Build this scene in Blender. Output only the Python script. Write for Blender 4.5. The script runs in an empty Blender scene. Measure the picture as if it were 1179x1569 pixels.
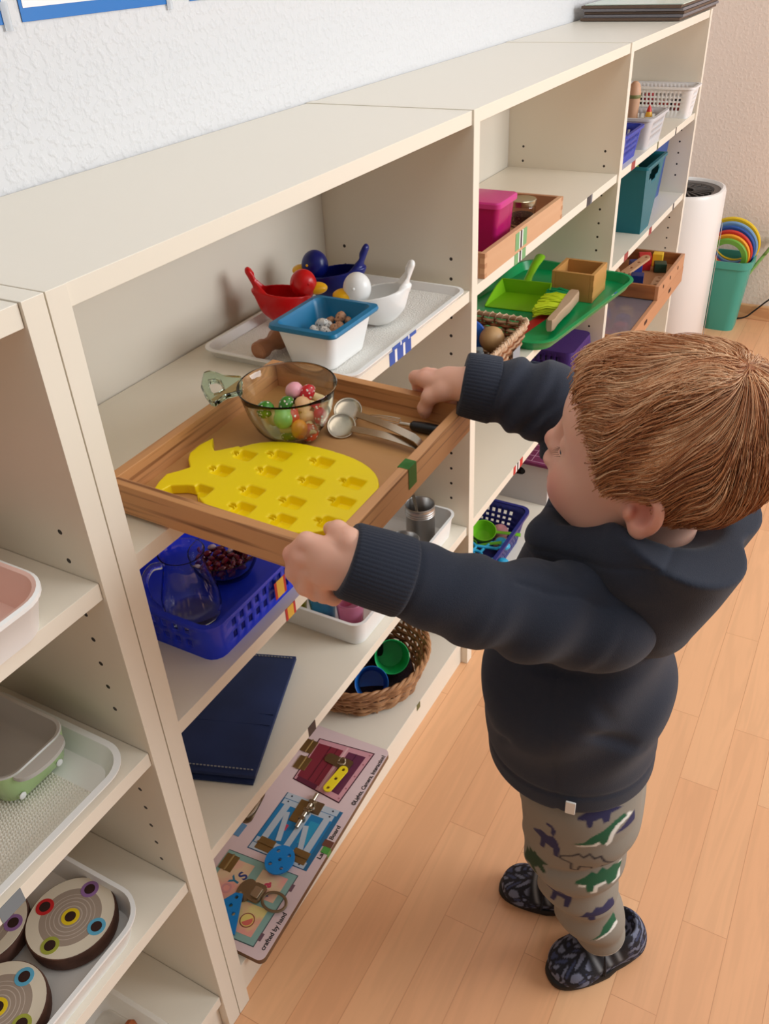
import bpy, bmesh, math, random
import numpy as np
from mathutils import Vector, Matrix
random.seed(7)
RNG = np.random.default_rng(11)
S = bpy.context.scene
C = S.collection
PI = math.pi


# ------------------------------------------------------------------ materials
def lin(c):
    out = []
    for v in c[:3]:
        v = v / 255.0
        out.append(v / 12.92 if v <= 0.04045 else ((v + 0.055) / 1.055) ** 2.4)
    return (out[0], out[1], out[2], 1.0)


MATS = {}


def mat(name, rgb=(200, 200, 200), rough=0.5, metal=0.0, trans=0.0, ior=1.45, bump=None,
        vary=None, sheen=0.0, coat=0.0, sss=0.0, spec=0.5, alpha=1.0):
    """plain principled material; bump=(scale, strength[, detail]); vary=(scale, rgb2, lo, hi)"""
    if name in MATS:
        return MATS[name]
    m = bpy.data.materials.new(name)
    m.use_nodes = True
    nt = m.node_tree
    b = nt.nodes['Principled BSDF']
    b.inputs['Base Color'].default_value = lin(rgb)
    b.inputs['Roughness'].default_value = rough
    b.inputs['Metallic'].default_value = metal
    b.inputs['Transmission Weight'].default_value = trans
    b.inputs['IOR'].default_value = ior
    b.inputs['Sheen Weight'].default_value = sheen
    b.inputs['Coat Weight'].default_value = coat
    b.inputs['Specular IOR Level'].default_value = spec
    b.inputs['Alpha'].default_value = alpha
    if sss:
        b.inputs['Subsurface Weight'].default_value = sss
        b.inputs['Subsurface Radius'].default_value = (0.012, 0.005, 0.003)
        b.inputs['Subsurface Scale'].default_value = 0.6
    tc = nt.nodes.new('ShaderNodeTexCoord')
    if vary:
        n = nt.nodes.new('ShaderNodeTexNoise')
        n.inputs['Scale'].default_value = vary[0]
        n.inputs['Detail'].default_value = 4
        nt.links.new(tc.outputs['Object'], n.inputs['Vector'])
        r = nt.nodes.new('ShaderNodeValToRGB')
        r.color_ramp.elements[0].position = vary[2]
        r.color_ramp.elements[0].color = lin(rgb)
        r.color_ramp.elements[1].position = vary[3]
        r.color_ramp.elements[1].color = lin(vary[1])
        nt.links.new(n.outputs['Fac'], r.inputs['Fac'])
        nt.links.new(r.outputs['Color'], b.inputs['Base Color'])
    if bump:
        n = nt.nodes.new('ShaderNodeTexNoise')
        n.inputs['Scale'].default_value = bump[0]
        n.inputs['Detail'].default_value = bump[2] if len(bump) > 2 else 2
        nt.links.new(tc.outputs['Object'], n.inputs['Vector'])
        bp = nt.nodes.new('ShaderNodeBump')
        bp.inputs['Strength'].default_value = bump[1]
        bp.inputs['Distance'].default_value = 0.002
        nt.links.new(n.outputs['Fac'], bp.inputs['Height'])
        nt.links.new(bp.outputs['Normal'], b.inputs['Normal'])
    MATS[name] = m
    return m


def wood(name, c1, c2, axis=0, scale=30.0, stretch=12.0, rough=0.45, dist=4.0, rot=(0, 0, 0), lo=0.3, hi=0.75):
    """grain bands along the given local axis, from stretched noise"""
    if name in MATS:
        return MATS[name]
    m = bpy.data.materials.new(name)
    m.use_nodes = True
    nt = m.node_tree
    b = nt.nodes['Principled BSDF']
    b.inputs['Roughness'].default_value = rough
    tc = nt.nodes.new('ShaderNodeTexCoord')
    mp = nt.nodes.new('ShaderNodeMapping')
    sc = [scale] * 3
    sc[axis] = scale / stretch
    mp.inputs['Scale'].default_value = sc
    mp.inputs['Rotation'].default_value = rot
    nt.links.new(tc.outputs['Object'], mp.inputs['Vector'])
    n = nt.nodes.new('ShaderNodeTexNoise')
    n.inputs['Scale'].default_value = 1.0
    n.inputs['Detail'].default_value = 3
    n.inputs['Distortion'].default_value = 0.4
    nt.links.new(mp.outputs['Vector'], n.inputs['Vector'])
    # bands: sin of the noise
    mu = nt.nodes.new('ShaderNodeMath')
    mu.operation = 'MULTIPLY'
    mu.inputs[1].default_value = dist * 6.0
    nt.links.new(n.outputs['Fac'], mu.inputs[0])
    si = nt.nodes.new('ShaderNodeMath')
    si.operation = 'SINE'
    nt.links.new(mu.outputs[0], si.inputs[0])
    mr = nt.nodes.new('ShaderNodeMapRange')
    mr.inputs['From Min'].default_value = -1
    nt.links.new(si.outputs[0], mr.inputs['Value'])
    r = nt.nodes.new('ShaderNodeValToRGB')
    r.color_ramp.elements[0].position = lo
    r.color_ramp.elements[0].color = lin(c1)
    r.color_ramp.elements[1].position = hi
    r.color_ramp.elements[1].color = lin(c2)
    nt.links.new(mr.outputs['Result'], r.inputs['Fac'])
    nt.links.new(r.outputs['Color'], b.inputs['Base Color'])
    MATS[name] = m
    return m


def glass(name, rgb=(250, 255, 252), rough=0.0, ior=1.45, density=None):
    """clear glass whose shadow rays pass (thin walls are modelled as real geometry)"""
    if name in MATS:
        return MATS[name]
    m = mat(name, rgb, rough, trans=1.0, ior=ior)
    return m


# ------------------------------------------------------------------ mesh building
def rrect(w, d, r, n=5, c=(0, 0)):
    """rounded rectangle, counter clockwise"""
    r = min(r, w / 2 - 1e-5, d / 2 - 1e-5)
    pts = []
    for cx, cy, a0 in ((w / 2 - r, -d / 2 + r, -PI / 2), (w / 2 - r, d / 2 - r, 0),
                       (-w / 2 + r, d / 2 - r, PI / 2), (-w / 2 + r, -d / 2 + r, PI)):
        for i in range(n + 1):
            a = a0 + PI / 2 * i / n
            pts.append((c[0] + cx + r * math.cos(a), c[1] + cy + r * math.sin(a)))
    return pts


def circ(r, n=32, c=(0, 0), ry=None):
    ry = r if ry is None else ry
    return [(c[0] + r * math.cos(2 * PI * i / n), c[1] + ry * math.sin(2 * PI * i / n)) for i in range(n)]


class MB:
    def __init__(self):
        self.v = []
        self.f = []
        self.mi = []
        self.wn = False

    def add(self, v, f, m=0, M=None):
        o = len(self.v)
        if M is not None:
            v = [tuple(M @ Vector(p)) for p in v]
        self.v += [tuple(p) for p in v]
        self.f += [tuple(i + o for i in q) for q in f]
        self.mi += [m] * len(f)
        return self

    def box(self, lo, hi, m=0, M=None, bevel=0.0, seg=2):
        (x0, y0, z0), (x1, y1, z1) = lo, hi
        v = [(x0, y0, z0), (x1, y0, z0), (x1, y1, z0), (x0, y1, z0), (x0, y0, z1), (x1, y0, z1), (x1, y1, z1), (x0, y1, z1)]
        f = [(0, 3, 2, 1), (4, 5, 6, 7), (0, 1, 5, 4), (1, 2, 6, 5), (2, 3, 7, 6), (3, 0, 4, 7)]
        if bevel > 0:
            self.wn = True
            bm = bmesh.new()
            vs = [bm.verts.new(p) for p in v]
            for q in f:
                bm.faces.new([vs[i] for i in q])
            bmesh.ops.bevel(bm, geom=list(bm.edges) , offset=bevel, segments=seg, profile=0.5, affect='EDGES')
            bm.verts.index_update()
            v = [tuple(q.co) for q in bm.verts]
            f = [tuple(q.index for q in g.verts) for g in bm.faces]
            bm.free()
        return self.add(v, f, m, M)

    def loft(self, rings, m=0, M=None, cap0=True, cap1=True, closed=False):
        """rings: lists of 3d points of equal length"""
        n = len(rings[0])
        v = [p for r in rings for p in r]
        f = []
        k = len(rings)
        for i in range(k if closed else k - 1):
            for j in range(n):
                a, b = i * n + j, i * n + (j + 1) % n
                c, d = ((i + 1) % k) * n + (j + 1) % n, ((i + 1) % k) * n + j
                f.append((a, b, c, d))
        if not closed:
            if cap0:
                f.append(tuple(reversed(range(n))))
            if cap1:
                f.append(tuple((k - 1) * n + j for j in range(n)))
        return self.add(v, f, m, M)

    def prism(self, poly, z0, z1, m=0, M=None):
        return self.loft([[(x, y, z0) for x, y in poly], [(x, y, z1) for x, y in poly]], m, M)

    def lathe(self, prof, n=40, m=0, M=None, closed=False, sy=1.0):
        """prof: (r, z) from bottom to top, outside up then optionally down the inside"""
        rings = [[(max(r, 1e-5) * math.cos(2 * PI * j / n), sy * max(r, 1e-5) * math.sin(2 * PI * j / n), z) for j in range(n)] for r, z in prof]
        return self.loft(rings, m, M, closed=closed)

    def tube(self, path, r, n=8, m=0, M=None, closed=False, flat=1.0):
        """round tube along a path (list of 3d points); r a number or one per point"""
        P = [Vector(p) for p in path]
        k = len(P)
        rr = [r] * k if not hasattr(r, '__len__') else r
        T = []
        for i in range(k):
            a = P[(i - 1) % k] if closed or i > 0 else P[i]
            b = P[(i + 1) % k] if closed or i < k - 1 else P[i]
            t = (b - a)
            T.append(t.normalized() if t.length > 1e-9 else Vector((0, 0, 1)))
        up = Vector((0, 0, 1))
        if abs(T[0].dot(up)) > 0.9:
            up = Vector((1, 0, 0))
        nrm = (up - T[0] * up.dot(T[0])).normalized()
        rings = []
        for i in range(k):
            nrm = (nrm - T[i] * nrm.dot(T[i]))
            nrm = nrm.normalized() if nrm.length > 1e-6 else T[i].orthogonal().normalized()
            bn = T[i].cross(nrm)
            rings.append([tuple(P[i] + (nrm * math.cos(2 * PI * j / n) * flat + bn * math.sin(2 * PI * j / n)) * rr[i]) for j in range(n)])
        return self.loft(rings, m, M, closed=closed)

    def ball(self, c, r, m=0, M=None, n=16, k=10):
        if not hasattr(r, '__len__'):
            r = (r, r, r)
        rings = []
        for i in range(k + 1):
            t = PI * i / k - PI / 2
            rings.append([(c[0] + r[0] * max(math.cos(t), 1e-4) * math.cos(2 * PI * j / n), c[1] + r[1] * max(math.cos(t), 1e-4) * math.sin(2 * PI * j / n), c[2] + r[2] * math.sin(t)) for j in range(n)])
        return self.loft(rings, m, M)

    def build(self, name, mats, parent=None, smooth=True, angle=35, loc=None, rot=None, mods=None):
        me = bpy.data.meshes.new(name)
        me.from_pydata(self.v, [], self.f)
        if not isinstance(mats, (list, tuple)):
            mats = [mats]
        for q in mats:
            me.materials.append(q)
        if len(mats) > 1:
            me.polygons.foreach_set('material_index', self.mi)
        bm = bmesh.new()
        bm.from_mesh(me)
        bmesh.ops.remove_doubles(bm, verts=bm.verts, dist=1e-6)
        bmesh.ops.recalc_face_normals(bm, faces=bm.faces)
        bm.to_mesh(me)
        bm.free()
        if smooth:
            me.polygons.foreach_set('use_smooth', [True] * len(me.polygons))
            try:
                me.set_sharp_from_angle(angle=math.radians(angle))
            except Exception:
                pass
        o = bpy.data.objects.new(name, me)
        C.objects.link(o)
        if self.wn and smooth:
            wn_ = o.modifiers.new('weighted', 'WEIGHTED_NORMAL')
            wn_.keep_sharp = True
            wn_.weight = 100
        if loc is not None:
            o.location = loc
        if rot is not None:
            o.rotation_euler = rot
        if parent is not None:
            o.parent = parent
        return o


def tag(o, label, cat, group=None, kind=None):
    o['label'] = label
    o['category'] = cat
    if group:
        o['group'] = group
    if kind:
        o['kind'] = kind
    return o


def thing(name, loc, label, cat, rz=0.0, group=None, rot=None):
    o = bpy.data.objects.new(name, None)
    o.empty_display_size = 0.03
    C.objects.link(o)
    o.location = loc
    o.rotation_euler = rot if rot is not None else (0, 0, rz)
    tag(o, label, cat, group)
    return o


def struct(name, mb, mats, parent=None, **k):
    o = mb.build(name, mats, parent, **k)
    if parent is None:
        o['kind'] = 'structure'
    return o


def dup(root, loc, label=None, rz=None, rot=None, scale=None):
    """a copy of a thing with copies of its parts and sub-parts"""
    r = root.copy()
    C.objects.link(r)
    r.location = loc
    if rz is not None:
        r.rotation_euler = (0, 0, rz)
    if rot is not None:
        r.rotation_euler = rot
    if scale is not None:
        r.scale = scale
    if label:
        r['label'] = label
    for ch in list(root.children):
        c = ch.copy()
        C.objects.link(c)
        c.parent = r
        for g in list(ch.children):
            d = g.copy()
            C.objects.link(d)
            d.parent = c
    return r


def recolour(o, old, new):
    """give a copied part its own mesh with another material"""
    o.data = o.data.copy()
    for i, m in enumerate(o.data.materials):
        if m == old:
            o.data.materials[i] = new


def ring3(pts, z):
    return [(x, y, z) for x, y in pts]


def tray_rings(w, d, h, r, th=0.003, lip=0.004, slope=0.006, base=0.003, n=6):
    """rings of an open tray: outer bottom -> rim -> inner floor"""
    return [ring3(rrect(w - 2 * slope, d - 2 * slope, max(r - slope, .002), n), 0),
            ring3(rrect(w, d, r, n), h - 0.002),
            ring3(rrect(w + 2 * lip, d + 2 * lip, r + lip, n), h - 0.0015),
            ring3(rrect(w + 2 * lip, d + 2 * lip, r + lip, n), h),
            ring3(rrect(w - 2 * th, d - 2 * th, max(r - th, .002), n), h + 0.0005),
            ring3(rrect(w - 2 * slope - 2 * th, d - 2 * slope - 2 * th, max(r - slope - th, .002), n), base)]


def perf_basket(w, d, h, r, taper, side_n, end_n, rows, bar=0.35, z0=None, z1=None, gap=0.01, lean=0.0):
    """open basket skin (no thickness) with real holes: returns verts, faces. w,d at the rim.
    side_n/end_n holes along x sides / y ends, rows of holes between z0 and z1"""
    z0 = 0.25 * h if z0 is None else z0
    z1 = 0.82 * h if z1 is None else z1
    zs = [0.0, z0]
    hz = (z1 - z0) / rows
    holes_r = []
    for i in range(rows):
        a = z0 + hz * i
        if i > 0:
            zs.append(a + hz * bar * 0.5)
        holes_r.append(len(zs) - 1)
        zs.append(a + hz * (1 - bar * 0.5) if i < rows - 1 else z1)
    zs += [h]
    # perimeter as (side id, fraction) in rounded rect
    def per(W, D, R):
        out, hole = [], []
        def straight(ax, ay, bx, by, n):
            L = math.hypot(bx - ax, by - ay)
            us = [0.0]
            hs = []
            if n > 0:
                g = gap / L
                step = (1 - 2 * g) / n
                for i in range(n):
                    us.append(g + step * (i + bar / 2))
                    hs.append(len(us) - 1)
                    us.append(g + step * (i + 1 - bar / 2))
            for i, u in enumerate(us):
                out.append((ax + (bx - ax) * u, ay + (by - ay) * u))
                hole.append(i in hs)
        def arc(cx, cy, a0):
            for i in range(4):
                a = a0 + PI / 2 * i / 4
                out.append((cx + R * math.cos(a), cy + R * math.sin(a)))
                hole.append(False)
        x, y = W / 2, D / 2
        straight(-x + R, -y, x - R, -y, side_n)
        arc(x - R, -y + R, -PI / 2)
        straight(x, -y + R, x, y - R, end_n)
        arc(x - R, y - R, 0)
        straight(x - R, y, -x + R, y, side_n)
        arc(-x + R, y - R, PI / 2)
        straight(-x, y - R, -x, -y + R, end_n)
        arc(-x + R, -y + R, PI)
        return out, hole
    v, f = [], []
    hole = None
    for z in zs:
        t = 1 - z / h
        P, hole = per(w - 2 * taper * t, d - 2 * taper * t, max(r - taper * t * 0.3, 0.004))
        v += [(x + lean * z * (1 if i >= 0 else 0), y, z) for i, (x, y) in enumerate(P)]
    n = len(hole)
    for i in range(len(zs) - 1):
        for j in range(n):
            if i in holes_r and hole[j]:
                continue
            a, b = i * n + j, i * n + (j + 1) % n
            f.append((a, b, b + n, a + n))
    f.append(tuple(reversed(range(n))))
    return v, f


def solid(o, t, offset=-1.0):
    m = o.modifiers.new('thickness', 'SOLIDIFY')
    m.thickness = t
    m.offset = offset
    return o


def text_mesh(name, s, size, m, parent, loc, rot, bold=0.0, depth=0.0002, align='LEFT', sx=1.0):
    cu = bpy.data.curves.new(name, 'FONT')
    cu.body = s
    cu.size = size
    cu.extrude = depth
    cu.offset = bold
    cu.align_x = align
    t = bpy.data.objects.new(name + '_curve', cu)
    C.objects.link(t)
    dg = bpy.context.evaluated_depsgraph_get()
    me = bpy.data.meshes.new_from_object(t.evaluated_get(dg))
    bpy.data.objects.remove(t)
    bpy.data.curves.remove(cu)
    me.materials.clear()
    me.materials.append(m)
    o = bpy.data.objects.new(name, me)
    me.name = name
    C.objects.link(o)
    o.parent = parent
    o.location = loc
    o.rotation_euler = rot
    o.scale = (sx, 1, 1)
    return o


# ------------------------------------------------------------------ signed distance modelling
class SDF:
    def __init__(self, lo, hi, h):
        self.lo = np.array(lo, dtype=np.float64)
        self.h = h
        self.n = np.ceil((np.array(hi) - self.lo) / h).astype(int) + 1
        self.ax = [(self.lo[i] + h * np.arange(self.n[i])).astype(np.float32) for i in range(3)]
        self.D = np.full(self.n, 0.05, dtype=np.float32)

    def sub(self, lo, hi, pad):
        sl = []
        for i in range(3):
            a = int(np.clip(math.floor((lo[i] - pad - self.lo[i]) / self.h), 0, self.n[i]))
            b = int(np.clip(math.ceil((hi[i] + pad - self.lo[i]) / self.h) + 1, 0, self.n[i]))
            sl.append(slice(a, b))
        X = self.ax[0][sl[0]][:, None, None]
        Y = self.ax[1][sl[1]][None, :, None]
        Z = self.ax[2][sl[2]][None, None, :]
        return tuple(sl), X, Y, Z

    def put(self, sl, d, k, op):
        D = self.D[sl]
        if D.size == 0:
            return
        if op == 'u':
            h = np.maximum(k - np.abs(D - d), 0) / k if k > 0 else 0
            self.D[sl] = np.minimum(D, d) - (h * h * k * 0.25 if k > 0 else 0)
        elif op == 's':
            d = -d
            h = np.maximum(k - np.abs(D - d), 0) / k if k > 0 else 0
            self.D[sl] = np.maximum(D, d) + (h * h * k * 0.25 if k > 0 else 0)

    def cone(self, a, b, r1, r2, k=0.01, op='u', sq=None):
        """tapered capsule; sq=(axis, factor) flattens along a unit axis"""
        a, b = np.array(a, float), np.array(b, float)
        R = max(r1, r2)
        sl, X, Y, Z = self.sub(np.minimum(a, b) - R, np.maximum(a, b) + R, max(k, 0.01) + 2 * self.h)
        ba = b - a
        L2 = float(ba @ ba) + 1e-12
        px, py, pz = X - a[0], Y - a[1], Z - a[2]
        t = np.clip((px * ba[0] + py * ba[1] + pz * ba[2]) / L2, 0, 1)
        qx, qy, qz = px - ba[0] * t, py - ba[1] * t, pz - ba[2] * t
        if sq:
            u, fct = np.array(sq[0], float), sq[1]
            u = u / np.linalg.norm(u)
            dt = (qx * u[0] + qy * u[1] + qz * u[2]) * (1.0 / fct - 1.0)
            qx, qy, qz = qx + dt * u[0], qy + dt * u[1], qz + dt * u[2]
        d = np.sqrt(qx * qx + qy * qy + qz * qz) - (r1 + (r2 - r1) * t)
        self.put(sl, d, k, op)

    def chain(self, pts, rs, k=0.006, op='u'):
        for i in range(len(pts) - 1):
            self.cone(pts[i], pts[i + 1], rs[i], rs[i + 1], k, op)

    def ell(self, c, r, k=0.01, op='u', R=None):
        c, r = np.array(c, float), np.array(r, float)
        m = r.max()
        sl, X, Y, Z = self.sub(c - m, c + m, max(k, 0.01) + 2 * self.h)
        px, py, pz = X - c[0], Y - c[1], Z - c[2]
        if R is not None:
            Ri = np.array(R).T
            px, py, pz = (Ri[0, 0] * px + Ri[0, 1] * py + Ri[0, 2] * pz, Ri[1, 0] * px + Ri[1, 1] * py + Ri[1, 2] * pz,
                          Ri[2, 0] * px + Ri[2, 1] * py + Ri[2, 2] * pz)
        k0 = np.sqrt((px / r[0]) ** 2 + (py / r[1]) ** 2 + (pz / r[2]) ** 2)
        k1 = np.sqrt((px / r[0] ** 2) ** 2 + (py / r[1] ** 2) ** 2 + (pz / r[2] ** 2) ** 2) + 1e-9
        d = k0 * (k0 - 1) / k1
        self.put(sl, d.astype(np.float32), k, op)

    def plane_cut(self, pt, nrm, k=0.004, lo=None, hi=None):
        """remove what lies on the side the normal points to"""
        pt, nrm = np.array(pt, float), np.array(nrm, float)
        nrm = nrm / np.linalg.norm(nrm)
        lo = self.lo if lo is None else lo
        hi = self.lo + self.h * self.n if hi is None else hi
        sl, X, Y, Z = self.sub(lo, hi, 0)
        d = (X - pt[0]) * nrm[0] + (Y - pt[1]) * nrm[1] + (Z - pt[2]) * nrm[2]
        self.put(sl, -d, k, 's')

    def field(self, fn, lo=None, hi=None):
        """D += fn(X,Y,Z) inside a box"""
        lo = self.lo if lo is None else lo
        hi = self.lo + self.h * self.n if hi is None else hi
        sl, X, Y, Z = self.sub(lo, hi, 0)
        self.D[sl] += fn(X, Y, Z)

    def mesh(self):
        D = self.D
        s = D < 0
        n = D.shape
        # cells that cross
        c = [s[i:n[0] - 1 + i, j:n[1] - 1 + j, k:n[2] - 1 + k] for i in (0, 1) for j in (0, 1) for k in (0, 1)]
        allin = np.logical_and.reduce(c)
        anyin = np.logical_or.reduce(c)
        act = anyin & ~allin
        I = np.argwhere(act)
        idx = np.full(act.shape, -1, dtype=np.int64)
        idx[act] = np.arange(len(I))
        corner = np.array([(i, j, k) for i in (0, 1) for j in (0, 1) for k in (0, 1)])
        vals = np.stack([D[I[:, 0] + o[0], I[:, 1] + o[1], I[:, 2] + o[2]] for o in corner], 1).astype(np.float64)
        acc = np.zeros((len(I), 3))
        cnt = np.zeros(len(I))
        for a in range(8):
            for b in range(a + 1, 8):
                if np.abs(corner[a] - corner[b]).sum() != 1:
                    continue
                va, vb = vals[:, a], vals[:, b]
                m = (va < 0) != (vb < 0)
                t = np.where(m, va / np.where(m, va - vb, 1), 0)
                p = corner[a] + (corner[b] - corner[a]) * t[:, None]
                acc[m] += p[m]
                cnt[m] += 1
        V = self.lo + self.h * (I + acc / cnt[:, None])
        F = []
        for ax in range(3):
            u, w = [(1, 2), (2, 0), (0, 1)][ax]
            sl0 = [slice(0, n[i]) for i in range(3)]
            a = s[tuple(slice(0, n[i] - 1) if i == ax else slice(1, n[i] - 1) for i in range(3))]
            b = s[tuple(slice(1, n[i]) if i == ax else slice(1, n[i] - 1) for i in range(3))]
            E = np.argwhere(a != b)
            if not len(E):
                continue
            inside = a[E[:, 0], E[:, 1], E[:, 2]]
            base = E.copy()
            for i in range(3):
                if i != ax:
                    base[:, i] += 1
            def cell(du, dw):
                q = base.copy()
                q[:, u] -= du
                q[:, w] -= dw
                return idx[q[:, 0], q[:, 1], q[:, 2]]
            q = np.stack([cell(1, 1), cell(0, 1), cell(0, 0), cell(1, 0)], 1)
            q[~inside] = q[~inside][:, ::-1]
            F.append(q)
        F = np.concatenate(F)
        F = F[(F >= 0).all(1)]
        return V, F


def np_mesh(name, V, F, mats, parent=None, smooth_iter=0, origin=None, fac=0.5):
    me = bpy.data.meshes.new(name)
    V = np.asarray(V, dtype=np.float64)
    if smooth_iter:
        e = np.concatenate([F[:, [i, (i + 1) % 4]] for i in range(4)])
        for _ in range(smooth_iter):
            acc = np.zeros_like(V)
            cnt = np.zeros(len(V))
            np.add.at(acc, e[:, 0], V[e[:, 1]])
            np.add.at(acc, e[:, 1], V[e[:, 0]])
            np.add.at(cnt, e[:, 0], 1)
            np.add.at(cnt, e[:, 1], 1)
            V = V * (1 - fac) + fac * acc / np.maximum(cnt, 1)[:, None]
    if origin is not None:
        V = V - np.array(origin)
    nf, kf = F.shape
    me.vertices.add(len(V))
    me.vertices.foreach_set('co', V.astype(np.float32).ravel())
    me.loops.add(nf * kf)
    me.loops.foreach_set('vertex_index', F.astype(np.int32).ravel())
    me.polygons.add(nf)
    me.polygons.foreach_set('loop_start', np.arange(0, nf * kf, kf, dtype=np.int32))
    me.polygons.foreach_set('loop_total', np.full(nf, kf, dtype=np.int32))
    me.polygons.foreach_set('use_smooth', np.ones(nf, dtype=bool))
    me.update(calc_edges=True)
    me.validate()
    for q in (mats if isinstance(mats, (list, tuple)) else [mats]):
        me.materials.append(q)
    o = bpy.data.objects.new(name, me)
    C.objects.link(o)
    if parent is not None:
        o.parent = parent
    return o


def Rz(a):
    return Matrix.Rotation(a, 4, 'Z')


def Tr(x, y, z):
    return Matrix.Translation((x, y, z))


def frame(o, zdir, xhint=(1, 0, 0)):
    """matrix with origin o and local z along zdir"""
    z = Vector(zdir).normalized()
    x = Vector(xhint)
    x = (x - z * x.dot(z))
    x = x.normalized() if x.length > 1e-6 else z.orthogonal().normalized()
    y = z.cross(x)
    return Matrix(((x.x, y.x, z.x, o[0]), (x.y, y.y, z.y, o[1]), (x.z, y.z, z.z, o[2]), (0, 0, 0, 1)))
# ------------------------------------------------------------------ render settings, camera, light
vs = S.view_settings
S.display_settings.display_device = 'sRGB'
vs.view_transform = 'Standard'
vs.look = 'None'
vs.gamma = 1.0
vs.use_curve_mapping = False
vs.exposure = 0.12

CAMP = Vector((-0.42413, -0.53385, 1.28421))
yaw, pit, rol = 1.04083, 0.59054, -0.05302
fw = Vector((math.sin(yaw) * math.cos(pit), math.cos(yaw) * math.cos(pit), -math.sin(pit)))
rt0 = Vector((math.cos(yaw), -math.sin(yaw), 0))
up0 = rt0.cross(fw)
rt = rt0 * math.cos(rol) + up0 * math.sin(rol)
up = up0 * math.cos(rol) - rt0 * math.sin(rol)
cam = bpy.data.cameras.new('camera')
co = bpy.data.objects.new('camera', cam)
C.objects.link(co)
co.matrix_world = Matrix(((rt.x, up.x, -fw.x, CAMP.x), (rt.y, up.y, -fw.y, CAMP.y), (rt.z, up.z, -fw.z, CAMP.z), (0, 0, 0, 1)))
cam.sensor_fit = 'VERTICAL'
cam.sensor_height = 32.0
cam.lens = 1318.1 / 1569 * 32.0
cam.clip_start = 0.02
S.camera = co

w = bpy.data.worlds.new('world')
S.world = w
w.use_nodes = True
wn = w.node_tree
tcw = wn.nodes.new('ShaderNodeTexCoord')
sxw = wn.nodes.new('ShaderNodeSeparateXYZ')
wn.links.new(tcw.outputs['Generated'], sxw.inputs[0])
rw = wn.nodes.new('ShaderNodeValToRGB')          # the room around: bright ceiling, dimmer walls, warm floor
for e_, (p_, c_) in zip((rw.color_ramp.elements[0], rw.color_ramp.elements[1], rw.color_ramp.elements.new(.5), rw.color_ramp.elements.new(.62)),
                        ((0.0, (.20, .15, .11, 1)), (1.0, (.84, .82, .78, 1)), (.5, (.25, .225, .20, 1)), (.62, (.40, .37, .345, 1)))):
    e_.position, e_.color = p_, c_
mrw = wn.nodes.new('ShaderNodeMapRange')
mrw.inputs['From Min'].default_value = -1.0
wn.links.new(sxw.outputs['Z'], mrw.inputs['Value'])
wn.links.new(mrw.outputs['Result'], rw.inputs['Fac'])
mx_ = wn.nodes.new('ShaderNodeMapRange')         # the end of the room behind the camera is dim
mx_.inputs['From Min'].default_value = -1.0
mx_.inputs['To Min'].default_value = 0.58
wn.links.new(sxw.outputs['X'], mx_.inputs['Value'])
mm_ = wn.nodes.new('ShaderNodeMixRGB')
mm_.blend_type = 'MULTIPLY'
mm_.inputs['Fac'].default_value = 1.0
wn.links.new(rw.outputs['Color'], mm_.inputs['Color1'])
wn.links.new(mx_.outputs['Result'], mm_.inputs['Color2'])
wn.links.new(mm_.outputs['Color'], wn.nodes['Background'].inputs['Color'])
wn.nodes['Background'].inputs['Strength'].default_value = 0.72


def area(name, loc, target, sx, sy, power, col):
    l = bpy.data.lights.new(name, 'AREA')
    l.shape = 'RECTANGLE'
    l.size, l.size_y = sx, sy
    l.energy = power
    l.color = col
    o = bpy.data.objects.new(name, l)
    C.objects.link(o)
    o.location = loc
    d = Vector(target) - Vector(loc)
    o.rotation_euler = d.to_track_quat('-Z', 'Z').to_euler()
    return o


area('window_light', (1.7, -3.0, 1.7), (1.2, 0.2, 0.6), 2.0, 1.4, 80, (0.93, 0.97, 1.0))
area('overhead_fill', (0.35, -1.0, 2.55), (0.35, -0.6, 0.0), 1.9, 1.0, 9, (1.0, 0.95, 0.87))  # unseen overhead fill, added to lighten the shelves from above

# ------------------------------------------------------------------ the room
WALLY, FARX = 0.2865, 3.0


def wall_material(name, rgb, scale, strength):
    m = mat(name, rgb, 0.85)
    nt = m.node_tree
    b = nt.nodes['Principled BSDF']
    tc = [q for q in nt.nodes if q.type == 'TEX_COORD'][0]
    n1 = nt.nodes.new('ShaderNodeTexNoise')
    n1.inputs['Scale'].default_value = scale
    n1.inputs['Detail'].default_value = 3
    n1.inputs['Roughness'].default_value = 0.45
    nt.links.new(tc.outputs['Object'], n1.inputs['Vector'])
    rp = nt.nodes.new('ShaderNodeValToRGB')
    rp.color_ramp.elements[0].position = 0.47
    rp.color_ramp.elements[1].position = 0.66
    nt.links.new(n1.outputs['Fac'], rp.inputs['Fac'])
    bp = nt.nodes.new('ShaderNodeBump')
    bp.inputs['Strength'].default_value = strength
    bp.inputs['Distance'].default_value = 0.003
    nt.links.new(rp.outputs['Color'], bp.inputs['Height'])
    nt.links.new(bp.outputs['Normal'], b.inputs['Normal'])
    return m


M_wall = wall_material('white_woodchip_wall', (218, 218, 220), 105.0, 0.36)
M_far = wall_material('beige_woodchip_wall', (236, 219, 205), 90.0, 0.22)

struct('wall_back', MB().box((-2.2, WALLY, 0), (FARX + 0.1, WALLY + 0.1, 2.6)), M_wall, smooth=False)
struct('wall_far', MB().box((FARX, -3.2, 0), (FARX + 0.1, WALLY, 2.6)), M_far, smooth=False)

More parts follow.
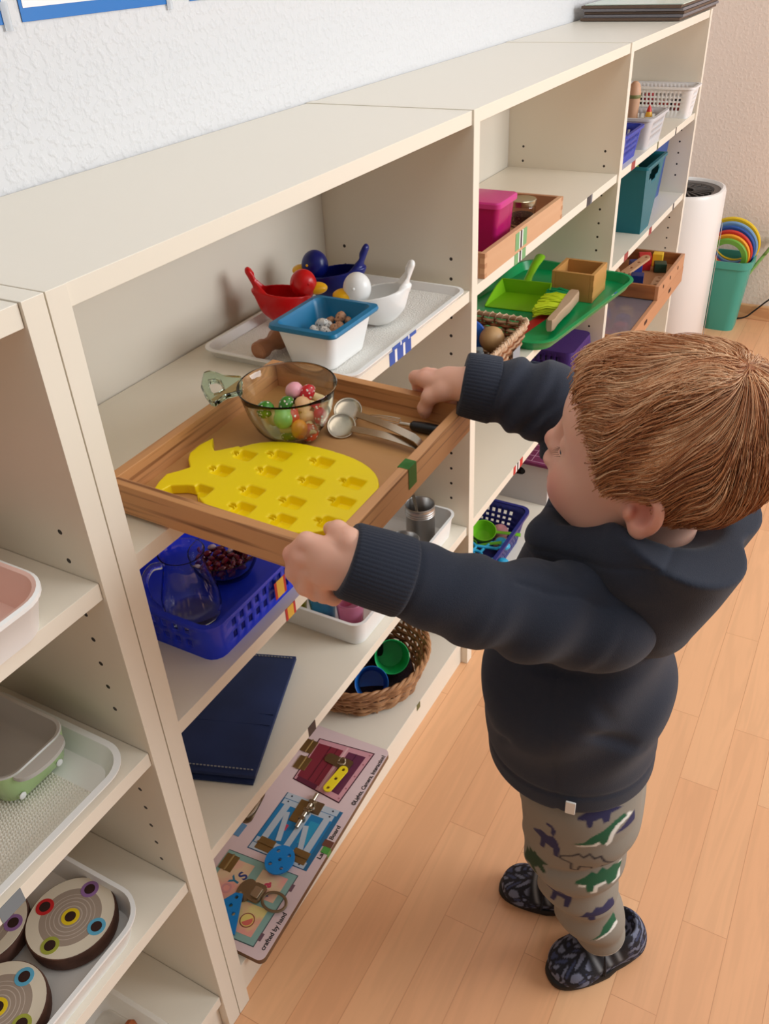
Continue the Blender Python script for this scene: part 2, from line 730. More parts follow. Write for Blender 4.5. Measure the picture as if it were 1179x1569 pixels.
# laminate floor: beech planks running along the shelves
m = bpy.data.materials.new('beech_laminate')
m.use_nodes = True
nt = m.node_tree
b = nt.nodes['Principled BSDF']
b.inputs['Roughness'].default_value = 0.33
tc = nt.nodes.new('ShaderNodeTexCoord')
br = nt.nodes.new('ShaderNodeTexBrick')
br.offset = 0.37
br.inputs['Scale'].default_value = 1.0
br.inputs['Brick Width'].default_value = 0.43
br.inputs['Row Height'].default_value = 0.066
br.inputs['Mortar Size'].default_value = 0.0006
br.inputs['Mortar Smooth'].default_value = 0.0
br.inputs['Color1'].default_value = lin((236, 182, 136))
br.inputs['Color2'].default_value = lin((228, 168, 123))
br.inputs['Mortar'].default_value = lin((208, 148, 106))
nt.links.new(tc.outputs['Object'], br.inputs['Vector'])
mp = nt.nodes.new('ShaderNodeMapping')
mp.inputs['Scale'].default_value = (2.2, 26.0, 1.0)
nt.links.new(tc.outputs['Object'], mp.inputs['Vector'])
# every strip gets its own grain
ad = nt.nodes.new('ShaderNodeMixRGB')
ad.blend_type = 'ADD'
ad.inputs['Fac'].default_value = 1.0
nt.links.new(mp.outputs['Vector'], ad.inputs['Color1'])
sc = nt.nodes.new('ShaderNodeMixRGB')
sc.blend_type = 'MULTIPLY'
sc.inputs['Fac'].default_value = 1.0
sc.inputs['Color2'].default_value = (40, 40, 40, 1)
nt.links.new(br.outputs['Color'], sc.inputs['Color1'])
nt.links.new(sc.outputs['Color'], ad.inputs['Color2'])
n1 = nt.nodes.new('ShaderNodeTexNoise')
n1.inputs['Scale'].default_value = 1.0
n1.inputs['Detail'].default_value = 4
n1.inputs['Distortion'].default_value = 0.6
nt.links.new(ad.outputs['Color'], n1.inputs['Vector'])
mu = nt.nodes.new('ShaderNodeMath')
mu.operation = 'MULTIPLY'
mu.inputs[1].default_value = 26.0
nt.links.new(n1.outputs['Fac'], mu.inputs[0])
si = nt.nodes.new('ShaderNodeMath')
si.operation = 'SINE'
nt.links.new(mu.outputs[0], si.inputs[0])
mr = nt.nodes.new('ShaderNodeMapRange')
mr.inputs['From Min'].default_value = -1.0
mr.inputs['To Min'].default_value = 0.955
mr.inputs['To Max'].default_value = 1.02
nt.links.new(si.outputs[0], mr.inputs['Value'])
mx = nt.nodes.new('ShaderNodeMixRGB')
mx.blend_type = 'MULTIPLY'
mx.inputs['Fac'].default_value = 1.0
nt.links.new(br.outputs['Color'], mx.inputs['Color1'])
nt.links.new(mr.outputs['Result'], mx.inputs['Color2'])
nt.links.new(mx.outputs['Color'], b.inputs['Base Color'])
M_floor = m
struct('floor', MB().box((-2.2, -3.2, -0.05), (FARX + 0.1, WALLY + 0.1, 0.0)), M_floor, smooth=False)
M_skirt = wood('skirting_wood', (222, 170, 122), (206, 150, 104), axis=1, scale=30)
struct('baseboard_far', MB().box((FARX - 0.016, -3.2, 0), (FARX, WALLY, 0.055), bevel=0.003), M_skirt)

# ------------------------------------------------------------------ the white shelving
H, TT, PT = 1.073, 0.0195, 0.022
SH = (0.809, 0.581, 0.351, 0.084)
M_lam = mat('cream_laminate', (235, 227, 211), 0.30, bump=(900, 0.03), spec=0.5)
M_back = mat('cream_back_panel', (216, 207, 192), 0.5)  # cream lowered, part of the shade inside the case put into its colour

m = mat('cream_laminate_drilled', (235, 227, 211), 0.33)
nt = m.node_tree
b = nt.nodes['Principled BSDF']
tc = [q for q in nt.nodes if q.type == 'TEX_COORD'][0]
sx = nt.nodes.new('ShaderNodeSeparateXYZ')
nt.links.new(tc.outputs['Object'], sx.inputs[0])


def mth(op, a, bb=None):
    q = nt.nodes.new('ShaderNodeMath')
    q.operation = op
    for i, v in enumerate((a, bb)):
        if v is None:
            continue
        if isinstance(v, (int, float)):
            q.inputs[i].default_value = v
        else:
            nt.links.new(v, q.inputs[i])
    return q.outputs[0]


zf = mth('DIVIDE', mth('SUBTRACT', sx.outputs['Z'], 0.376), 0.032)
dz = mth('MULTIPLY', mth('SUBTRACT', zf, mth('ROUND', zf)), 0.032)
dy = mth('MINIMUM', mth('ABSOLUTE', mth('SUBTRACT', sx.outputs['Y'], 0.0365)), mth('ABSOLUTE', mth('SUBTRACT', sx.outputs['Y'], 0.2325)))
rad = mth('SQRT', mth('ADD', mth('MULTIPLY', dz, dz), mth('MULTIPLY', dy, dy)))
hole = mth('LESS_THAN', rad, 0.0027)
rng1 = mth('MULTIPLY', mth('GREATER_THAN', sx.outputs['Z'], 0.36), mth('LESS_THAN', sx.outputs['Z'], 0.52))
rng2 = mth('MULTIPLY', mth('GREATER_THAN', sx.outputs['Z'], 0.616), mth('LESS_THAN', sx.outputs['Z'], 0.872))
hole = mth('MULTIPLY', hole, mth('ADD', rng1, rng2))
mx = nt.nodes.new('ShaderNodeMixRGB')
mx.inputs['Color1'].default_value = lin((235, 227, 211))
mx.inputs['Color2'].default_value = lin((38, 28, 22))
nt.links.new(hole, mx.inputs['Fac'])
nt.links.new(mx.outputs['Color'], b.inputs['Base Color'])
M_drill = m


def bookcase(x0, x1, left, right, label, shelves=SH):
    """x0,x1 inner faces; left/right: build that side panel"""
    t = thing('bookcase', ((x0 + x1) / 2, 0.0, 0.0), label, 'bookcase', group=None)
    ox = -(x0 + x1) / 2
    for on, xa, xb in ((left, x0 - PT, x0), (right, x1, x1 + PT)):
        if on:
            MB().box((xa + ox, 0, 0), (xb + ox, 0.284, H), bevel=0.0007).build('side_panel', M_drill, t)
    a, c = x0 + ox + 0.0004, x1 + ox - 0.0004
    MB().box((a, 0.003, H - TT - 0.001), (c, 0.283, H - 0.001), bevel=0.0007).build('top_board', M_lam, t)
    for z in shelves[:-1]:
        MB().box((a, 0.004, z - 0.0185), (c, 0.268, z), bevel=0.0006).build('shelf_board', M_lam, t)
    MB().box((a, 0.004, shelves[-1] - 0.0185), (c, 0.268, shelves[-1]), bevel=0.0006).build('bottom_board', M_lam, t)
    MB().box((a, 0.014, 0), (c, 0.03, shelves[-1] - 0.0185), bevel=0.0006).build('plinth', M_lam, t)
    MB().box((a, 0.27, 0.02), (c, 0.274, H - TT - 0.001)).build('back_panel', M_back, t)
    return t


bookcase(-0.80, -PT - 0.0012, True, True, 'white bookcase unit at the left edge, with a pink tray and wooden discs')
bookcase(PT, 0.798, True, False, 'white bookcase unit behind the wooden tray, with bird scoops and the lock board')
bookcase(0.82, 1.621, True, False, 'white bookcase unit with the green tray and dustpan')
bookcase(1.643, 2.424, True, True, 'white bookcase unit farthest away, with the teal bin and plastic baskets')

# laminated cards stuck to the wall above the shelves
M_blue = mat('blue_card', (20, 112, 190), 0.35)
M_paper = mat('white_paper', (238, 238, 240), 0.4)
M_film = mat('clear_film', (235, 240, 245), 0.15, trans=0.6)


def card(x0, x1, label, film_side):
    t = thing('wall_card', ((x0 + x1) / 2, WALLY - 0.0006, 1.2255), label, 'picture card', group=None)
    hw = (x1 - x0) / 2
    MB().box((-hw, -0.001, 0), (hw, 0, 0.17), bevel=0.0003).build('blue_border', M_blue, t)
    MB().box((-hw + 0.004, -0.0015, 0.0125), (hw - 0.004, -0.001, 0.16)).build('white_sheet', M_paper, t)
    MB().box((hw - 0.004, -0.0022, -0.006), (hw + 0.006, -0.0017, 0.02)).build('clear_tape', M_film, t)


card(0.04, 0.268, 'blue bordered card on the wall, cut off by the left edge of the photo', 1)
card(0.289, 0.517, 'blue bordered white card on the wall above the left bookcase', 1)
card(0.558, 0.786, 'blue bordered white card on the wall, right of the other cards', 1)
# ------------------------------------------------------------------ wooden tray held by the child and what is in it
M_oak = wood('oak_grain', (204, 148, 98), (116, 68, 38), axis=0, scale=170, stretch=40, dist=1.3, lo=0.35, hi=1.0, rough=0.4)
M_oaky = wood('oak_grain_across', (204, 148, 98), (116, 68, 38), axis=1, scale=170, stretch=40, dist=1.3, lo=0.35, hi=1.0, rough=0.4)
M_plyw = wood('tray_plywood', (206, 158, 104), (190, 140, 88), axis=1, scale=22, stretch=10, dist=0.8, lo=0.1, hi=1.0, rough=0.42)
TA, TB, TH = 0.297, 0.266, 0.0355
TROT = (0.0236, -0.0218, 0.0)
from mathutils import Euler
TC = Vector((0.0683 + TA / 2, 0.0769 - TB / 2, 0.8150))
TM = Matrix.Translation(TC) @ Euler(TROT).to_matrix().to_4x4()


def on_tray(x, y, z=0.0):
    """point at world x,y standing z above the tray floor -> world location"""
    return TM @ Vector((x - TC.x, y - TC.y, 0.0068 + z))


tray = thing('wooden_tray', TC, 'brown wooden tray the child is pulling out, holding a glass bowl and a yellow mould', 'tray', rot=TROT)
wt = 0.0115
MB().box((-TA / 2 + .004, -TB / 2 + .004, .002), (TA / 2 - .004, TB / 2 - .004, .0066)).build('base', M_plyw, tray)
MB().box((-TA / 2, -TB / 2, 0), (TA / 2, -TB / 2 + wt, TH), bevel=.0012).build('rim_wall', M_oak, tray)
MB().box((-TA / 2, TB / 2 - wt, 0), (TA / 2, TB / 2, TH), bevel=.0012).build('rim_wall', M_oak, tray)
MB().box((-TA / 2, -TB / 2 + wt, 0), (-TA / 2 + wt, TB / 2 - wt, TH), bevel=.0012).build('rim_wall', M_oaky, tray)
MB().box((TA / 2 - wt, -TB / 2 + wt, 0), (TA / 2, TB / 2 - wt, TH), bevel=.0012).build('rim_wall', M_oaky, tray)
M_gtape = mat('green_tape', (82, 158, 72), 0.4)
q = MB()
tx = 0.2225 - TC.x
q.loft([[(tx - .0085, -TB / 2 + wt + .0004, TH - .004), (tx + .0085, -TB / 2 + wt + .0004, TH - .004)],
        [(tx - .0085, -TB / 2 + wt + .0004, TH + .0005), (tx + .0085, -TB / 2 + wt + .0004, TH + .0005)],
        [(tx - .0085, -TB / 2 - .0005, TH + .0005), (tx + .0085, -TB / 2 - .0005, TH + .0005)],
        [(tx - .0085, -TB / 2 - .0006, TH - .024), (tx + .0085, -TB / 2 - .0006, TH - .024)]], cap0=False, cap1=False)
o = q.build('green_tape', M_gtape, tray, smooth=False)
o['label'] = 'strip of green tape over the front rim'
solid(o, 0.0003, 0)

# glass measuring bowl
M_glass = glass('clear_glass', (252, 255, 254))
M_gglass = glass('greenish_glass', (240, 250, 244))
M_green_glass = glass('green_glass', (208, 236, 218))
bl = on_tray(0.2635, -0.0165)
bowl = thing('glass_bowl', bl, 'clear glass mixing bowl with a loop handle, full of toy mushrooms', 'bowl', rot=TROT)
prof = [(0.002, 0.0), (0.024, 0.0), (0.031, 0.004), (0.040, 0.016), (0.047, 0.033), (0.0515, 0.052), (0.0538, 0.060), (0.0545, 0.0615), (0.0538, 0.0626),
        (0.0520, 0.0610), (0.0492, 0.052), (0.0447, 0.033), (0.0377, 0.0170), (0.029, 0.0062), (0.023, 0.0030), (0.002, 0.0028)]
MB().lathe(prof, 64).build('glass_body', M_gglass, bowl, angle=60)
ho = [(.2600, .0420), (.2540, .0610), (.2560, .0720), (.2560, .0830), (.2490, .0865), (.2370, .0790), (.2210, .0680), (.2060, .0500), (.1960, .0350), (.1965, .0290), (.2050, .0290), (.2160, .0290), (.2310, .0190)]
hcx, hcy = .2270, .0530
hi_ = [(.2390, .0560), (.2400, .0630), (.2350, .0665), (.2260, .0600), (.2170, .0500), (.2140, .0440), (.2200, .0410), (.2260, .0410)]
bm = bmesh.new()
ed = []
for lp in (ho, hi_[::-1]):
    vs_ = [bm.verts.new((x - bl.x, y - bl.y, 0)) for x, y in lp]
    for i in range(len(vs_)):
        ed.append(bm.edges.new((vs_[i], vs_[(i + 1) % len(vs_)])))
bmesh.ops.triangle_fill(bm, use_beauty=True, edges=ed)
bmesh.ops.recalc_face_normals(bm, faces=bm.faces)
me = bpy.data.meshes.new('glass_handle')
bm.to_mesh(me)
bm.free()
me.materials.append(M_green_glass)
o = bpy.data.objects.new('glass_handle', me)
C.objects.link(o)
o.parent = bowl
o.location = (0, 0, .0588)
solid(o, .0062, 0)
bv = o.modifiers.new('rounding', 'BEVEL')
bv.width = .0022
bv.segments = 3
bv.limit_method = 'ANGLE'
bv.angle_limit = math.radians(50)

# toy mushrooms
def paint_dots(name, rgb, dots=True):
    m = mat(name, rgb, 0.25, coat=0.3)
    if dots:
        nt = m.node_tree
        b = nt.nodes['Principled BSDF']
        tc = [q for q in nt.nodes if q.type == 'TEX_COORD'][0]
        vo = nt.nodes.new('ShaderNodeTexVoronoi')
        vo.inputs['Scale'].default_value = 230
        nt.links.new(tc.outputs['Object'], vo.inputs['Vector'])
        lt = nt.nodes.new('ShaderNodeMath')
        lt.operation = 'LESS_THAN'
        lt.inputs[1].default_value = 0.28
        nt.links.new(vo.outputs['Distance'], lt.inputs[0])
        mx = nt.nodes.new('ShaderNodeMixRGB')
        mx.inputs['Color1'].default_value = lin(rgb)
        mx.inputs['Color2'].default_value = lin((245, 235, 225))
        nt.links.new(lt.outputs[0], mx.inputs['Fac'])
        nt.links.new(mx.outputs['Color'], b.inputs['Base Color'])
    return m


M_stem = mat('pale_wood_stem', (232, 205, 150), 0.45)
CAPS = dict(pink=mat('pink_paint', (244, 172, 186), 0.3, coat=0.3), red=paint_dots('red_dotted_paint', (206, 32, 44)), green=paint_dots('green_dotted_paint', (58, 130, 36)),
            lime=mat('lime_paint', (140, 200, 104), 0.3, coat=0.3), orange=mat('orange_paint', (236, 138, 36), 0.3, coat=0.3), rust=paint_dots('rust_dotted_paint', (200, 82, 40)),
            peach=mat('peach_paint', (240, 190, 140), 0.35), brown=mat('dark_brown_paint', (92, 44, 30), 0.4))


def mushroom(col, label):
    t = thing('toy_mushroom', (0, 0, 0), label, 'toy mushroom', group='toy mushrooms in the glass bowl')
    cap = [(0.0005, -0.002), (0.006, -0.003), (0.0098, -0.001), (0.0105, 0.002), (0.0095, 0.0068), (0.0062, 0.0102), (0.0005, 0.0118)]
    MB().lathe(cap, 20).build('mushroom_cap', CAPS[col], t, angle=70)
    stem = [(0.0005, -0.019), (0.0048, -0.019), (0.0056, -0.0175), (0.0056, -0.012), (0.0044, -0.004), (0.0044, -0.001)]
    MB().lathe(stem, 16).build('mushroom_stem', M_stem, t, angle=60)
    return t


MUSH = [('lime', -0.0235, -0.0075, 0.0325, (-.6, -.5, .5), 'toy mushroom with a pale green cap at the left side of the glass bowl'),
        ('green', -0.017, 0.019, 0.0325, (-.3, .2, .7), 'toy mushroom with a dotted green cap at the back left of the bowl'),
        ('green', 0.0015, 0.0015, 0.034, (-.4, .8, .5), 'toy mushroom with a dotted green cap in the middle of the bowl'),
        ('pink', 0.020, 0.0045, 0.0415, (-.3, .3, .8), 'toy mushroom with a pink cap on top of the heap'),
        ('red', 0.0245, -0.012, 0.0405, (-.5, .7, .6), 'toy mushroom with a dotted red cap beside the pink one'),
        ('red', -0.0135, -0.0105, 0.030, (-.7, -.2, .5), 'toy mushroom with a dotted red cap between the pale green and orange caps'),
        ('orange', -0.0185, -0.0205, 0.0215, (.1, -.95, .2), 'toy mushroom with a plain orange cap at the front of the bowl'),
        ('rust', -0.006, -0.0265, 0.0125, (-.5, -.8, .2), 'toy mushroom with a rust coloured dotted cap low at the front of the bowl'),
        ('red', 0.0085, -0.0300, 0.0250, (.45, -.88, .1), 'toy mushroom with a dotted red cap at the front right of the bowl'),
        ('peach', 0.0085, -0.010, 0.033, (.2, -.8, .55), 'toy mushroom with a peach cap in the middle of the bowl'),
        ('green', -0.0145, -0.008, 0.0115, (-.8, -.5, -.3), 'toy mushroom with a dotted green cap at the bottom of the bowl'),
        ('orange', 0.014, 0.010, 0.0155, (.8, .5, .2), 'toy mushroom with an orange cap at the far side of the bowl'),
        ('peach', 0.0010, -0.0225, 0.0215, (.6, .6, .4), 'toy mushroom whose pale stem points at the viewer in the middle of the bowl'),
        ('green', 0.0020, -0.0190, 0.0100, (.3, -.5, -.6), 'toy mushroom upside down under the others in the middle of the bowl'),
        ('peach', 0.0275, 0.0030, 0.0300, (.7, .6, .2), 'toy mushroom with its pale stem against the right side of the bowl'),
        ('brown', 0.012, 0.003, 0.0265, (.2, .9, .2), 'toy mushroom with a dark brown cap under the pink one'),
        ('peach', 0.0265, -0.0215, 0.0265, (.9, -.2, -.5), 'toy mushroom lying on its side at the right of the bowl')]
RT = Euler(TROT).to_matrix().to_4x4()
for col, x, y, z, d, lab in MUSH:
    t = mushroom(col, lab)
    t.matrix_world = Matrix.Translation(bl) @ RT @ frame((x, y, z), d)

# tongs
M_steel = mat('polished_steel', (184, 172, 154), 0.24, metal=1.0)
M_steel2 = mat('brushed_steel', (190, 188, 186), 0.35, metal=1.0)
M_black = mat('black_plastic', (24, 23, 24), 0.35)


def flat_strip(path, widths, thick, wdir):
    """a flat bar swept along a path; wdir: width direction"""
    wd = Vector(wdir).normalized()
    rings = []
    P = [Vector(p) for p in path]
    for i, p in enumerate(P):
        a, b2 = P[max(i - 1, 0)], P[min(i + 1, len(P) - 1)]
        t = (b2 - a).normalized()
        n = t.cross(wd).normalized()
        ww = widths[i] / 2
        rings.append([tuple(p + wd * ww + n * thick / 2), tuple(p - wd * ww + n * thick / 2), tuple(p - wd * ww - n * thick / 2), tuple(p + wd * ww - n * thick / 2)])
    return rings


A0 = on_tray(0.335, -0.176, 0.002) - TC
tongs = thing('serving_tongs', on_tray(0.28, -0.11, 0.0), 'steel serving tongs with round scalloped tips, right of the glass bowl', 'tongs', rot=TROT)
to = Vector((0.28, -0.11, 0))
for sx_, zlift, e in ((0, 0.004, (0.2895, -0.0790)), (1, 0.010, (0.3110, -0.0730))):
    st = Vector((0.2865, -0.1735, 0)) - to
    en = Vector((e[0], e[1], 0)) - to
    path, wd = [], []
    for i in range(13):
        u = i / 12
        pt = st.lerp(en, u) + Vector((0, 0, 0.004 + zlift * (1 if u > .12 else u / .12) + 0.003 * math.sin(PI * u)))
        path.append(tuple(pt))
        wd.append(0.0125 - 0.003 * u)
    MB().loft(flat_strip(path, wd, 0.0012, (.93, .30, .2))).build('tong_arm', M_steel, tongs)
    # scalloped tip: shallow spoon
    dv = (en - st).normalized()
    tip = MB()
    rings = []
    for j in range(5):
        rr = [0.0004, 0.006, 0.011, 0.0148, 0.0162][j]
        zz = [-0.0015, -0.0013, -0.0006, 0.0004, 0.0018][j]
        rings.append([(rr * math.cos(2 * PI * i / 28) * (1 + 0), rr * math.sin(2 * PI * i / 28) * (1 + 0), zz) for i in range(28)])
    M2 = Matrix.Translation(Vector(path[-1]) + dv * 0.0135) @ frame((0, 0, 0), (-.45, -.25, .85))
    tip.loft(rings, M=M2, cap1=False)
    o = tip.build('tong_tip', M_steel, tongs)
    solid(o, 0.0009, 0)
MB().box((-0.0045, -0.006, 0.003), (0.0045, 0.004, 0.0125), M=Matrix.Translation(Vector((0.2863, -0.1735, 0)) - to) , bevel=.002).build('tong_hinge', M_steel, tongs)

# whisk
wk = on_tray(0.327, -0.132, 0.0065)
whisk = thing('small_whisk', wk, 'small wire whisk with a black handle, beside the steel tongs', 'whisk', rot=(TROT[0], TROT[1], 0.06))
MB().tube([(0, -0.0015, 0), (0, -0.004, 0), (0.0005, -0.020, 0), (0.001, -0.036, 0), (0.001, -0.039, 0)], [0.0035, 0.0055, 0.0062, 0.0060, 0.004], 14).build('handle', M_black, whisk)
q = MB()
MB().tube([(0, -0.002, 0), (-0.0005, 0.012, 0)], 0.0024, 10).build('ferrule', M_steel, whisk)
for k in range(4):
    a = PI * k / 4
    pts = []
    for i in range(17):
        u = PI * i / 16
        r_ = 0.0052 * math.cos(u)
        pts.append((r_ * math.cos(a) * (1.0), 0.012 + 0.040 * math.sin(u) ** 0.8, r_ * math.sin(a)))
    MB().tube(pts, 0.00045, 6).build('whisk_wire', M_steel, whisk)

# yellow pineapple mould
def pineapple_outline():
    body = []
    cx, cy = 0.163, -0.078
    for i in range(40):
        a = 2 * PI * i / 40
        c_, s_ = math.cos(a), math.sin(a)
        body.append((cx + 0.0735 * math.copysign(abs(c_) ** 0.8, c_), cy + 0.0925 * math.copysign(abs(s_) ** 0.8, s_)))
    return body


crown = [(0.0921, 0.0366), (0.108, 0.0425), (0.1239, 0.0452), (0.134, 0.0375), (0.1446, 0.0313), (0.156, 0.0430), (0.1674, 0.0499), (0.186, 0.0505), (0.2034, 0.0465), (0.190, 0.0375), (0.1819, 0.0279), (0.2014, 0.0106), (0.1850, -0.0302), (0.1200, -0.0252), (0.1170, 0.0126), (0.1090, 0.0270), (0.0985, 0.0296)]


def poly_sdf(poly, X, Y):
    d = np.full(np.broadcast(X, Y).shape, 1e9)
    sgn = np.zeros(d.shape, dtype=int)
    n = len(poly)
    for i in range(n):
        ax, ay = poly[i]
        bx, by = poly[(i + 1) % n]
        ex, ey = bx - ax, by - ay
        px, py = X - ax, Y - ay
        t = np.clip((px * ex + py * ey) / (ex * ex + ey * ey), 0, 1)
        d = np.minimum(d, np.hypot(px - ex * t, py - ey * t))
        cnd = ((ay <= Y) & (by > Y)) | ((by <= Y) & (ay > Y))
        xi = ax + (Y - ay) / (by - ay if abs(by - ay) > 1e-12 else 1e-12) * ex
        sgn += (cnd & (X < xi))
    return np.where(sgn % 2 == 1, -d, d)


mo = on_tray(0.155, -0.07)
mould = thing('pineapple_mould', mo, 'yellow silicone mould shaped like a pineapple, lying in the wooden tray', 'mould', rot=TROT)
g = SDF((0.084, -0.182, -0.003), (0.246, 0.060, 0.016), 0.0009)
X2, Y2 = g.ax[0][:, None], g.ax[1][None, :]
d2 = np.minimum(poly_sdf(pineapple_outline(), X2, Y2), poly_sdf(crown, X2, Y2))
zz = g.ax[2]
pock = np.full(d2.shape, 1e9)
PK = [(338, 719, .1538, -.0017), (302, 750, .1123, -.0045), (375, 695, .1908, -.0053), (411, 719, .1746, -.0472), (383, 750, .1346, -.0531), (366, 776, .105, -.0616), (429, 694, .2076, -.0391),
      (476, 733, .1777, -.097), (445, 765, .1367, -.1), (428, 793, .1059, -.1082), (495, 703, .2161, -.0877), (541, 733, .1956, -.1361), (523, 763, .1596, -.144), (500, 795, .1228, -.1498)]
for _, _, x, y in PK:
    x, y = x * 0.94 + 0.0095, y - .002
    qx, qy = np.abs(X2 - x) - 0.0062, np.abs(Y2 - y) - 0.0072
    dd = np.hypot(np.maximum(qx, 0), np.maximum(qy, 0)) + np.minimum(np.maximum(qx, qy), 0) - 0.0032
    for ca in (-.35, 0.35):
        cr = np.hypot((X2 - x - ca * 0.005) * 2.6, (Y2 - (y + 0.0135))) - 0.0042
        dd = np.minimum(dd, cr)
    pock = np.minimum(pock, dd)
P3 = np.maximum(d2[:, :, None], np.abs(zz[None, None, :] - 0.0058) - 0.0056)
pk3 = np.maximum(pock[:, :, None] + (0.0115 - zz[None, None, :]) * 0.22, 0.0022 - zz[None, None, :])
k = 0.0015
hh = np.maximum(k - np.abs(P3 + pk3), 0) / k
g.D = (np.maximum(P3, -pk3) + hh * hh * k * .25).astype(np.float32)
V, F = g.mesh()
M_yel = mat('yellow_silicone', (250, 222, 10), 0.38, sss=0.0)
np_mesh('mould_sheet', V, F, M_yel, mould, smooth_iter=1, origin=(0.155, -0.07, 0))
# ------------------------------------------------------------------ second bookcase: contents
M_wp = mat('white_plastic', (238, 238, 236), 0.3)
M_tealp = mat('blue_plastic', (0, 112, 158), 0.35)
M_dblue = mat('dark_blue_plastic', (14, 26, 110), 0.3)
M_redp = mat('red_plastic', (206, 16, 22), 0.28)
M_yelp = mat('yellow_plastic', (246, 186, 18), 0.3)
M_tblue = mat('blue_tape', (26, 84, 172), 0.35)
M_twhite = mat('white_tape', (240, 240, 240), 0.4)
M_mat_pearl = mat('nubby_white_mat', (236, 234, 228), 0.7, bump=(420, 1.0))
Z1, Z2, Z3, Z4 = SH


def tape_stripes(parent, ox, y, z0, z1, stripes, name='tape_label', oy=0.0, oz=0.0):
    """upright coloured stripes on a front face: stripes = (x0, x1, material)"""
    mats, q = [], MB()
    for a, b2, mm in stripes:
        if mm not in mats:
            mats.append(mm)
        q.box((a - ox, y - oy - 0.0005, z0 - oz), (b2 - ox, y - oy, z1 - oz), m=mats.index(mm))
    return q.build(name, mats, parent, smooth=False)


# serving tray with mat
tt = thing('serving_tray', (0.594, 0.118, Z1), 'white serving tray with the bird scoops on the top shelf', 'tray')
MB().loft(tray_rings(0.352, 0.242, 0.014, 0.022, th=0.003, lip=0.003, slope=0.008)).build('tray_body', M_wp, tt, angle=50)
MB().prism(rrect(0.325, 0.215, 0.015), 0.0031, 0.0052).build('nubby_mat', M_mat_pearl, tt)
tape_stripes(tt, 0.594, -0.0062, Z1 + .0095, Z1 + .0145, ((.520, .543, M_tblue), (.543, .5465, M_twhite), (.5465, .566, M_tblue), (.566, .5695, M_twhite), (.5695, .590, M_tblue)), oy=0.118, oz=Z1)
bk = bpy.data.objects['bookcase.001']


def shelf_tape(case, x0, z, stripes, label=None, h=0.0185):
    o = MB()
    mats = []
    for a, b2, mm in stripes:
        if mm not in mats:
            mats.append(mm)
        o.box((x0 + a - case.location.x, 0.0034, z - h), (x0 + b2 - case.location.x, 0.0042, z), m=mats.index(mm))
    r = o.build('shelf_tape', mats, case, smooth=False)
    if label:
        r['label'] = label
    return r


shelf_tape(bk, 0.529, Z1, ((0, .0155, M_tblue), (.0155, .022, M_twhite), (.022, .040, M_tblue), (.040, .046, M_twhite), (.046, .064, M_tblue)), 'blue and white striped tape')
M_tred = mat('red_tape', (196, 36, 40), 0.4)
M_tyel = mat('yellow_tape', (236, 190, 70), 0.4)
M_tblack = mat('dark_tape', (46, 36, 42), 0.4)
M_tgrn = mat('pale_green_tape', (118, 172, 118), 0.4)
M_tolive = mat('olive_tape', (96, 100, 58), 0.4)
M_tgrey = mat('grey_tape', (108, 114, 122), 0.4)
shelf_tape(bk, 0.232, Z2, ((0, .0045, M_tred), (.0045, .0175, M_tyel), (.0175, .022, M_tred)), 'red and yellow tape')
shelf_tape(bk, 0.246, Z3, ((0, .018, M_tblack),), 'dark tape')
shelf_tape(bk, 0.575, Z4, ((0, .013, M_tolive),), 'olive tape', h=0.014)

# white dish with blue inside
wd_ = thing('serving_dish', (0.482, 0.073, Z1 + .0052), 'rectangular dish, white outside and blue inside, in front of the bird scoops', 'dish')
def rr3(w_, d_, r_, z_, n=6):
    return ring3(rrect(w_, d_, r_, n), z_)
MB().loft([rr3(.083, .064, .012, 0), rr3(.088, .069, .013, .002), rr3(.107, .088, .012, .050), rr3(.107, .088, .012, .0515)], cap1=False).build('white_shell', M_wp, wd_)
MB().loft([rr3(.110, .091, .012, .0505), rr3(.121, .102, .010, .0525), rr3(.123, .104, .010, .055), rr3(.121, .102, .010, .0585), rr3(.106, .087, .012, .0592), rr3(.102, .083, .014, .055),
           rr3(.092, .073, .014, .030), rr3(.086, .067, .013, .0265)], cap0=False).build('blue_liner', M_tealp, wd_)
M_egg = mat('speckled_white', (232, 228, 222), 0.5, vary=(420, (70, 66, 62), 0.60, 0.64))
M_eggb = mat('speckled_tan', (196, 146, 112), 0.5, vary=(380, (116, 72, 50), 0.56, 0.66))
def egg(mm, label):
    o = MB().lathe([(0.0002, -0.0085), (0.0042, -0.0072), (0.0066, -0.0025), (0.0062, 0.0022), (0.0042, 0.0070), (0.0002, 0.0092)], 16).build('toy_egg', mm)
    return tag(o, label, 'toy egg', 'toy eggs in the white and blue dish')
EGGS = [(.463, .067, .0195, 0, 'white speckled toy egg on top of the others in the dish', 1.15), (.456, .058, .0125, 0, 'white speckled toy egg at the front left of the dish', 1), (.4535, .073, .0125, 0, 'white speckled toy egg at the left end of the heap', .95),
        (.476, .066, .0125, 0, 'white speckled toy egg in the middle of the heap', 1), (.4785, .0495, .0125, 1, 'tan toy egg lying low in the middle of the dish', 1), (.466, .050, .0125, 1, 'tan toy egg nearest the front wall of the dish', 1),
        (.4925, .056, .0195, 1, 'tan toy egg standing highest at the right of the heap', 1.05), (.502, .049, .0125, 1, 'tan toy egg at the right end of the heap', .95), (.490, .072, .0125, 1, 'tan toy egg at the back of the heap', .9)]
for i, (x, y, z, kd, lab, s_) in enumerate(EGGS):
    o = egg(M_eggb if kd else M_egg, lab)
    o.location = (x + .028, y + .017, Z1 + .0052 + z + .0210)
    o.rotation_euler = (1.2 + i, .5 * i, .7 * i)
    o.scale = (s_, s_, s_)

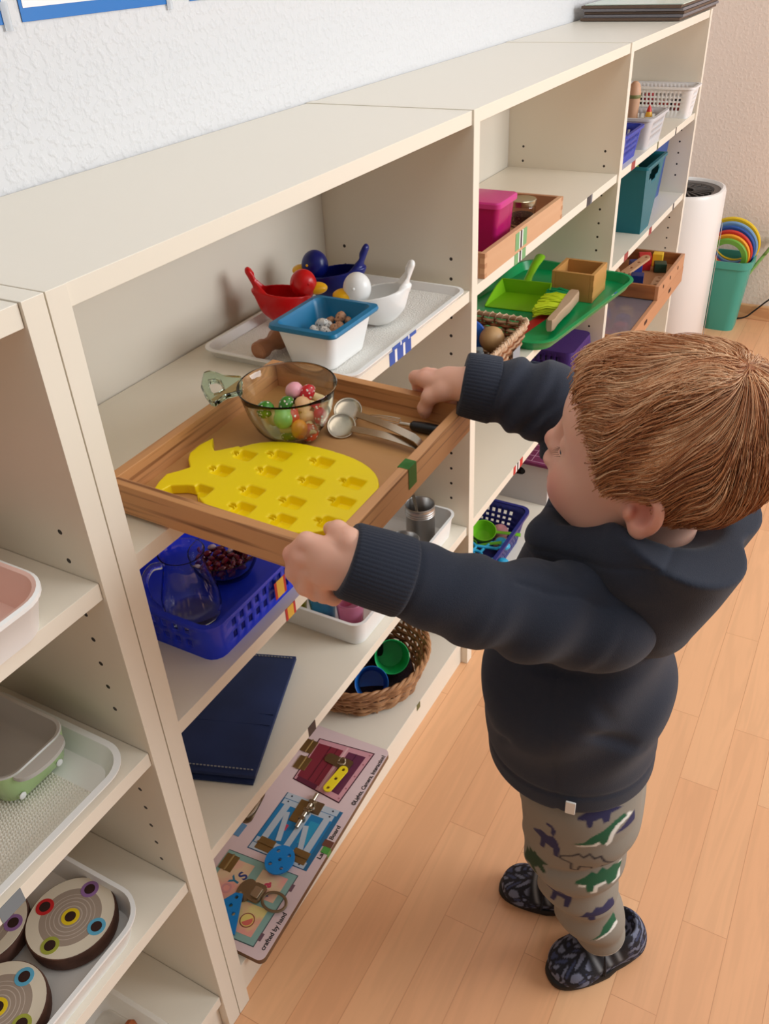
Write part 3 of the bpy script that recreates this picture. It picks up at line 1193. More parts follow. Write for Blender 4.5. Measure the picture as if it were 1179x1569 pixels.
# bird scoops
g = SDF((-0.062, -0.040, -0.004), (0.075, 0.040, 0.096), 0.0011)
g.ell((0.0, 0, 0.040), (0.041, 0.031, 0.040), 0.0)
g.cone((0.020, 0, 0.042), (0.036, 0, 0.058), 0.022, 0.015, 0.012)
g.plane_cut((0, 0, 0.0510), (-0.14, 0, 1), 0.002)
g.cone((0.030, 0, 0.048), (0.0500, 0, 0.084), 0.0150, 0.0085, 0.008, sq=((0.85, 0, -0.5), 0.7))
g.ell((0.0, 0, 0.0425), (0.0375, 0.0280, 0.0380), 0.001, op='s')
g.cone((0.014, 0, 0.054), (0.036, 0, 0.072), 0.0170, 0.0115, 0.002, op='s')
g.cone((0.036, 0, 0.076), (0.048, 0, 0.110), 0.0085, 0.006, 0.002, op='s')
Vb, Fb = g.mesh()
def bird(loc, rz, col, eyecol, label, sc=1.0):
    t = thing('bird_scoop', loc, label, 'bird scoop', rz=rz, group='bird scoops on the white tray')
    np_mesh('scoop_body', Vb, Fb, col, t, smooth_iter=2)
    MB().ball((-0.029, 0, 0.0580), (0.0205, 0.0195, 0.0230), n=28, k=18).build('head', col, t)
    MB().ball((-0.0490, 0, 0.0500), (0.0165, 0.0140, 0.0088), n=20, k=12).build('beak', M_yelp, t)
    for s_ in (-1, 1):
        MB().ball((-0.0360, s_ * 0.0178, 0.0630), (0.0022, 0.0012, 0.0022), n=10, k=6).build('eye', eyecol, t)
    t.scale = (sc, sc, sc)
    return t
bird((0.607, 0.063, Z1 + .0052), math.radians(127 + 180), M_wp, M_wp, 'white bird scoop with a yellow beak at the front right of the tray', 0.98)
bird((0.660, 0.168, Z1 + .0052), math.radians(107 + 180), M_dblue, M_yelp, 'dark blue bird scoop at the back of the white tray', 1.0)
bird((0.563, 0.192, Z1 + .0052), math.radians(-53 + 180), M_redp, M_redp, 'red bird scoop behind the dish with the eggs', 0.95)
M_beech = wood('beech_toy', (186, 134, 96), (166, 112, 78), axis=0, scale=60, dist=0.8)
o = MB().lathe([(0.0002, 0), (0.0105, 0), (0.0125, 0.002), (0.0125, 0.014), (0.0098, 0.020), (0.0098, 0.030), (0.0145, 0.040), (0.0160, 0.075), (0.0150, 0.078), (0.0002, 0.079)], 24).build('wooden_pestle', M_beech)
tag(o, 'turned wooden pestle lying on the white tray left of the dish', 'pestle')
o.matrix_world = frame((0.424, 0.146, Z1 + .0052 + .0165), (0.97, -0.08, 0.05))

# blue basket with jug and bowl of beans
M_bblue = mat('royal_blue_plastic', (28, 58, 228), 0.32)
bb = thing('plastic_basket', (0.262, 0.128, Z2), 'royal blue slotted plastic basket holding the glass jug', 'basket', group='plastic baskets')
v, f = perf_basket(0.298, 0.222, 0.055, 0.020, 0.004, 15, 9, 2, bar=0.45, z0=0.012, z1=0.044, gap=0.012)
q = MB().add(v, f)
o = q.build('basket_wall', M_bblue, bb, angle=30)
solid(o, 0.003, -1)
MB().loft([rr3(.306, .230, .022, .0515), rr3(.306, .230, .022, .056), rr3(.292, .216, .018, .056), rr3(.292, .216, .018, .0515)], closed=True).build('rim', M_bblue, bb)
tape_stripes(bb, 0.262, 0.128 - 0.1155, Z2 + .016, Z2 + .042, ((.228, .2325, M_tred), (.2325, .247, M_tyel), (.247, .2515, M_tred)), oy=0.128, oz=Z2)

jg = thing('glass_jug', (0.172, 0.100, Z2 + .0035), 'small clear glass jug with a handle, in the blue basket', 'jug', rz=math.radians(150))
jg.scale = (1.13, 1.13, 1.13)
pr = [(0.002, 0), (0.026, 0), (0.030, 0.003), (0.0325, 0.015), (0.0312, 0.032), (0.0262, 0.054), (0.0225, 0.070), (0.0215, 0.077), (0.0245, 0.086), (0.0250, 0.0875), (0.0238, 0.0878)]
prj = pr + [(0.0205, 0.078), (0.0213, 0.070), (0.0248, 0.054), (0.0296, 0.032), (0.0308, 0.015), (0.0280, 0.0055), (0.002, 0.0045)]
MB().lathe(prj, 48).build('glass_body', M_glass, jg, angle=60)
pts = [(0.0235, 0, 0.079), (0.034, 0, 0.080), (0.043, 0, 0.070), (0.0455, 0, 0.055), (0.043, 0, 0.038), (0.036, 0, 0.024), (0.031, 0, 0.020)]
def smooth_path(p, n=6):
    """catmull-rom"""
    P = [Vector(x) for x in p]
    out = []
    for i in range(len(P) - 1):
        p0, p1, p2, p3 = P[max(i - 1, 0)], P[i], P[i + 1], P[min(i + 2, len(P) - 1)]
        for j in range(n):
            t = j / n
            out.append(tuple(0.5 * ((2 * p1) + (p2 - p0) * t + (2 * p0 - 5 * p1 + 4 * p2 - p3) * t * t + (3 * p1 - p0 - 3 * p2 + p3) * t ** 3)))
    out.append(tuple(P[-1]))
    return out
MB().tube(smooth_path(pts), 0.0042, 12).build('glass_handle', M_glass, jg)

gb = thing('glass_dish', (0.262, 0.118, Z2 + .0035), 'round glass dish of dark red beans, behind the glass jug', 'bowl')
MB().lathe([(0.002, 0), (0.028, 0), (0.036, 0.005), (0.043, 0.020), (0.046, 0.036), (0.0445, 0.036), (0.0410, 0.020), (0.034, 0.008), (0.026, 0.0035), (0.002, 0.0035)], 48).build('glass_body', M_glass, gb, angle=60)
M_bean = mat('dark_red_bean', (104, 14, 34), 0.22, coat=0.3)
M_beanw = mat('pale_bean', (214, 190, 200), 0.3)
def bean(mm, label):
    q = MB()
    pts = [(-0.0055, 0, 0), (-0.003, 0.0012, 0), (0, 0.0017, 0), (0.003, 0.0012, 0), (0.0055, 0, 0)]
    q.tube(pts, [0.0012, 0.0032, 0.0036, 0.0032, 0.0012], 9)
    o = q.build('bean', mm)
    return tag(o, label, 'bean', 'beans in the round glass dish')
rb = random.Random(3)
b0 = bean(M_bean, 'dark red bean in the round glass dish')
b1 = bean(M_beanw, 'pale bean among the dark red ones in the round glass dish')
nb = 0
for lay, (zz_, rr_, cnt) in enumerate(((0.0085, 0.026, 14), (0.0145, 0.032, 20), (0.0205, 0.0345, 24), (0.0265, 0.037, 28))):
    for i in range(cnt):
        a = i * 2.39996 + lay
        r_ = rr_ * math.sqrt((i + .5) / cnt)
        src = b1 if (lay >= 1 and i % 11 == 4) else b0
        o = src if (nb == 0 or (src == b1 and not src.get('placed'))) else src.copy()
        if o is src:
            src['placed'] = 1
        else:
            C.objects.link(o)
        nb += 1
        o.location = (0.262 + r_ * math.cos(a), 0.118 + r_ * math.sin(a), Z2 + .0035 + zz_)
        o.rotation_euler = (rb.uniform(-.5, .5), rb.uniform(-.4, .4), rb.uniform(0, 6.3))
for o in C.objects:
    if 'placed' in o:
        del o['placed']

# denim cloth
def denim():
    m = mat('dark_denim', (16, 26, 58), 0.9, sheen=0.05)
    nt = m.node_tree
    b = nt.nodes['Principled BSDF']
    tc = [q for q in nt.nodes if q.type == 'TEX_COORD'][0]
    wv = nt.nodes.new('ShaderNodeTexWave')
    wv.inputs['Scale'].default_value = 420
    wv.inputs['Distortion'].default_value = 1.0
    nt.links.new(tc.outputs['Object'], wv.inputs['Vector'])
    bp = nt.nodes.new('ShaderNodeBump')
    bp.inputs['Strength'].default_value = 0.25
    bp.inputs['Distance'].default_value = 0.001
    nt.links.new(wv.outputs['Fac'], bp.inputs['Height'])
    nt.links.new(bp.outputs['Normal'], b.inputs['Normal'])
    n = nt.nodes.new('ShaderNodeTexNoise')
    n.inputs['Scale'].default_value = 12
    nt.links.new(tc.outputs['Object'], n.inputs['Vector'])
    r = nt.nodes.new('ShaderNodeValToRGB')
    r.color_ramp.elements[0].color = lin((14, 24, 56))
    r.color_ramp.elements[1].color = lin((34, 54, 106))
    nt.links.new(n.outputs['Fac'], r.inputs['Fac'])
    nt.links.new(r.outputs['Color'], b.inputs['Base Color'])
    return m
M_denim = denim()
M_stitch = mat('pale_stitching', (150, 150, 150), 0.8)
dn = thing('denim_cloth', (0.132, 0.014, Z3), 'folded dark blue denim cloth with pale stitching on the shelf', 'cloth', rz=math.atan2(.0766, .2138))
# profile across the fold (local y = depth): three layers, folded at the front
W_, D_ = 0.228, 0.185
def sheet(z0, z1, x0, x1, y0, y1, seed):
    rr = random.Random(seed)
    nx, ny = 16, 12
    top, bot = [], []
    v, f = [], []
    for s_ in (0, 1):
        for i in range(nx + 1):
            for j in range(ny + 1):
                u, w2 = i / nx, j / ny
                edge = min(u, 1 - u, w2, 1 - w2)
                rnd = 0.0022 * math.exp(-(edge * 26))
                z = (z1 + .0012 * math.sin(5 * u + seed) * math.cos(4 * w2 + seed) - rnd) if s_ else (z0 + rnd)
                v.append((x0 + (x1 - x0) * u, y0 + (y1 - y0) * w2, z))
    n = (nx + 1) * (ny + 1)
    for s_ in (0, 1):
        for i in range(nx):
            for j in range(ny):
                a = s_ * n + i * (ny + 1) + j
                q4 = (a, a + ny + 1, a + ny + 2, a + 1)
                f.append(q4 if s_ else q4[::-1])
    def rim(ids):
        for a, b2 in zip(ids[:-1], ids[1:]):
            f.append((a, b2, b2 + n, a + n))
    rim([i * (ny + 1) for i in range(nx + 1)])
    rim([nx * (ny + 1) + j for j in range(ny + 1)])
    rim([i * (ny + 1) + ny for i in range(nx, -1, -1)])
    rim([j for j in range(ny, -1, -1)])
    return v, f
MB().add(*sheet(0.0, 0.0085, -0.004, W_ - .004, 0.0015, D_, 2)).build('lower_layer', M_denim, dn, angle=60)
MB().add(*sheet(0.0082, 0.0195, 0.0, W_, -0.0015, D_ - .004, 5)).build('upper_layer', M_denim, dn, angle=60)
for yy, x0_, x1_, ax_ in ((0, .008, 0, 'near'), (0, W_ - .006, 0, 'far')):
    q = MB()
    for i in range(34):
        y_ = 0.003 + (D_ - .012) * i / 34
        q.box((x0_ - .0005, y_, .0182), (x0_ + .0005, y_ + .003, .0199))
    so = q.build('stitch_line', M_stitch, dn, smooth=False)
for xs in (0.085, 0.105):
    MB().box((xs, 0.001, 0.0185), (xs + .0012, D_ - .006, 0.0204), bevel=.0004).build('seam', M_denim, dn)

# long white box with cups
wb = thing('storage_tray', (0.5955, 0.122, Z3), 'long white plastic box with cups and tins on the second lowest shelf', 'box')
MB().loft([rr3(.340, .200, .016, 0), rr3(.344, .204, .018, .002), rr3(.354, .214, .020, .046), rr3(.360, .220, .022, .047), rr3(.360, .220, .022, .0485), rr3(.350, .210, .018, .0488), rr3(.338, .198, .016, .006), rr3(.330, .190, .014, .003)]).build('tray_body', M_wp, wb)
def cup(loc, rgb, r0, r1, h, label, nm, tr=0.75, rough=0.08):
    m = mat(nm, rgb, rough, trans=tr, ior=1.4)
    o = MB().lathe([(0.001, 0), (r0 - .001, 0), (r0, 0.001), (r1, h - .001), (r1 - .0006, h), (r1 - .0016, h - .001), (r0 - .002, 0.004), (0.001, 0.0035)], 36).build('drinking_cup', m)
    o.location = loc
    return tag(o, label, 'cup', 'see-through cups in the long white box')
zc = Z3 + .0035
cup((.452, .105, zc), (112, 196, 226), .0185, .0228, .060, 'see-through light blue cup at the front left of the white box', 'clear_blue_plastic')
cup((.4545, .0535, zc), (248, 178, 208), .0185, .0228, .060, 'see-through pink cup in the near corner of the white box', 'clear_pink_plastic')
cup((.447, .155, zc), (240, 220, 40), .0165, .0205, .050, 'yellow cup at the far left of the white box', 'clear_yellow_plastic', tr=.3)
cup((.510, .100, zc), (206, 26, 46), .018, .022, .055, 'red cup between the blue cup and the tins', 'clear_red_plastic', tr=.25)
cup((.560, .150, zc), (170, 16, 30), .018, .022, .055, 'red cup at the back of the white box', 'clear_red_plastic', tr=.25)
def tin(name, loc, r, h, label, ribs=()):
    t = thing(name, loc, label, 'tin')
    pr = [(0.001, 0), (r - .001, 0), (r, .001)]
    for z_ in ribs:
        pr += [(r, z_ - .0012), (r + .0009, z_), (r, z_ + .0012)]
    pr += [(r, h - .001), (r + .0008, h), (r - .0004, h + .0006), (r - .0014, h - .001), (r - .0014, .003), (0.001, .0025)]
    MB().lathe(pr, 40).build('tin_body', M_steel2, t, angle=40)
    return t
tj = tin('metal_jar', (.7135, .0585, zc), .0262, .084, 'grey metal jar holding a spoon, in the far end of the white box', (.066, .070, .075))
tin('metal_cup', (.652, .060, zc), .0270, .046, 'wide grey metal cup, nearest the child in the white box', (.040,))
q = thing('metal_mug', (.640, .120, zc), 'metal mug with a handle behind the wide metal cup', 'mug')
MB().lathe([(0.001, 0), (.0195, 0), (.0205, .001), (.0205, .055), (.0195, .0555), (.019, .003), (0.001, .0025)], 32).build('mug_body', M_steel2, q)
MB().tube(smooth_path([(-.0195, 0, .046), (-.031, 0, .046), (-.034, 0, .030), (-.029, 0, .014), (-.0198, 0, .012)]), .0022, 8).build('mug_handle', M_steel2, q)
sp = thing('teaspoon', (.7135, .0585, zc + .004), 'metal spoon standing in the grey metal jar', 'spoon')
MB().loft(flat_strip([(0.004, -.004, 0), (0.006, .006, .04), (.010, .018, .085), (.011, .0225, .108)], [.004, .0042, .0062, .0058], .0012, (.75, -.6, 0))).build('spoon_handle', M_steel, sp)
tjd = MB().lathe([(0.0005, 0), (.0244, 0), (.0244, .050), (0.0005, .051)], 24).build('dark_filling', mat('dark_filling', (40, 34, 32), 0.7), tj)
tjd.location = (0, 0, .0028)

# willow basket with cups
M_willow = mat('willow', (186, 138, 96), 0.55, vary=(60, (132, 88, 56), 0.35, 0.75))
wc = Vector((.600, .1365, Z4))
wk_ = thing('willow_basket', wc, 'round willow basket of plastic cups on the bottom board', 'basket')
R0, R1, HB = .106, .128, .066
nst = 24
q = MB()
q.lathe([(0.001, 0.001), (R0 - .003, 0.001), (R0 - .003, 0.005), (0.001, 0.005)], 40)
q.build('base', M_willow, wk_)
for i in range(nst):
    a = 2 * PI * i / nst
    pts = [(math.cos(a) * (R0 + (R1 - R0) * u), math.sin(a) * (R0 + (R1 - R0) * u), .003 + HB * u) for u in (0, .33, .66, 1)]
    MB().tube(pts, .0026, 6).build('willow_stake', M_willow, wk_)
for k_ in range(9):
    u = (k_ + .5) / 9.6
    pts = []
    N = 144
    for i in range(N):
        a = 2 * PI * i / N
        rr_ = R0 + (R1 - R0) * u + .0036 * math.cos(nst / 2 * a + PI * (k_ % 2)) + .0006 * math.sin(7 * a + k_)
        pts.append((rr_ * math.cos(a), rr_ * math.sin(a), .006 + HB * u + .0015 * math.sin(5 * a + 2 * k_)))
    MB().tube(pts, .0036, 6, closed=True).build('willow_weave', M_willow, wk_)
for k_ in range(3):
    pts = []
    for i in range(160):
        a = 2 * PI * i / 160
        ph = 2 * PI * k_ / 3 + 14 * a
        pts.append(((R1 + .002 + .0034 * math.cos(ph)) * math.cos(a), (R1 + .002 + .0034 * math.cos(ph)) * math.sin(a), HB + .009 + .0034 * math.sin(ph)))
    MB().tube(pts, .0033, 6, closed=True).build('willow_rim', M_willow, wk_)
# open hoops standing on the right side of the rim
for a0, a1, hh_ in ((-.55, .25, .045), (.1, .9, .045)):
    pts = []
    for i in range(17):
        u = i / 16
        a = a0 + (a1 - a0) * u
        pts.append((R1 * math.cos(a), R1 * math.sin(a), HB + .006 + hh_ * math.sin(PI * u) ** .6))
    MB().tube(pts, .0032, 7).build('willow_hoop', M_willow, wk_)
def beaker(loc, axis, rgb, nm, label, r=.031, h=.058):
    m = mat(nm, rgb, .35)
    o = MB().lathe([(0.001, 0), (r * .74, 0), (r * .78, .002), (r, h - .001), (r - .0007, h), (r - .0018, h - .001), (r * .74, .004), (0.001, .003)], 40).build('plastic_beaker', m)
    o.matrix_world = frame(loc, axis)
    return tag(o, label, 'cup', 'plastic beakers in the willow basket')
ax = Vector((-.66, -.46, .60)).normalized()
beaker(Vector((.602, .070, Z4 + .066)) - ax * .055 + Vector((0.003, 0, .006)), ax, (28, 180, 98), 'green_beaker', 'green plastic beaker lying tilted in the willow basket', r=.0330, h=.060)
ax2 = Vector((-.60, -.38, .70)).normalized()
beaker(Vector((.540, .078, Z4 + .058)) - ax2 * .050, ax2, (24, 104, 190), 'blue_beaker', 'blue plastic beaker at the left of the willow basket', r=.0315, h=.058)
pz = thing('black_pouch', (.655, .135, Z4 + .006), 'black fabric pouch standing at the back of the willow basket', 'pouch', rz=.5)
MB().box((-.038, -.016, 0), (.038, .016, .082), bevel=.007, seg=3).build('pouch_body', mat('black_fabric', (22, 20, 22), .8), pz)
MB().box((.030, -.018, .050), (.046, .004, .060), bevel=.003).build('pouch_strap', M_black, pz)
o = MB().lathe([(0.001, 0), (.096, 0), (.100, .008), (.096, .014), (.05, .016), (0.001, .016)], 36).build('dark_blanket', mat('dark_speckled_cloth', (58, 36, 40), .95, bump=(700, .8), vary=(500, (30, 24, 30), .4, .6)))
o.location = wc + Vector((0, 0, .0055))
tag(o, 'dark speckled cloth lining the bottom of the willow basket', 'cloth')
# ------------------------------------------------------------------ busy board with locks and latches
BZ = Z4
ang = math.radians(2.4)
lb = thing('latch_board', (0.0388, -0.0245, BZ), 'flat wooden lock board with painted doors, metal latches and blue and yellow pieces', 'busy board', rz=ang)
ca, sa = math.cos(ang), math.sin(ang)


def L(x, y):
    """world floor plan -> board plane"""
    dx, dy = x - 0.0388, y + 0.0245
    return (dx * ca + dy * sa, -dx * sa + dy * ca)


BT = 0.0105
M_bprint = wood('pink_washed_print', (236, 218, 218), (222, 198, 200), axis=0, scale=28, stretch=9, dist=0.5, lo=0.0, hi=1.0, rough=0.35)
M_bedge = mat('plywood_edge', (120, 88, 62), 0.7)
q = MB()
ol = rrect(.412, .268, .010, 6, c=(.206, .134))
q.prism(ol, 0, BT - .0006, m=0)
q.build('board', [M_bedge], lb)
MB().prism(ol, BT - .0006, BT).build('printed_face', M_bprint, lb)
PM = {}


def flat(name, pts, rgb, lift, m=None, world=True, thick=.0003, rough=.4):
    m = m or mat('print_%d_%d_%d' % rgb, rgb, rough)
    P = [L(*p) for p in pts] if world else pts
    return MB().prism(P, BT + lift - thick, BT + lift).build(name, m, lb, smooth=False)


def quad(a, b, c, d, u0, u1, v0, v1):
    """sub-rectangle of a world quad a(0,0) b(1,0) c(1,1) d(0,1)"""
    def P(u, v):
        return ((a[0] * (1 - u) + b[0] * u) * (1 - v) + (d[0] * (1 - u) + c[0] * u) * v, (a[1] * (1 - u) + b[1] * u) * (1 - v) + (d[1] * (1 - u) + c[1] * u) * v)
    return [P(u0, v0), P(u1, v0), P(u1, v1), P(u0, v1)]


# treasure chest
ch = ((.318, .0185), (.431, .0160), (.418, .1180), (.325, .1120))
flat('chest_print', quad(*ch, -.02, 1.02, -.02, 1.02), (66, 26, 42), .0003)
flat('chest_frame', quad(*ch, 0, 1, 0, 1), (206, 150, 160), .0006)
flat('chest_front', quad(*ch, .10, .90, .08, .40), (98, 44, 72), .0009)
flat('chest_lid', quad(*ch, .08, .90, .50, .97), (124, 38, 54), .0009)
flat('chest_band', quad(*ch, .02, .98, .44, .47), (222, 180, 182), .0010)
flat('chest_side', quad(*ch, -.01, .085, .52, .95), (92, 34, 56), .0010)
flat('chest_plank', quad(*ch, .10, .90, .73, .745), (78, 24, 38), .0012)
flat('chest_plank', quad(*ch, .10, .90, .60, .61), (78, 24, 38), .0012)
flat('chest_plank', quad(*ch, .10, .90, .24, .25), (66, 28, 50), .0012)
for u in (.05, .25, .5, .75, .95):
    flat('chest_rivet', [(quad(*ch, u, u, .035, .035)[0][0] + .0018 * math.cos(i), quad(*ch, u, u, .035, .035)[0][1] + .0018 * math.sin(i)) for i in np.linspace(0, 5.6, 8)], (170, 108, 120), .0009)

# barn doors
bn = ((.187, .0030), (.303, .0070), (.296, .1060), (.180, .1040))
flat('barn_backing', quad(*bn, -.01, 1.0, -.06, 1.0), (40, 104, 146), .0003)  # blue printed backing, showing below the barn doors
flat('barn_sky', quad(*bn, .02, .98, .02, .98), (30, 122, 178), .0006)
M_wplank = wood('white_washed_plank', (216, 222, 228), (180, 192, 204), axis=0, scale=60, dist=.6, lo=0, hi=1)
for (u0, u1, v0, v1) in ((.00, .10, .0, .98), (.11, .20, .03, .97), (.80, .89, .03, .97), (.90, 1.0, .0, .98), (.20, .80, .06, .17), (.20, .80, .80, .91), (.20, .80, .40, .50)):
    flat('barn_plank', quad(*bn, u0, u1, v0, v1), (0, 0, 0), .0010, m=M_wplank)


def brace(u0, v0, u1, v1, wd=.05):
    a, b = quad(*bn, u0, u0, v0, v0)[0], quad(*bn, u1, u1, v1, v1)[0]
    d = Vector((b[0] - a[0], b[1] - a[1]))
    n = Vector((-d.y, d.x)).normalized() * .0045
    flat('barn_brace', [(a[0] + n.x, a[1] + n.y), (a[0] - n.x, a[1] - n.y), (b[0] - n.x, b[1] - n.y), (b[0] + n.x, b[1] + n.y)], (0, 0, 0), .0013, m=M_wplank)


brace(.24, .22, .60, .36)
brace(.24, .62, .70, .78)
flat('barn_sea', quad(*bn, .32, .70, .18, .34), (42, 150, 190), .0008)
flat('barn_fish', quad(*bn, .42, .52, .62, .70), (196, 60, 90), .0009)
for u in (.04, .14, .86, .96):
    for v_ in (.10, .88):
        c0 = quad(*bn, u, u, v_, v_)[0]
        flat('plank_nail', [(c0[0] + .0016 * math.cos(i), c0[1] + .0016 * math.sin(i)) for i in np.linspace(0, 5.6, 8)], (52, 60, 78), .0013)

# toy box
ty = ((.052, .0005), (.173, .0050), (.162, .1270), (.040, .1230))
flat('toybox_outline', quad(*ty, -.012, 1.012, -.012, 1.0), (74, 92, 94), .0003)
flat('toybox_frame', quad(*ty, 0, 1, 0, 1), (138, 176, 168), .0006)
M_tp = mat('toybox_panel', (226, 196, 160), .4, vary=(26, (232, 160, 150), .4, .62))
M_tp2 = mat('toybox_panel_yellow', (232, 214, 140), .4, vary=(24, (236, 164, 150), .42, .6))
flat('toybox_panel', quad(*ty, .08, .92, .56, .94), (0, 0, 0), .0009, m=M_tp)
flat('toybox_panel', quad(*ty, .56, .92, .08, .44), (0, 0, 0), .0009, m=M_tp)
flat('toybox_panel', quad(*ty, .08, .46, .08, .44), (0, 0, 0), .0009, m=M_tp2)
flat('toybox_foot', quad(*ty, .08, .18, -.045, 0), (112, 84, 96), .0005)
flat('toybox_foot', quad(*ty, .78, .88, -.045, 0), (112, 84, 96), .0005)
for ch_, x_, y_, rgb, rz_ in (('T', .0900, .0830, (206, 60, 54), .3), ('O', .1066, .0880, (214, 150, 150), .2), ('Y', .1212, .0873, (40, 118, 150), -.2), ('S', .1343, .0809, (54, 66, 128), -.3)):
    c0 = L(x_, y_)
    text_mesh('toybox_letter', ch_, .021, mat('letter_%d_%d_%d' % rgb, rgb, .4), lb, (c0[0] - .006, c0[1] - .007, BT + .0010), (0, 0, rz_ + .05), bold=.0006)
for ch_, u, v_, rgb in (('B', .66, .22, (52, 82, 140)), ('a', .78, .26, (204, 70, 96))):
    c0 = L(*quad(*ty, u, u, v_, v_)[0])
    text_mesh('block_letter', ch_, .020, mat('letter_%d_%d_%d' % rgb, rgb, .4), lb, (c0[0] - .006, c0[1] - .005, BT + .0010), (0, 0, .4), bold=.0008)
c0 = (.0795, .0310)
for r_, rgb, lf in ((.0115, (150, 72, 66), .0011), (.0098, (236, 214, 120), .0014)):
    flat('beach_ball', [(c0[0] + r_ * math.cos(2 * PI * i / 28), c0[1] + r_ * math.sin(2 * PI * i / 28)) for i in range(28)], rgb, lf)
flat('beach_ball', [(c0[0] + .0085 * math.cos(PI * i / 14 + 2.4), c0[1] + .0085 * math.sin(PI * i / 14 + 2.4)) for i in range(15)], (222, 110, 96), .0016)

# hinges, bolt and hasps
M_brass = mat('dull_brass', (150, 126, 84), .38, metal=.9)
M_nick = mat('dark_nickel', (148, 134, 112), .34, metal=1.0)


def hinge(x, y, rz, s=1.0, m=None):
    p = L(x, y)
    M = Matrix.Translation((p[0], p[1], BT)) @ Rz(rz)
    MB().box((-.014 * s, -.0115 * s, 0), (.014 * s, -.001, .0016), M=M, bevel=.0006).box((-.014 * s, .001, 0), (.014 * s, .0115 * s, .0016), M=M, bevel=.0006).tube([(-.0145 * s, 0, .0018), (.0145 * s, 0, .0018)], .0016, 8, M=M).build('hinge', m or M_brass, lb)


hinge(.3956, .1268, 0.0)
hinge(.3590, .1170, 0.0)
hinge(.1959, .0804, PI / 2)
hinge(.2030, .0200, PI / 2)
hinge(.1440, .1130, 0.0)
# sliding bolt over the barn doors
p = L(.276, .054)
M = Matrix.Translation((p[0], p[1], BT)) @ Rz(.03)
MB().box((-.024, .004, 0), (.020, .021, .0018), M=M, bevel=.0006).build('bolt_plate', M_brass, lb)
MB().box((.002, -.020, 0), (.026, -.002, .0018), M=M, bevel=.0006).build('bolt_plate', M_nick, lb)
MB().tube([(-.034, .000, .0055), (.036, .000, .0055)], .0036, 14, M=M).build('bolt_rod', M_steel, lb)
for xx in (-.016, .0, .018):
    MB().box((xx - .0035, -.0055, 0), (xx + .0035, .0055, .0098), M=M, bevel=.002).build('bolt_guide', M_nick, lb)
MB().tube([(.006, 0, .006), (.006, -.011, .010)], [.003, .0022], 10, M=M).build('bolt_knob', M_steel, lb)
# hasp on the chest
p = L(.388, .064)
M = Matrix.Translation((p[0], p[1], BT)) @ Rz(-PI / 2 - .1)
MB().prism(rrect(.046, .020, .007, 6, c=(0, 0)), .0008, .0026, M=M).build('hasp_plate', M_nick, lb)
MB().prism(rrect(.020, .024, .004, 5, c=(.018, 0)), .0026, .0044, M=M).build('hasp_tongue', M_nick, lb)
MB().tube([(.010 + .006 * math.cos(a), .0075 * math.sin(a), .0052 + .004 * abs(math.sin(a))) for a in np.linspace(0, 2 * PI, 20)[:-1]], .0012, 8, M=M, closed=True).build('hasp_ring', M_steel, lb)
# turning hasp with ring on the toy box
p = L(.118, .040)
M = Matrix.Translation((p[0], p[1], BT))
MB().prism(circ(.0195, 36, c=(0, .020), ry=.014), .0012, .0028, M=M).build('clasp_plate', M_nick, lb)
MB().prism(rrect(.030, .022, .006, 5, c=(.002, .002)), .0028, .0062, M=M).build('clasp_body', M_nick, lb)
MB().box((-.008, -.006, .006), (.010, .008, .0105), M=M, bevel=.002).build('clasp_turn', M_steel, lb)
MB().tube([(.0005 + .0145 * math.cos(a), -.030 + .0190 * math.sin(a), .0052) for a in np.linspace(0, 2 * PI, 41)[:-1]], .0023, 9, closed=True, M=M, flat=.8).build('clasp_ring', M_nick, lb)
# clip at the back
p = L(.246, .141)
M = Matrix.Translation((p[0], p[1], BT)) @ Rz(.15)
MB().prism(rrect(.066, .020, .009, 6), .0006, .0022, M=M).build('clip_plate', M_nick, lb)
MB().tube([(.026 * math.cos(a), .0085 * math.sin(a), .006) for a in np.linspace(0, 2 * PI, 33)[:-1]], .0017, 8, closed=True, M=M).build('clip_wire', M_steel, lb)
MB().lathe([(.001, .002), (.008, .002), (.0075, .006), (.004, .0085), (.001, .009)], 24, M=M @ Tr(.012, 0, 0)).build('clip_boss', M_steel, lb)
flat('blue_post_print', [(.188, .150), (.212, .150), (.212, .128), (.188, .128)], (96, 142, 182), .0006)


def holed(name, outline, holes, th, z, m, label):
    """flat plate with real round holes: triangulated fill"""
    bm = bmesh.new()
    loops = [outline] + holes
    ed = []
    for lp in loops:
        vs = [bm.verts.new((x, y, 0)) for x, y in lp]
        for i in range(len(vs)):
            ed.append(bm.edges.new((vs[i], vs[(i + 1) % len(vs)])))
    bmesh.ops.triangle_fill(bm, use_beauty=True, use_dissolve=False, edges=ed)
    bmesh.ops.recalc_face_normals(bm, faces=bm.faces)
    me = bpy.data.meshes.new(name)
    bm.to_mesh(me)
    bm.free()
    me.materials.append(m)
    o = bpy.data.objects.new(name, me)
    C.objects.link(o)
    o.parent = lb
    o.location = (0, 0, z)
    s_ = o.modifiers.new('thickness', 'SOLIDIFY')
    s_.thickness = th
    s_.offset = 0
    o['label'] = label
    return o


def hcirc(x, y, r, n=18):
    return [(x + r * math.cos(-2 * PI * i / n), y + r * math.sin(-2 * PI * i / n)) for i in range(n)]


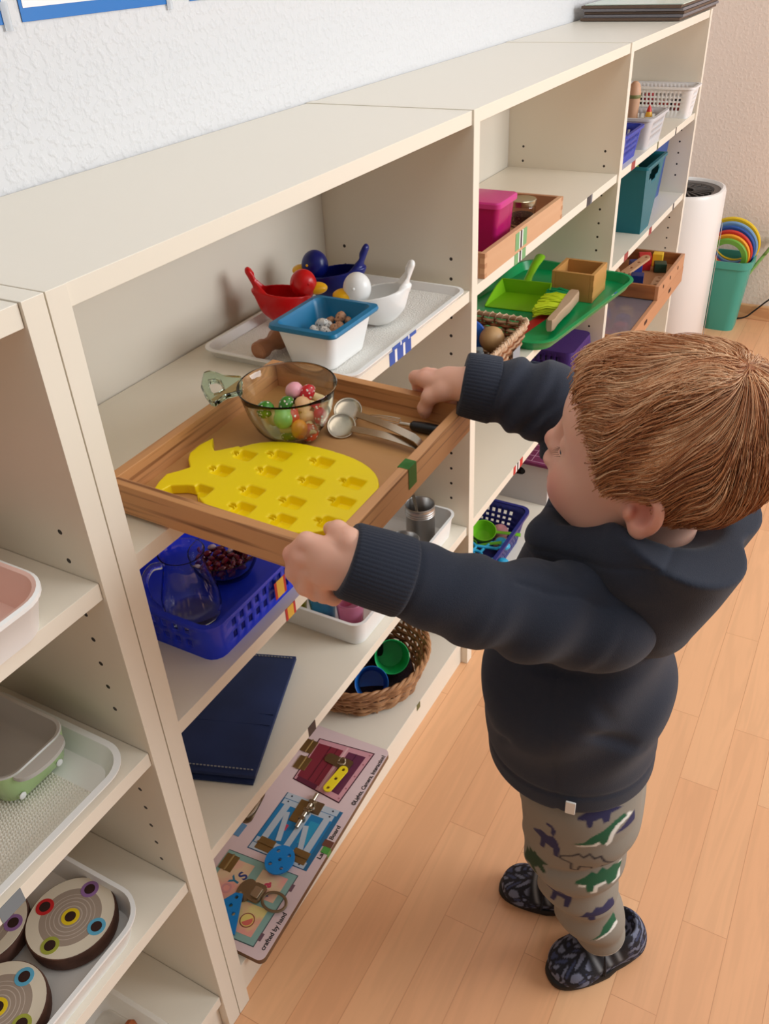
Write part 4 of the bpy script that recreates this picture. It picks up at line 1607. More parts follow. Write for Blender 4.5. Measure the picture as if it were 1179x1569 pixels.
M_bpl = mat('bright_blue_plastic', (14, 128, 204), .35)
M_ypl = mat('bright_yellow_plastic', (238, 214, 40), .35)
c0 = L(.179, .040)
holed('blue_disc', [(c0[0] + .0255 * math.cos(2 * PI * i / 40), c0[1] + .0225 * math.sin(2 * PI * i / 40)) for i in range(40)],
      [hcirc(c0[0] + dx, c0[1] + dy, .0031) for dx, dy in ((0, 0), (.012, .010), (-.012, .010), (.012, -.010), (-.012, -.010))], .003, BT + .010, M_bpl, 'round blue plastic piece with five holes')
a, b2, c2 = L(.108, .0630), L(.050, .0960), L(.0500, .0300)
cx, cy = (a[0] + b2[0] + c2[0]) / 3, (a[1] + b2[1] + c2[1]) / 3
def inw(p, t):
    return (p[0] + (cx - p[0]) * t, p[1] + (cy - p[1]) * t)
holed('blue_triangle', [inw(a, .06), (a[0] - .004, a[1] + .006), b2, c2, (a[0] - .001, a[1] - .005)], [hcirc(*inw(a, .25), .003), hcirc(*inw(a, .62), .003), hcirc((a[0] + c2[0]) / 2 - .004, (a[1] + c2[1]) / 2 + .005, .003)], .003, BT + .008, M_bpl, 'triangular blue plastic piece with holes')
p1, p2 = L(.372, .0410), L(.3285, .0450)
d = Vector((p1[0] - p2[0], p1[1] - p2[1]))
th0 = math.atan2(d.y, d.x)
ol = [(p1[0] + .0078 * math.cos(th0 + t), p1[1] + .0078 * math.sin(th0 + t)) for t in np.linspace(-PI / 2, PI / 2, 12)] + [(p2[0] + .0078 * math.cos(th0 + t), p2[1] + .0078 * math.sin(th0 + t)) for t in np.linspace(PI / 2, 1.5 * PI, 12)]
holed('yellow_strip', ol, [hcirc(*p1, .0031), hcirc(*p2, .0031), hcirc((p1[0] + p2[0]) / 2, (p1[1] + p2[1]) / 2, .0031)], .003, BT + .009, M_ypl, 'yellow plastic strip with three holes')
for pp in (c0, p2, a):
    MB().tube([(pp[0], pp[1], BT - .001), (pp[0], pp[1], BT + .007)], .0022, 10).build('peg', M_steel, lb)

# writing along the front edge
M_ink = mat('black_ink', (28, 24, 26), .6)
for s_, x, y, wd_ in (('\u00a9Lights, Camera, Interaction!', .3235, -.0080, .1130), ('Latches Board', .2130, -.0105, .0650), ('crafted by hand', .0535, -.0165, .0610)):
    p = L(x, y)
    o = text_mesh('printed_words', s_, .0098, M_ink, lb, (p[0], p[1] - .001, BT + .0002), (0, 0, -.01), bold=.00018)
    wid = max(v.co.x for v in o.data.vertices) - min(v.co.x for v in o.data.vertices)
    o.scale = (wd_ / wid, 1, 1)
p = L(.2375, -.0120)
MB().box((p[0] - .0125, p[1] - .0040, BT + .0001), (p[0] - .001, p[1] + .008, BT + .0010)).box((p[0] - .0125, p[1] - .0042, BT - .009), (p[0] - .001, p[1] - .0038, BT + .001)).build('green_tape', M_gtape, lb, smooth=False)
MB().box((p[0] - .001, p[1] - .0040, BT + .0001), (p[0] + .0110, p[1] + .012, BT + .0011)).build('brown_tape', mat('brown_tape', (112, 66, 52), .5), lb, smooth=False)
# ------------------------------------------------------------------ third bookcase: contents
ck = bpy.data.objects['bookcase.002']
shelf_tape(ck, 0.990, Z1, ((0, .018, M_tgrn), (.018, .0225, M_twhite), (.0225, .031, M_tblack), (.031, .0355, M_twhite), (.0355, .054, M_tgrn)), 'green, white and black striped tape')
shelf_tape(ck, 1.400, Z1, ((0, .026, mat('charcoal_tape', (44, 48, 58), .4)), (.026, .036, M_tgrey)), 'dark grey tape')
shelf_tape(ck, 1.035, Z3, ((0, .012, M_tred), (.012, .019, M_twhite), (.019, .027, M_tblack), (.027, .034, M_twhite), (.034, .052, M_tred)), 'red, white and black striped tape')

M_lbeech = wood('light_beech', (222, 182, 144), (206, 160, 122), axis=0, scale=40, dist=.7, lo=0, hi=1)
M_lbeechy = wood('light_beech_end', (200, 150, 112), (180, 128, 92), axis=1, scale=60, dist=.9, lo=0, hi=1)
M_fill = wood('tray_floor_wood', (196, 148, 104), (180, 130, 90), axis=0, scale=30, dist=.6, lo=0, hi=1)


def wood_box(name, lo, hi, h, wt, label, cat, ma=None, mb=None, mf=None, finger=True, rz=0.0, loc=None):
    x0, y0 = lo
    x1, y1 = hi
    z0 = h[0]
    hh = h[1] - h[0]
    t = thing(name, loc or ((x0 + x1) / 2, (y0 + y1) / 2, z0), label, cat, rz=rz)
    a, b = (x1 - x0) / 2, (y1 - y0) / 2
    ma, mb, mf = ma or M_lbeech, mb or M_lbeechy, mf or M_fill
    MB().box((-a, -b, 0), (a, -b + wt, hh), bevel=.0008).build('front_wall', ma, t)
    MB().box((-a, b - wt, 0), (a, b, hh), bevel=.0008).build('back_wall', ma, t)
    for s_ in (-1, 1):
        xa, xb = (-a, -a + wt) if s_ < 0 else (a - wt, a)
        q = MB().box((xa, -b + wt, 0), (xb, b - wt, hh), bevel=.0008)
        q.build('side_wall', mb, t)
        if finger:
            n = 5
            q = MB()
            # finger joint: end grain tongues showing on the front wall
            for i in range(n):
                if i % 2 == 0:
                    q.box((xa - .0002 if s_ < 0 else xa, -b - .0003, hh * i / n + .0005), (xb if s_ < 0 else xb + .0002, -b + wt, hh * (i + 1) / n - .0005))
            q.build('finger_joint', mb, t, smooth=False)
    MB().box((-a + wt, -b + wt, .002), (a - wt, b - wt, .006)).build('floor_panel', mf, t)
    return t


ct = wood_box('wooden_tray', (.856, .0035), (1.238, .250), (Z1, Z1 + .042), .009, 'pale wooden tray with a pink box and a glass jar, on the third bookcase', 'tray')
tape_stripes(ct, 1.047, .0035 - .12675, Z1 + .006, Z1 + .036, ((.991, 1.009, M_tgrn), (1.009, 1.0135, M_twhite), (1.0135, 1.022, M_tblack), (1.022, 1.0265, M_twhite), (1.0265, 1.045, M_tgrn)), oy=0, oz=Z1)
o = [c for c in ct.children if c.name.startswith('tape_label')][0]
# pink lidded box
M_pink = mat('clear_pink_box', (226, 46, 140), .12, trans=.55, ior=1.3)
M_pinklid = mat('pink_lid', (228, 70, 156), .2, trans=.25, ior=1.3)
pb = thing('pink_box', (.9975, .085, Z1 + .0065), 'bright pink see-through plastic box with a lid in the pale wooden tray', 'box')
MB().loft([rr3(.070, .110, .008, 0), rr3(.080, .122, .010, .080), rr3(.076, .118, .009, .080), rr3(.067, .107, .007, .003)]).build('box_body', M_pink, pb)
MB().loft([rr3(.088, .130, .010, .078), rr3(.089, .131, .010, .0855), rr3(.085, .127, .009, .088), rr3(.078, .120, .008, .0885)]).build('lid', M_pinklid, pb)
for i, (x, y, rgb, n_) in enumerate(((.984, .060, (120, 20, 60), 'dark red cloth ball'), (1.008, .055, (90, 30, 90), 'purple cloth ball'), (.992, .100, (200, 40, 90), 'pink cloth ball'))):
    o = MB().ball((0, 0, 0), .0165, n=18, k=12).build('cloth_ball', mat('cloth_%d' % i, rgb, .8))
    o.location = (x, y, Z1 + .0065 + .0205)
    tag(o, n_ + ' inside the pink see-through box', 'ball')
# jar with a metal lid
jr = thing('glass_jar', (1.148, .052, Z1 + .0065), 'small glass jar with a shiny metal lid in the pale wooden tray', 'jar')
MB().lathe([(0.001, 0), (.022, 0), (.0245, .003), (.0245, .034), (.0225, .039), (.0205, .039), (.0222, .034), (.0222, .005), (0.001, .004)], 40).build('jar_glass', M_glass, jr)
MB().lathe([(.0245, .037), (.0256, .038), (.0256, .047), (.0245, .0485), (.021, .0483), (0.001, .0478)], 40).build('jar_lid', mat('champagne_metal', (206, 200, 176), .22, metal=1.0), jr)
MB().lathe([(0.001, .0045), (.0215, .0045), (.0215, .020), (0.001, .021)], 24).build('jar_contents', mat('dark_seeds', (70, 34, 28), .6, vary=(300, (170, 120, 90), .58, .64)), jr)

# green serving tray, pushed out over the shelf edge
M_grn = mat('green_plastic_tray', (6, 150, 84), .28)
ga = -math.atan2(.06, .475)
gt = thing('serving_tray', (1.350, .088, Z2), 'green plastic serving tray with a dustpan and brush, sticking out of its shelf', 'tray', rz=ga)
MB().loft(tray_rings(.470, .288, .021, .050, th=.004, lip=.004, slope=.010, base=.003, n=8)).build('tray_body', M_grn, gt, angle=60)
MB().box((-.190, -.062, .0030), (.006, -.038, .0036)).build('red_stripe', mat('red_tape_wide', (196, 34, 40), .45), gt, smooth=False)
q = MB().box((.098, -.1452, .0185), (.112, -.1425, .0218), bevel=.0004)
q.build('tape_label', M_tblue, gt)
MB().box((.083, -.1452, .0185), (.097, -.1425, .0218), bevel=.0004).build('tape_label', mat('grey_green_tape', (150, 180, 150), .4), gt)

wood_box('wooden_box', (1.401, -.026), (1.499, .070), (Z2 + .0032, Z2 + .066), .008, 'small square wooden box standing on the green tray', 'box',
         wood('golden_beech', (214, 164, 96), (196, 142, 78), axis=0, scale=30, dist=.6, lo=0, hi=1), wood('golden_beech_side', (206, 154, 88), (190, 136, 74), axis=1, scale=30, dist=.6, lo=0, hi=1))
gl = thing('green_leaf', (1.462, .030, Z2 + .010), 'green toy leaf inside the small square wooden box', 'toy leaf')
MB().loft([[(-.02, -.006, .03), (-.02, .006, .03), (-.02, .006, .031), (-.02, -.006, .031)], [(0, -.014, .016), (0, .014, .016), (0, .014, .017), (0, -.014, .017)], [(.02, -.002, .0), (.02, .002, .0), (.02, .002, .001), (.02, -.002, .001)]]).build('leaf_blade', mat('leaf_green', (40, 110, 60), .5), gl)
MB().tube([(-.02, 0, .031), (-.032, 0, .040)], .0015, 6).build('leaf_stalk', mat('leaf_green', (40, 110, 60), .5), gl)

# dustpan: opening towards -x
M_lime = mat('lime_plastic', (128, 190, 22), .35)
dp = thing('dustpan', (1.352, .122, Z2 + .0035), 'lime green dustpan lying on the green tray', 'dustpan', rz=math.radians(4))
q = MB()
n = 9
def pan_ring(x, half, h, th, zb):
    # open U profile: outer then inner
    return [(x, -half - .008 * (h / .03), zb + h), (x, -half, zb), (x, half, zb), (x, half + .008 * (h / .03), zb + h),
            (x, half + .008 * (h / .03) - th, zb + h), (x, half - th, zb + th), (x, -half + th, zb + th), (x, -half - .008 * (h / .03) + th, zb + h)]
q.loft([pan_ring(-.055, .066, .004, .002, 0), pan_ring(-.030, .062, .013, .002, .001), pan_ring(.010, .056, .026, .0022, .002), pan_ring(.040, .050, .032, .0025, .003)])
q.box((.038, -.058, .003), (.0415, .058, .036), bevel=.001)
q.build('pan', M_lime, dp, angle=40)
MB().tube([(.040, 0, .030), (.060, 0, .040), (.100, 0, .052), (.145, 0, .058), (.152, 0, .058)], [.010, .0085, .010, .012, .006], 14, flat=.6).build('handle', M_lime, dp)

# hand brush
br_ = thing('hand_brush', (1.200, -.004, Z2 + .0035), 'wooden hand brush with yellow-green bristles lying on the green tray', 'brush', rz=math.radians(4))
M_ash = wood('pale_ash', (206, 178, 150), (182, 150, 122), axis=0, scale=50, dist=.8, lo=0, hi=1)
ol = [(-.012, .008), (-.010, -.002), (.0, -.006), (.03, -.005), (.07, -.008), (.10, -.012), (.17, -.013), (.18, -.010), (.18, .008), (.17, .012), (.10, .011), (.06, .008), (.03, .011), (.0, .013)]
q = MB()
q.loft([[(x, y * .8, .010) for x, y in ol], [(x, y, .013) for x, y in ol], [(x, y, .030) for x, y in ol], [(x, y * .8, .034) for x, y in ol]])
q.build('brush_back', M_ash, br_, angle=45)
M_bry = mat('yellow_green_bristle', (206, 226, 28), .6)
M_brg = mat('green_bristle', (10, 150, 90), .6)
for nm_, m_, x0_, x1_, cnt in (('yellow_bristles', M_bry, .075, .150, 420), ('green_bristles', M_brg, .150, .176, 150)):
    q = MB()
    rr_ = random.Random(5)
    for i in range(cnt):
        x_ = rr_.uniform(x0_, x1_)
        z_ = rr_.uniform(.012, .032)
        l_ = .048 + rr_.uniform(-.004, .004)
        dx = (x_ - .125) * .25 + rr_.uniform(-.002, .002)
        q.tube([(x_, .009, z_), (x_ + dx * .4, .009 + l_ * .5, z_ + rr_.uniform(-.001, .004)), (x_ + dx, .009 + l_, max(.001, z_ * .8 + rr_.uniform(-.004, .006)))], .0014, 4)
    o = q.build(nm_, m_, br_)
    o['kind'] = 'stuff'

# woven basket with toys
M_cane = mat('dark_cane', (150, 96, 62), .5, vary=(90, (104, 62, 38), .4, .65))
M_canel = mat('light_cane', (206, 172, 140), .5, vary=(60, (170, 130, 96), .4, .7))
cw = thing('woven_basket', (.965, .083, Z2), 'square brown woven basket of toys with a grey bow tag, left of the green tray', 'basket')
BW, BD, BH = .222, .160, .075
def per_pt(s_, w_, d_, r_=.018):
    P = rrect(w_, d_, r_, 4)
    return P
for k_ in range(9):
    u = (k_ + .5) / 9
    w_, d_ = BW - .03 * (1 - u), BD - .03 * (1 - u)
    base = []
    Pn = rrect(w_, d_, .018, 3)
    # resample evenly
    Lc = [0]
    for i in range(len(Pn)):
        a_, b_ = Pn[i], Pn[(i + 1) % len(Pn)]
        Lc.append(Lc[-1] + math.hypot(b_[0] - a_[0], b_[1] - a_[1]))
    N = 168
    j = 0
    pts = []
    for i in range(N):
        s_ = Lc[-1] * i / N
        while Lc[j + 1] < s_:
            j += 1
        a_, b_ = Pn[j], Pn[(j + 1) % len(Pn)]
        t_ = (s_ - Lc[j]) / max(1e-9, Lc[j + 1] - Lc[j])
        x_, y_ = a_[0] + (b_[0] - a_[0]) * t_, a_[1] + (b_[1] - a_[1]) * t_
        f_ = 1 + .0024 / math.hypot(x_, y_) * math.cos(2 * PI * i / 6 + PI * (k_ % 2))
        pts.append((x_ * f_, y_ * f_, .004 + (BH - .008) * u))
    MB().tube(pts, .0050, 5, closed=True, flat=.7).build('cane_weave', M_cane if k_ % 2 else M_canel, cw)
for s_ in range(28):
    i = s_ * 6
    Pn0, Pn1 = rrect(BW - .03, BD - .03, .018, 3), rrect(BW, BD, .018, 3)
    def at_(Pn, fr):
        Lc = [0]
        for i in range(len(Pn)):
            a_, b_ = Pn[i], Pn[(i + 1) % len(Pn)]
            Lc.append(Lc[-1] + math.hypot(b_[0] - a_[0], b_[1] - a_[1]))
        t = fr * Lc[-1]
        for i in range(len(Pn)):
            if Lc[i + 1] >= t:
                a_, b_ = Pn[i], Pn[(i + 1) % len(Pn)]
                u_ = (t - Lc[i]) / max(1e-9, Lc[i + 1] - Lc[i])
                return (a_[0] + (b_[0] - a_[0]) * u_, a_[1] + (b_[1] - a_[1]) * u_)
    a_, b_ = at_(Pn0, s_ / 28), at_(Pn1, s_ / 28)
    MB().tube([(a_[0], a_[1], .002), (b_[0], b_[1], BH)], .0026, 5).build('cane_stake', M_cane, cw)
MB().prism(rrect(BW - .034, BD - .034, .016, 4), .001, .004).build('base', M_cane, cw)
rim_ = rrect(BW + .004, BD + .004, .02, 5)
MB().tube([(x, y, BH + .002) for x, y in rim_], .005, 8, closed=True).build('cane_rim', M_canel, cw)
q = MB()
N = 260
pts = []
for i in range(N):
    fr = i / N
    x_, y_ = at_(rim_, max(fr, 1e-6))
    nn_ = Vector((x_, y_)).normalized()
    a_ = 2 * PI * fr * 52
    pts.append((x_ + nn_.x * .0062 * math.cos(a_), y_ + nn_.y * .0062 * math.cos(a_), BH + .002 + .0062 * math.sin(a_)))
q.tube(pts, .0012, 4, closed=True)
q.build('rim_lashing', mat('pale_lashing', (224, 196, 168), .5), cw)
M_tagg = mat('grey_ribbon', (150, 156, 164), .5)
MB().box((.028, -BD / 2 - .0035, .012), (.064, -BD / 2 - .002 , .046), bevel=.0006).build('bow_tag', M_tagg, cw)
def toyball(nm, loc, r, m, label, cat='ball'):
    o = MB().ball((0, 0, 0), r, n=24, k=16).build(nm, m)
    o.location = loc
    return tag(o, label, cat)
toyball('wooden_ball', (1.000, .046, Z2 + .062), .024, mat('wood_ball', (196, 158, 112), .45, vary=(20, (180, 140, 96), .4, .6)), 'plain wooden ball on top of the woven basket')
def ringtoy(loc, ax_, r, rgb, label):
    o = MB().lathe([(r * .45, -.009), (r * .9, -.009), (r, -.005), (r, .005), (r * .9, .009), (r * .45, .009)], 32, closed=True).build('toy_ring', mat('ring_%d_%d_%d' % rgb, rgb, .35))
    o.matrix_world = frame(loc, ax_)
    return tag(o, label, 'toy ring')
ringtoy((.990, .090, Z2 + .062), (-.75, -.55, .35), .034, (22, 84, 170), 'blue toy ring standing behind the wooden ball')
ringtoy((.968, .115, Z2 + .066), (-.75, -.55, .35), .034, (110, 60, 150), 'purple toy ring behind the blue one')
yb_ = MB().box((-.026, -.010, -.010), (.026, .010, .010), bevel=.003).build('toy_block', mat('yellow_wood', (236, 178, 30), .4))
yb_.location = (.970, .146, Z2 + .086)
yb_.rotation_euler = (0, .1, 1.6)
tag(yb_, 'yellow toy block sticking out at the back of the woven basket', 'toy block')
gbt = thing('toy_bottle', (.910, .035, Z2 + .020), 'green toy bottle with a grey cap in the woven basket', 'toy bottle')
MB().lathe([(0.001, 0), (.020, 0), (.024, .004), (.024, .026), (.016, .040), (.010, .044), (0.001, .0445)], 28).build('bottle_body', mat('grass_green', (84, 176, 40), .35), gbt)
MB().lathe([(.0085, .043), (.0105, .046), (.0105, .052), (.0085, .054), (.0085, .060), (0.001, .061)], 20).build('bottle_cap', mat('grey_cap', (110, 118, 122), .4), gbt)
toyball('pink_ball', (.872, .022, Z2 + .050), .016, mat('coral_pink', (232, 96, 110), .4), 'coral pink ball at the near corner of the woven basket')
toyball('tan_ball', (.925, .082, Z2 + .045), .022, mat('wood_ball', (196, 158, 112), .45), 'wooden ball deeper inside the woven basket')
toyball('red_ball', (1.020, .110, Z2 + .034), .020, mat('coral_red', (200, 50, 50), .4), 'red ball in the far corner of the woven basket')

# purple tray and blue-grey box on the third shelf
M_purp = mat('dark_purple_plastic', (62, 30, 112), .5, bump=(500, .4))
pt_ = thing('purple_basket', (1.520, .132, Z3), 'dark purple perforated plastic basket turned upside down on the shelf', 'basket', group='plastic baskets')
v, f = perf_basket(.170, .240, .085, .02, .010, 8, 12, 2, bar=.72, z0=.012, z1=.046, gap=.014)
v = [(x, y, .085 - z) for x, y, z in v]
o = MB().add(v, f).build('basket_wall', M_purp, pt_, angle=30)
solid(o, .003, 0)
bx = thing('blue_grey_box', (1.362, .085, Z3), 'open blue-grey box beside the purple basket', 'box')
M_bg = mat('blue_grey_card', (92, 106, 132), .6)
MB().loft([rr3(.128, .092, .004, 0), rr3(.134, .096, .004, .060), rr3(.128, .090, .003, .060), rr3(.123, .087, .003, .003)]).build('box_body', M_bg, bx)
o = MB().tube(smooth_path([(-.06, -.012, .012), (-.03, .006, .050), (.0, .010, .058), (.03, .004, .050), (.058, -.010, .014)]), .004, 8).build('red_hoop', mat('coral_red', (200, 50, 50), .4))
o.location = (1.362, .085, Z3)
tag(o, 'red bent hoop inside the blue-grey box', 'hoop')

# navy basket of scoops on the bottom board
M_navy = mat('navy_plastic', (34, 44, 122), .4)
nb_ = thing('plastic_basket', (1.045, .110, Z4), 'navy blue plastic basket with square holes on the bottom board of the third bookcase', 'basket', group='plastic baskets')
v, f = perf_basket(.245, .200, .080, .018, .016, 12, 9, 4, bar=.45, z0=.014, z1=.066, gap=.014)
o = MB().add(v, f).build('basket_wall', M_navy, nb_, angle=30)
solid(o, .0028, -1)
MB().loft([rr3(.256, .211, .024, .077), rr3(.256, .211, .024, .083), rr3(.240, .195, .018, .083), rr3(.240, .195, .018, .077)], closed=True).build('rim', M_navy, nb_)
def scoop(loc, ax_, rgb, label, r=.026):
    m = mat('scoop_%d_%d_%d' % rgb, rgb, .3)
    t = thing('toy_scoop', loc, label, 'toy scoop')
    q = MB().lathe([(0.001, 0), (r * .6, .002), (r * .9, .014), (r, .028), (r - .002, .028), (r * .85, .014), (r * .55, .004), (0.001, .0025)], 28)
    q.build('scoop_cup', m, t)
    MB().tube([(r - .001, 0, .026), (r + .03, 0, .027), (r + .055, 0, .026)], [.004, .0045, .005], 8, flat=.5).build('scoop_handle', m, t)
    t.matrix_world = frame(loc, ax_, (.3, -.9, 0))
    return t
scoop((1.080, .088, Z4 + .036), (-.3, -.2, .93), (120, 196, 40), 'lime green scoop at the back of the navy basket', r=.029)
scoop((1.020, .095, Z4 + .022), (-.2, .2, .95), (96, 176, 44), 'darker green scoop under the lime one in the navy basket', r=.026)
def scissor_tongs(loc, rz_, rx_, label):
    m = mat('cyan_plastic', (40, 164, 208), .35)
    t = thing('scissor_tongs', loc, label, 'scissor tongs')
    for s_ in (-1, 1):
        pts = [(-.030 + .0135 * math.cos(a), s_ * .014 + .0125 * math.sin(a), 0) for a in np.linspace(0, 2 * PI, 25)[:-1]]
        MB().tube(pts, .0032, 8, closed=True).build('finger_loop', m, t)
        MB().tube([(-.017, s_ * .011, 0), (0, 0, s_ * .002), (.026, -s_ * .010, 0), (.040, -s_ * .008, 0)], [.0034, .0036, .0034, .003], 8).build('tong_arm', m, t)
        o = MB().ball((.050, -s_ * .008, 0), (.014, .011, .008), n=16, k=10).build('scoop_end', m, t)
    t.rotation_euler = (rx_, .15, rz_)
    return t
scissor_tongs((1.010, .055, Z4 + .062), -.6, .2, 'cyan scissor tongs lying on top in the navy basket')
scissor_tongs((.975, .050, Z4 + .052), -1.3, .4, 'cyan scissor tongs at the left of the navy basket')
scissor_tongs((.950, .110, Z4 + .045), .4, .1, 'cyan scissor tongs at the back left of the navy basket')
toyball('pink_ball', (1.112, .058, Z4 + .038), .019, mat('dusty_pink', (216, 150, 160), .5), 'dusty pink ball at the right of the navy basket')
toyball('pink_ball', (1.085, .043, Z4 + .026), .019, mat('dusty_pink2', (206, 170, 160), .5), 'pale pink ball nearest the front of the navy basket')
toyball('red_ball', (1.120, .100, Z4 + .026), .018, mat('rose_red', (206, 90, 110), .5), 'rose red ball at the back right of the navy basket')

# grey box with a handle hole and a purple ruled board on it
M_gbox = mat('pale_grey_plastic', (196, 192, 190), .45)
gb_ = thing('grey_box', (1.415, .122, Z4), 'pale grey storage box with a handle hole, under a purple board', 'box')
W2_, D2_, H2_ = .200, .210, .112
q = MB()
# left wall with a real slot
def wall_with_slot(x, th):
    bm = bmesh.new()
    out = [(-D2_ / 2, 0), (D2_ / 2, 0), (D2_ / 2, H2_), (-D2_ / 2, H2_)]
    sl = [(-.010 + .016 * math.cos(a) + (.020 if math.cos(a) > 0 else -.020), .086 + .0115 * math.sin(a)) for a in np.linspace(0, 2 * PI, 29)[:-1]][::-1]
    ed = []
    for lp in (out, sl):
        vs_ = [bm.verts.new((0, a_, b_)) for a_, b_ in lp]
        for i in range(len(vs_)):
            ed.append(bm.edges.new((vs_[i], vs_[(i + 1) % len(vs_)])))
    bmesh.ops.triangle_fill(bm, use_beauty=True, edges=ed)
    me = bpy.data.meshes.new('slotted_wall')
    bm.to_mesh(me)
    bm.free()
    me.materials.append(M_gbox)
    o = bpy.data.objects.new('slotted_wall', me)
    C.objects.link(o)
    o.parent = gb_
    o.location = (x, 0, 0)
    solid(o, th, 0)
wall_with_slot(-W2_ / 2, .003)
wall_with_slot(W2_ / 2, .003)
MB().box((-W2_ / 2, -D2_ / 2, 0), (W2_ / 2, -D2_ / 2 + .003, H2_)).build('front_wall', M_gbox, gb_)
MB().box((-W2_ / 2, D2_ / 2 - .003, 0), (W2_ / 2, D2_ / 2, H2_)).build('back_wall', M_gbox, gb_)
MB().box((-W2_ / 2, -D2_ / 2, 0), (W2_ / 2, D2_ / 2, .003)).build('floor_panel', M_gbox, gb_)
for i, (x, y, rgb, n_) in enumerate(((1.345, .125, (226, 84, 24), 'orange'), (1.345, .080, (40, 36, 36), 'black'), (1.350, .165, (206, 40, 30), 'red'), (1.395, .110, (240, 150, 30), 'amber'))):
    toyball('toy_ball', (x, y, Z4 + .003 + .028 + (.038 if i < 3 else 0)), .024 if i < 3 else .027, mat('boxball_%d' % i, rgb, .4), n_ + ' ball inside the pale grey storage box', 'ball')
pl_ = thing('purple_board', (1.415, .116, Z4 + H2_ + .0005), 'purple board ruled with thin white lines, lying on the grey box', 'board')
MB().box((-.112, -.118, 0), (.112, .118, .009), bevel=.002).build('board_panel', mat('plum_board', (118, 44, 86), .4), pl_)
M_line = mat('white_line', (214, 170, 196), .5)
q = MB()
for i in range(9):
    MB().box((-.104 + .026 * i, -.110, .0088), (-.1025 + .026 * i, .110, .0094)).build('ruled_line', M_line, pl_, smooth=False)
for i in range(5):
    MB().box((-.104, -.110 + .055 * i, .0088), (.1055, -.109 + .055 * i, .0094)).build('ruled_line', M_line, pl_, smooth=False)
# ------------------------------------------------------------------ farthest bookcase and what is beyond
dk = bpy.data.objects['bookcase.003']
shelf_tape(dk, 1.742, Z1, ((0, .032, mat('brick_red_tape', (156, 62, 62), .5)),), 'brick red tape')
shelf_tape(dk, 1.985, Z1, ((0, .012, M_tolive),), 'olive tape')
shelf_tape(dk, 2.185, Z1, ((0, .010, M_tblack),), 'dark tape')
shelf_tape(dk, 1.770, Z2, ((0, .036, mat('brick_red_tape', (156, 62, 62), .5)),), 'brick red tape')
shelf_tape(dk, 2.015, Z2, ((0, .028, mat('brick_red_tape', (156, 62, 62), .5)),), 'brick red tape')
shelf_tape(dk, 2.290, Z2, ((0, .014, M_tblack),), 'dark tape')


def pbasket(loc, w_, d_, h_, m, label, sn, en, rows, taper=.010, bar=.4, z0=None, z1=None):
    t = thing('plastic_basket', loc, label, 'basket', group='plastic baskets')
    v, f = perf_basket(w_, d_, h_, .014, taper, sn, en, rows, bar=bar, z0=z0, z1=z1, gap=.012)
    o = MB().add(v, f).build('basket_wall', m, t, angle=30)
    solid(o, .0028, -1)
    MB().loft([rr3(w_ + .010, d_ + .010, .018, h_ - .004), rr3(w_ + .010, d_ + .010, .018, h_ + .002), rr3(w_ - .005, d_ - .005, .013, h_ + .002), rr3(w_ - .005, d_ - .005, .013, h_ - .004)], closed=True).build('rim', m, t)
    return t


M_wbk = mat('white_basket_plastic', (232, 230, 230), .4)
M_gbk = mat('light_grey_basket_plastic', (198, 198, 202), .4)
M_bbk = mat('blue_basket_plastic', (44, 62, 168), .4)
pbasket((2.362, .108, Z1), .098, .222, .080, M_wbk, 'white plastic basket with square holes at the far end of the shelf', 5, 15, 4, z0=.020, z1=.066)
pbasket((1.955, .082, Z1), .165, .165, .072, M_gbk, 'light grey plastic basket with tall wooden figures, between the blue and white baskets', 9, 8, 3)
pbasket((1.752, .074, Z1), .165, .130, .068, M_bbk, 'blue plastic basket nearest the panel on the upper shelf', 9, 7, 3)
for i, (x, y, z, rgb, n_) in enumerate(((2.352, .125, .060, (170, 40, 52), 'red'), (2.378, .160, .040, (40, 30, 34), 'black'), (2.350, .085, .030, (190, 60, 50), 'brick red'), (2.375, .050, .035, (36, 34, 40), 'dark grey'), (2.345, .180, .036, (60, 70, 60), 'dark green'), (2.350, .040, .026, (180, 60, 60), 'dull red'))):
    toyball('toy_ball', (x, y, Z1 + .003 + z * .7), .019, mat('wbk_%d' % i, rgb, .5), n_ + ' ball in the white basket with square holes', 'ball')
pg = thing('wooden_figure', (1.990, .078, Z1 + .0035), 'tall plain wooden peg figure standing in the grey basket', 'figure')
M_flesh = mat('peg_wood', (206, 160, 128), .5)
MB().lathe([(0.001, 0), (.017, 0), (.018, .004), (.016, .030), (.0135, .060), (.015, .080), (.016, .110), (.013, .128), (.006, .136), (0.001, .137)], 24).build('peg_body', M_flesh, pg)
MB().lathe([(.0162, .098), (.0172, .102), (.0162, .106)], 24, closed=True).build('peg_band', mat('olive_paint', (120, 120, 70), .5), pg)
pg2 = thing('wooden_figure', (1.990, .036, Z1 + .0035), 'pointed painted figure in green, white and red in the grey basket', 'figure')
MB().lathe([(0.001, 0), (.022, 0), (.023, .030), (.019, .050)], 24).build('green_skirt', mat('figure_green', (70, 160, 70), .4), pg2)
MB().lathe([(.019, .050), (.013, .078)], 24).build('white_coat', M_wp, pg2)
MB().lathe([(.013, .078), (.010, .092), (0.006, .098)], 24).build('yellow_head', mat('figure_yellow', (236, 180, 60), .4), pg2)
MB().lathe([(.0095, .094), (.006, .106), (0.001, .116)], 24).build('red_hat', mat('figure_red', (206, 50, 40), .4), pg2)
pg2.scale = (.72, .72, .72)
for i, (x, y, rgb, n_) in enumerate(((1.740, .070, (226, 226, 226), 'white'), (1.790, .060, (222, 80, 80), 'red'), (1.720, .100, (240, 200, 60), 'yellow'))):
    toyball('toy_ball', (x, y, Z1 + .003 + .032), .020, mat('bbk_%d' % i, rgb, .5), n_ + ' ball in the blue basket', 'ball')

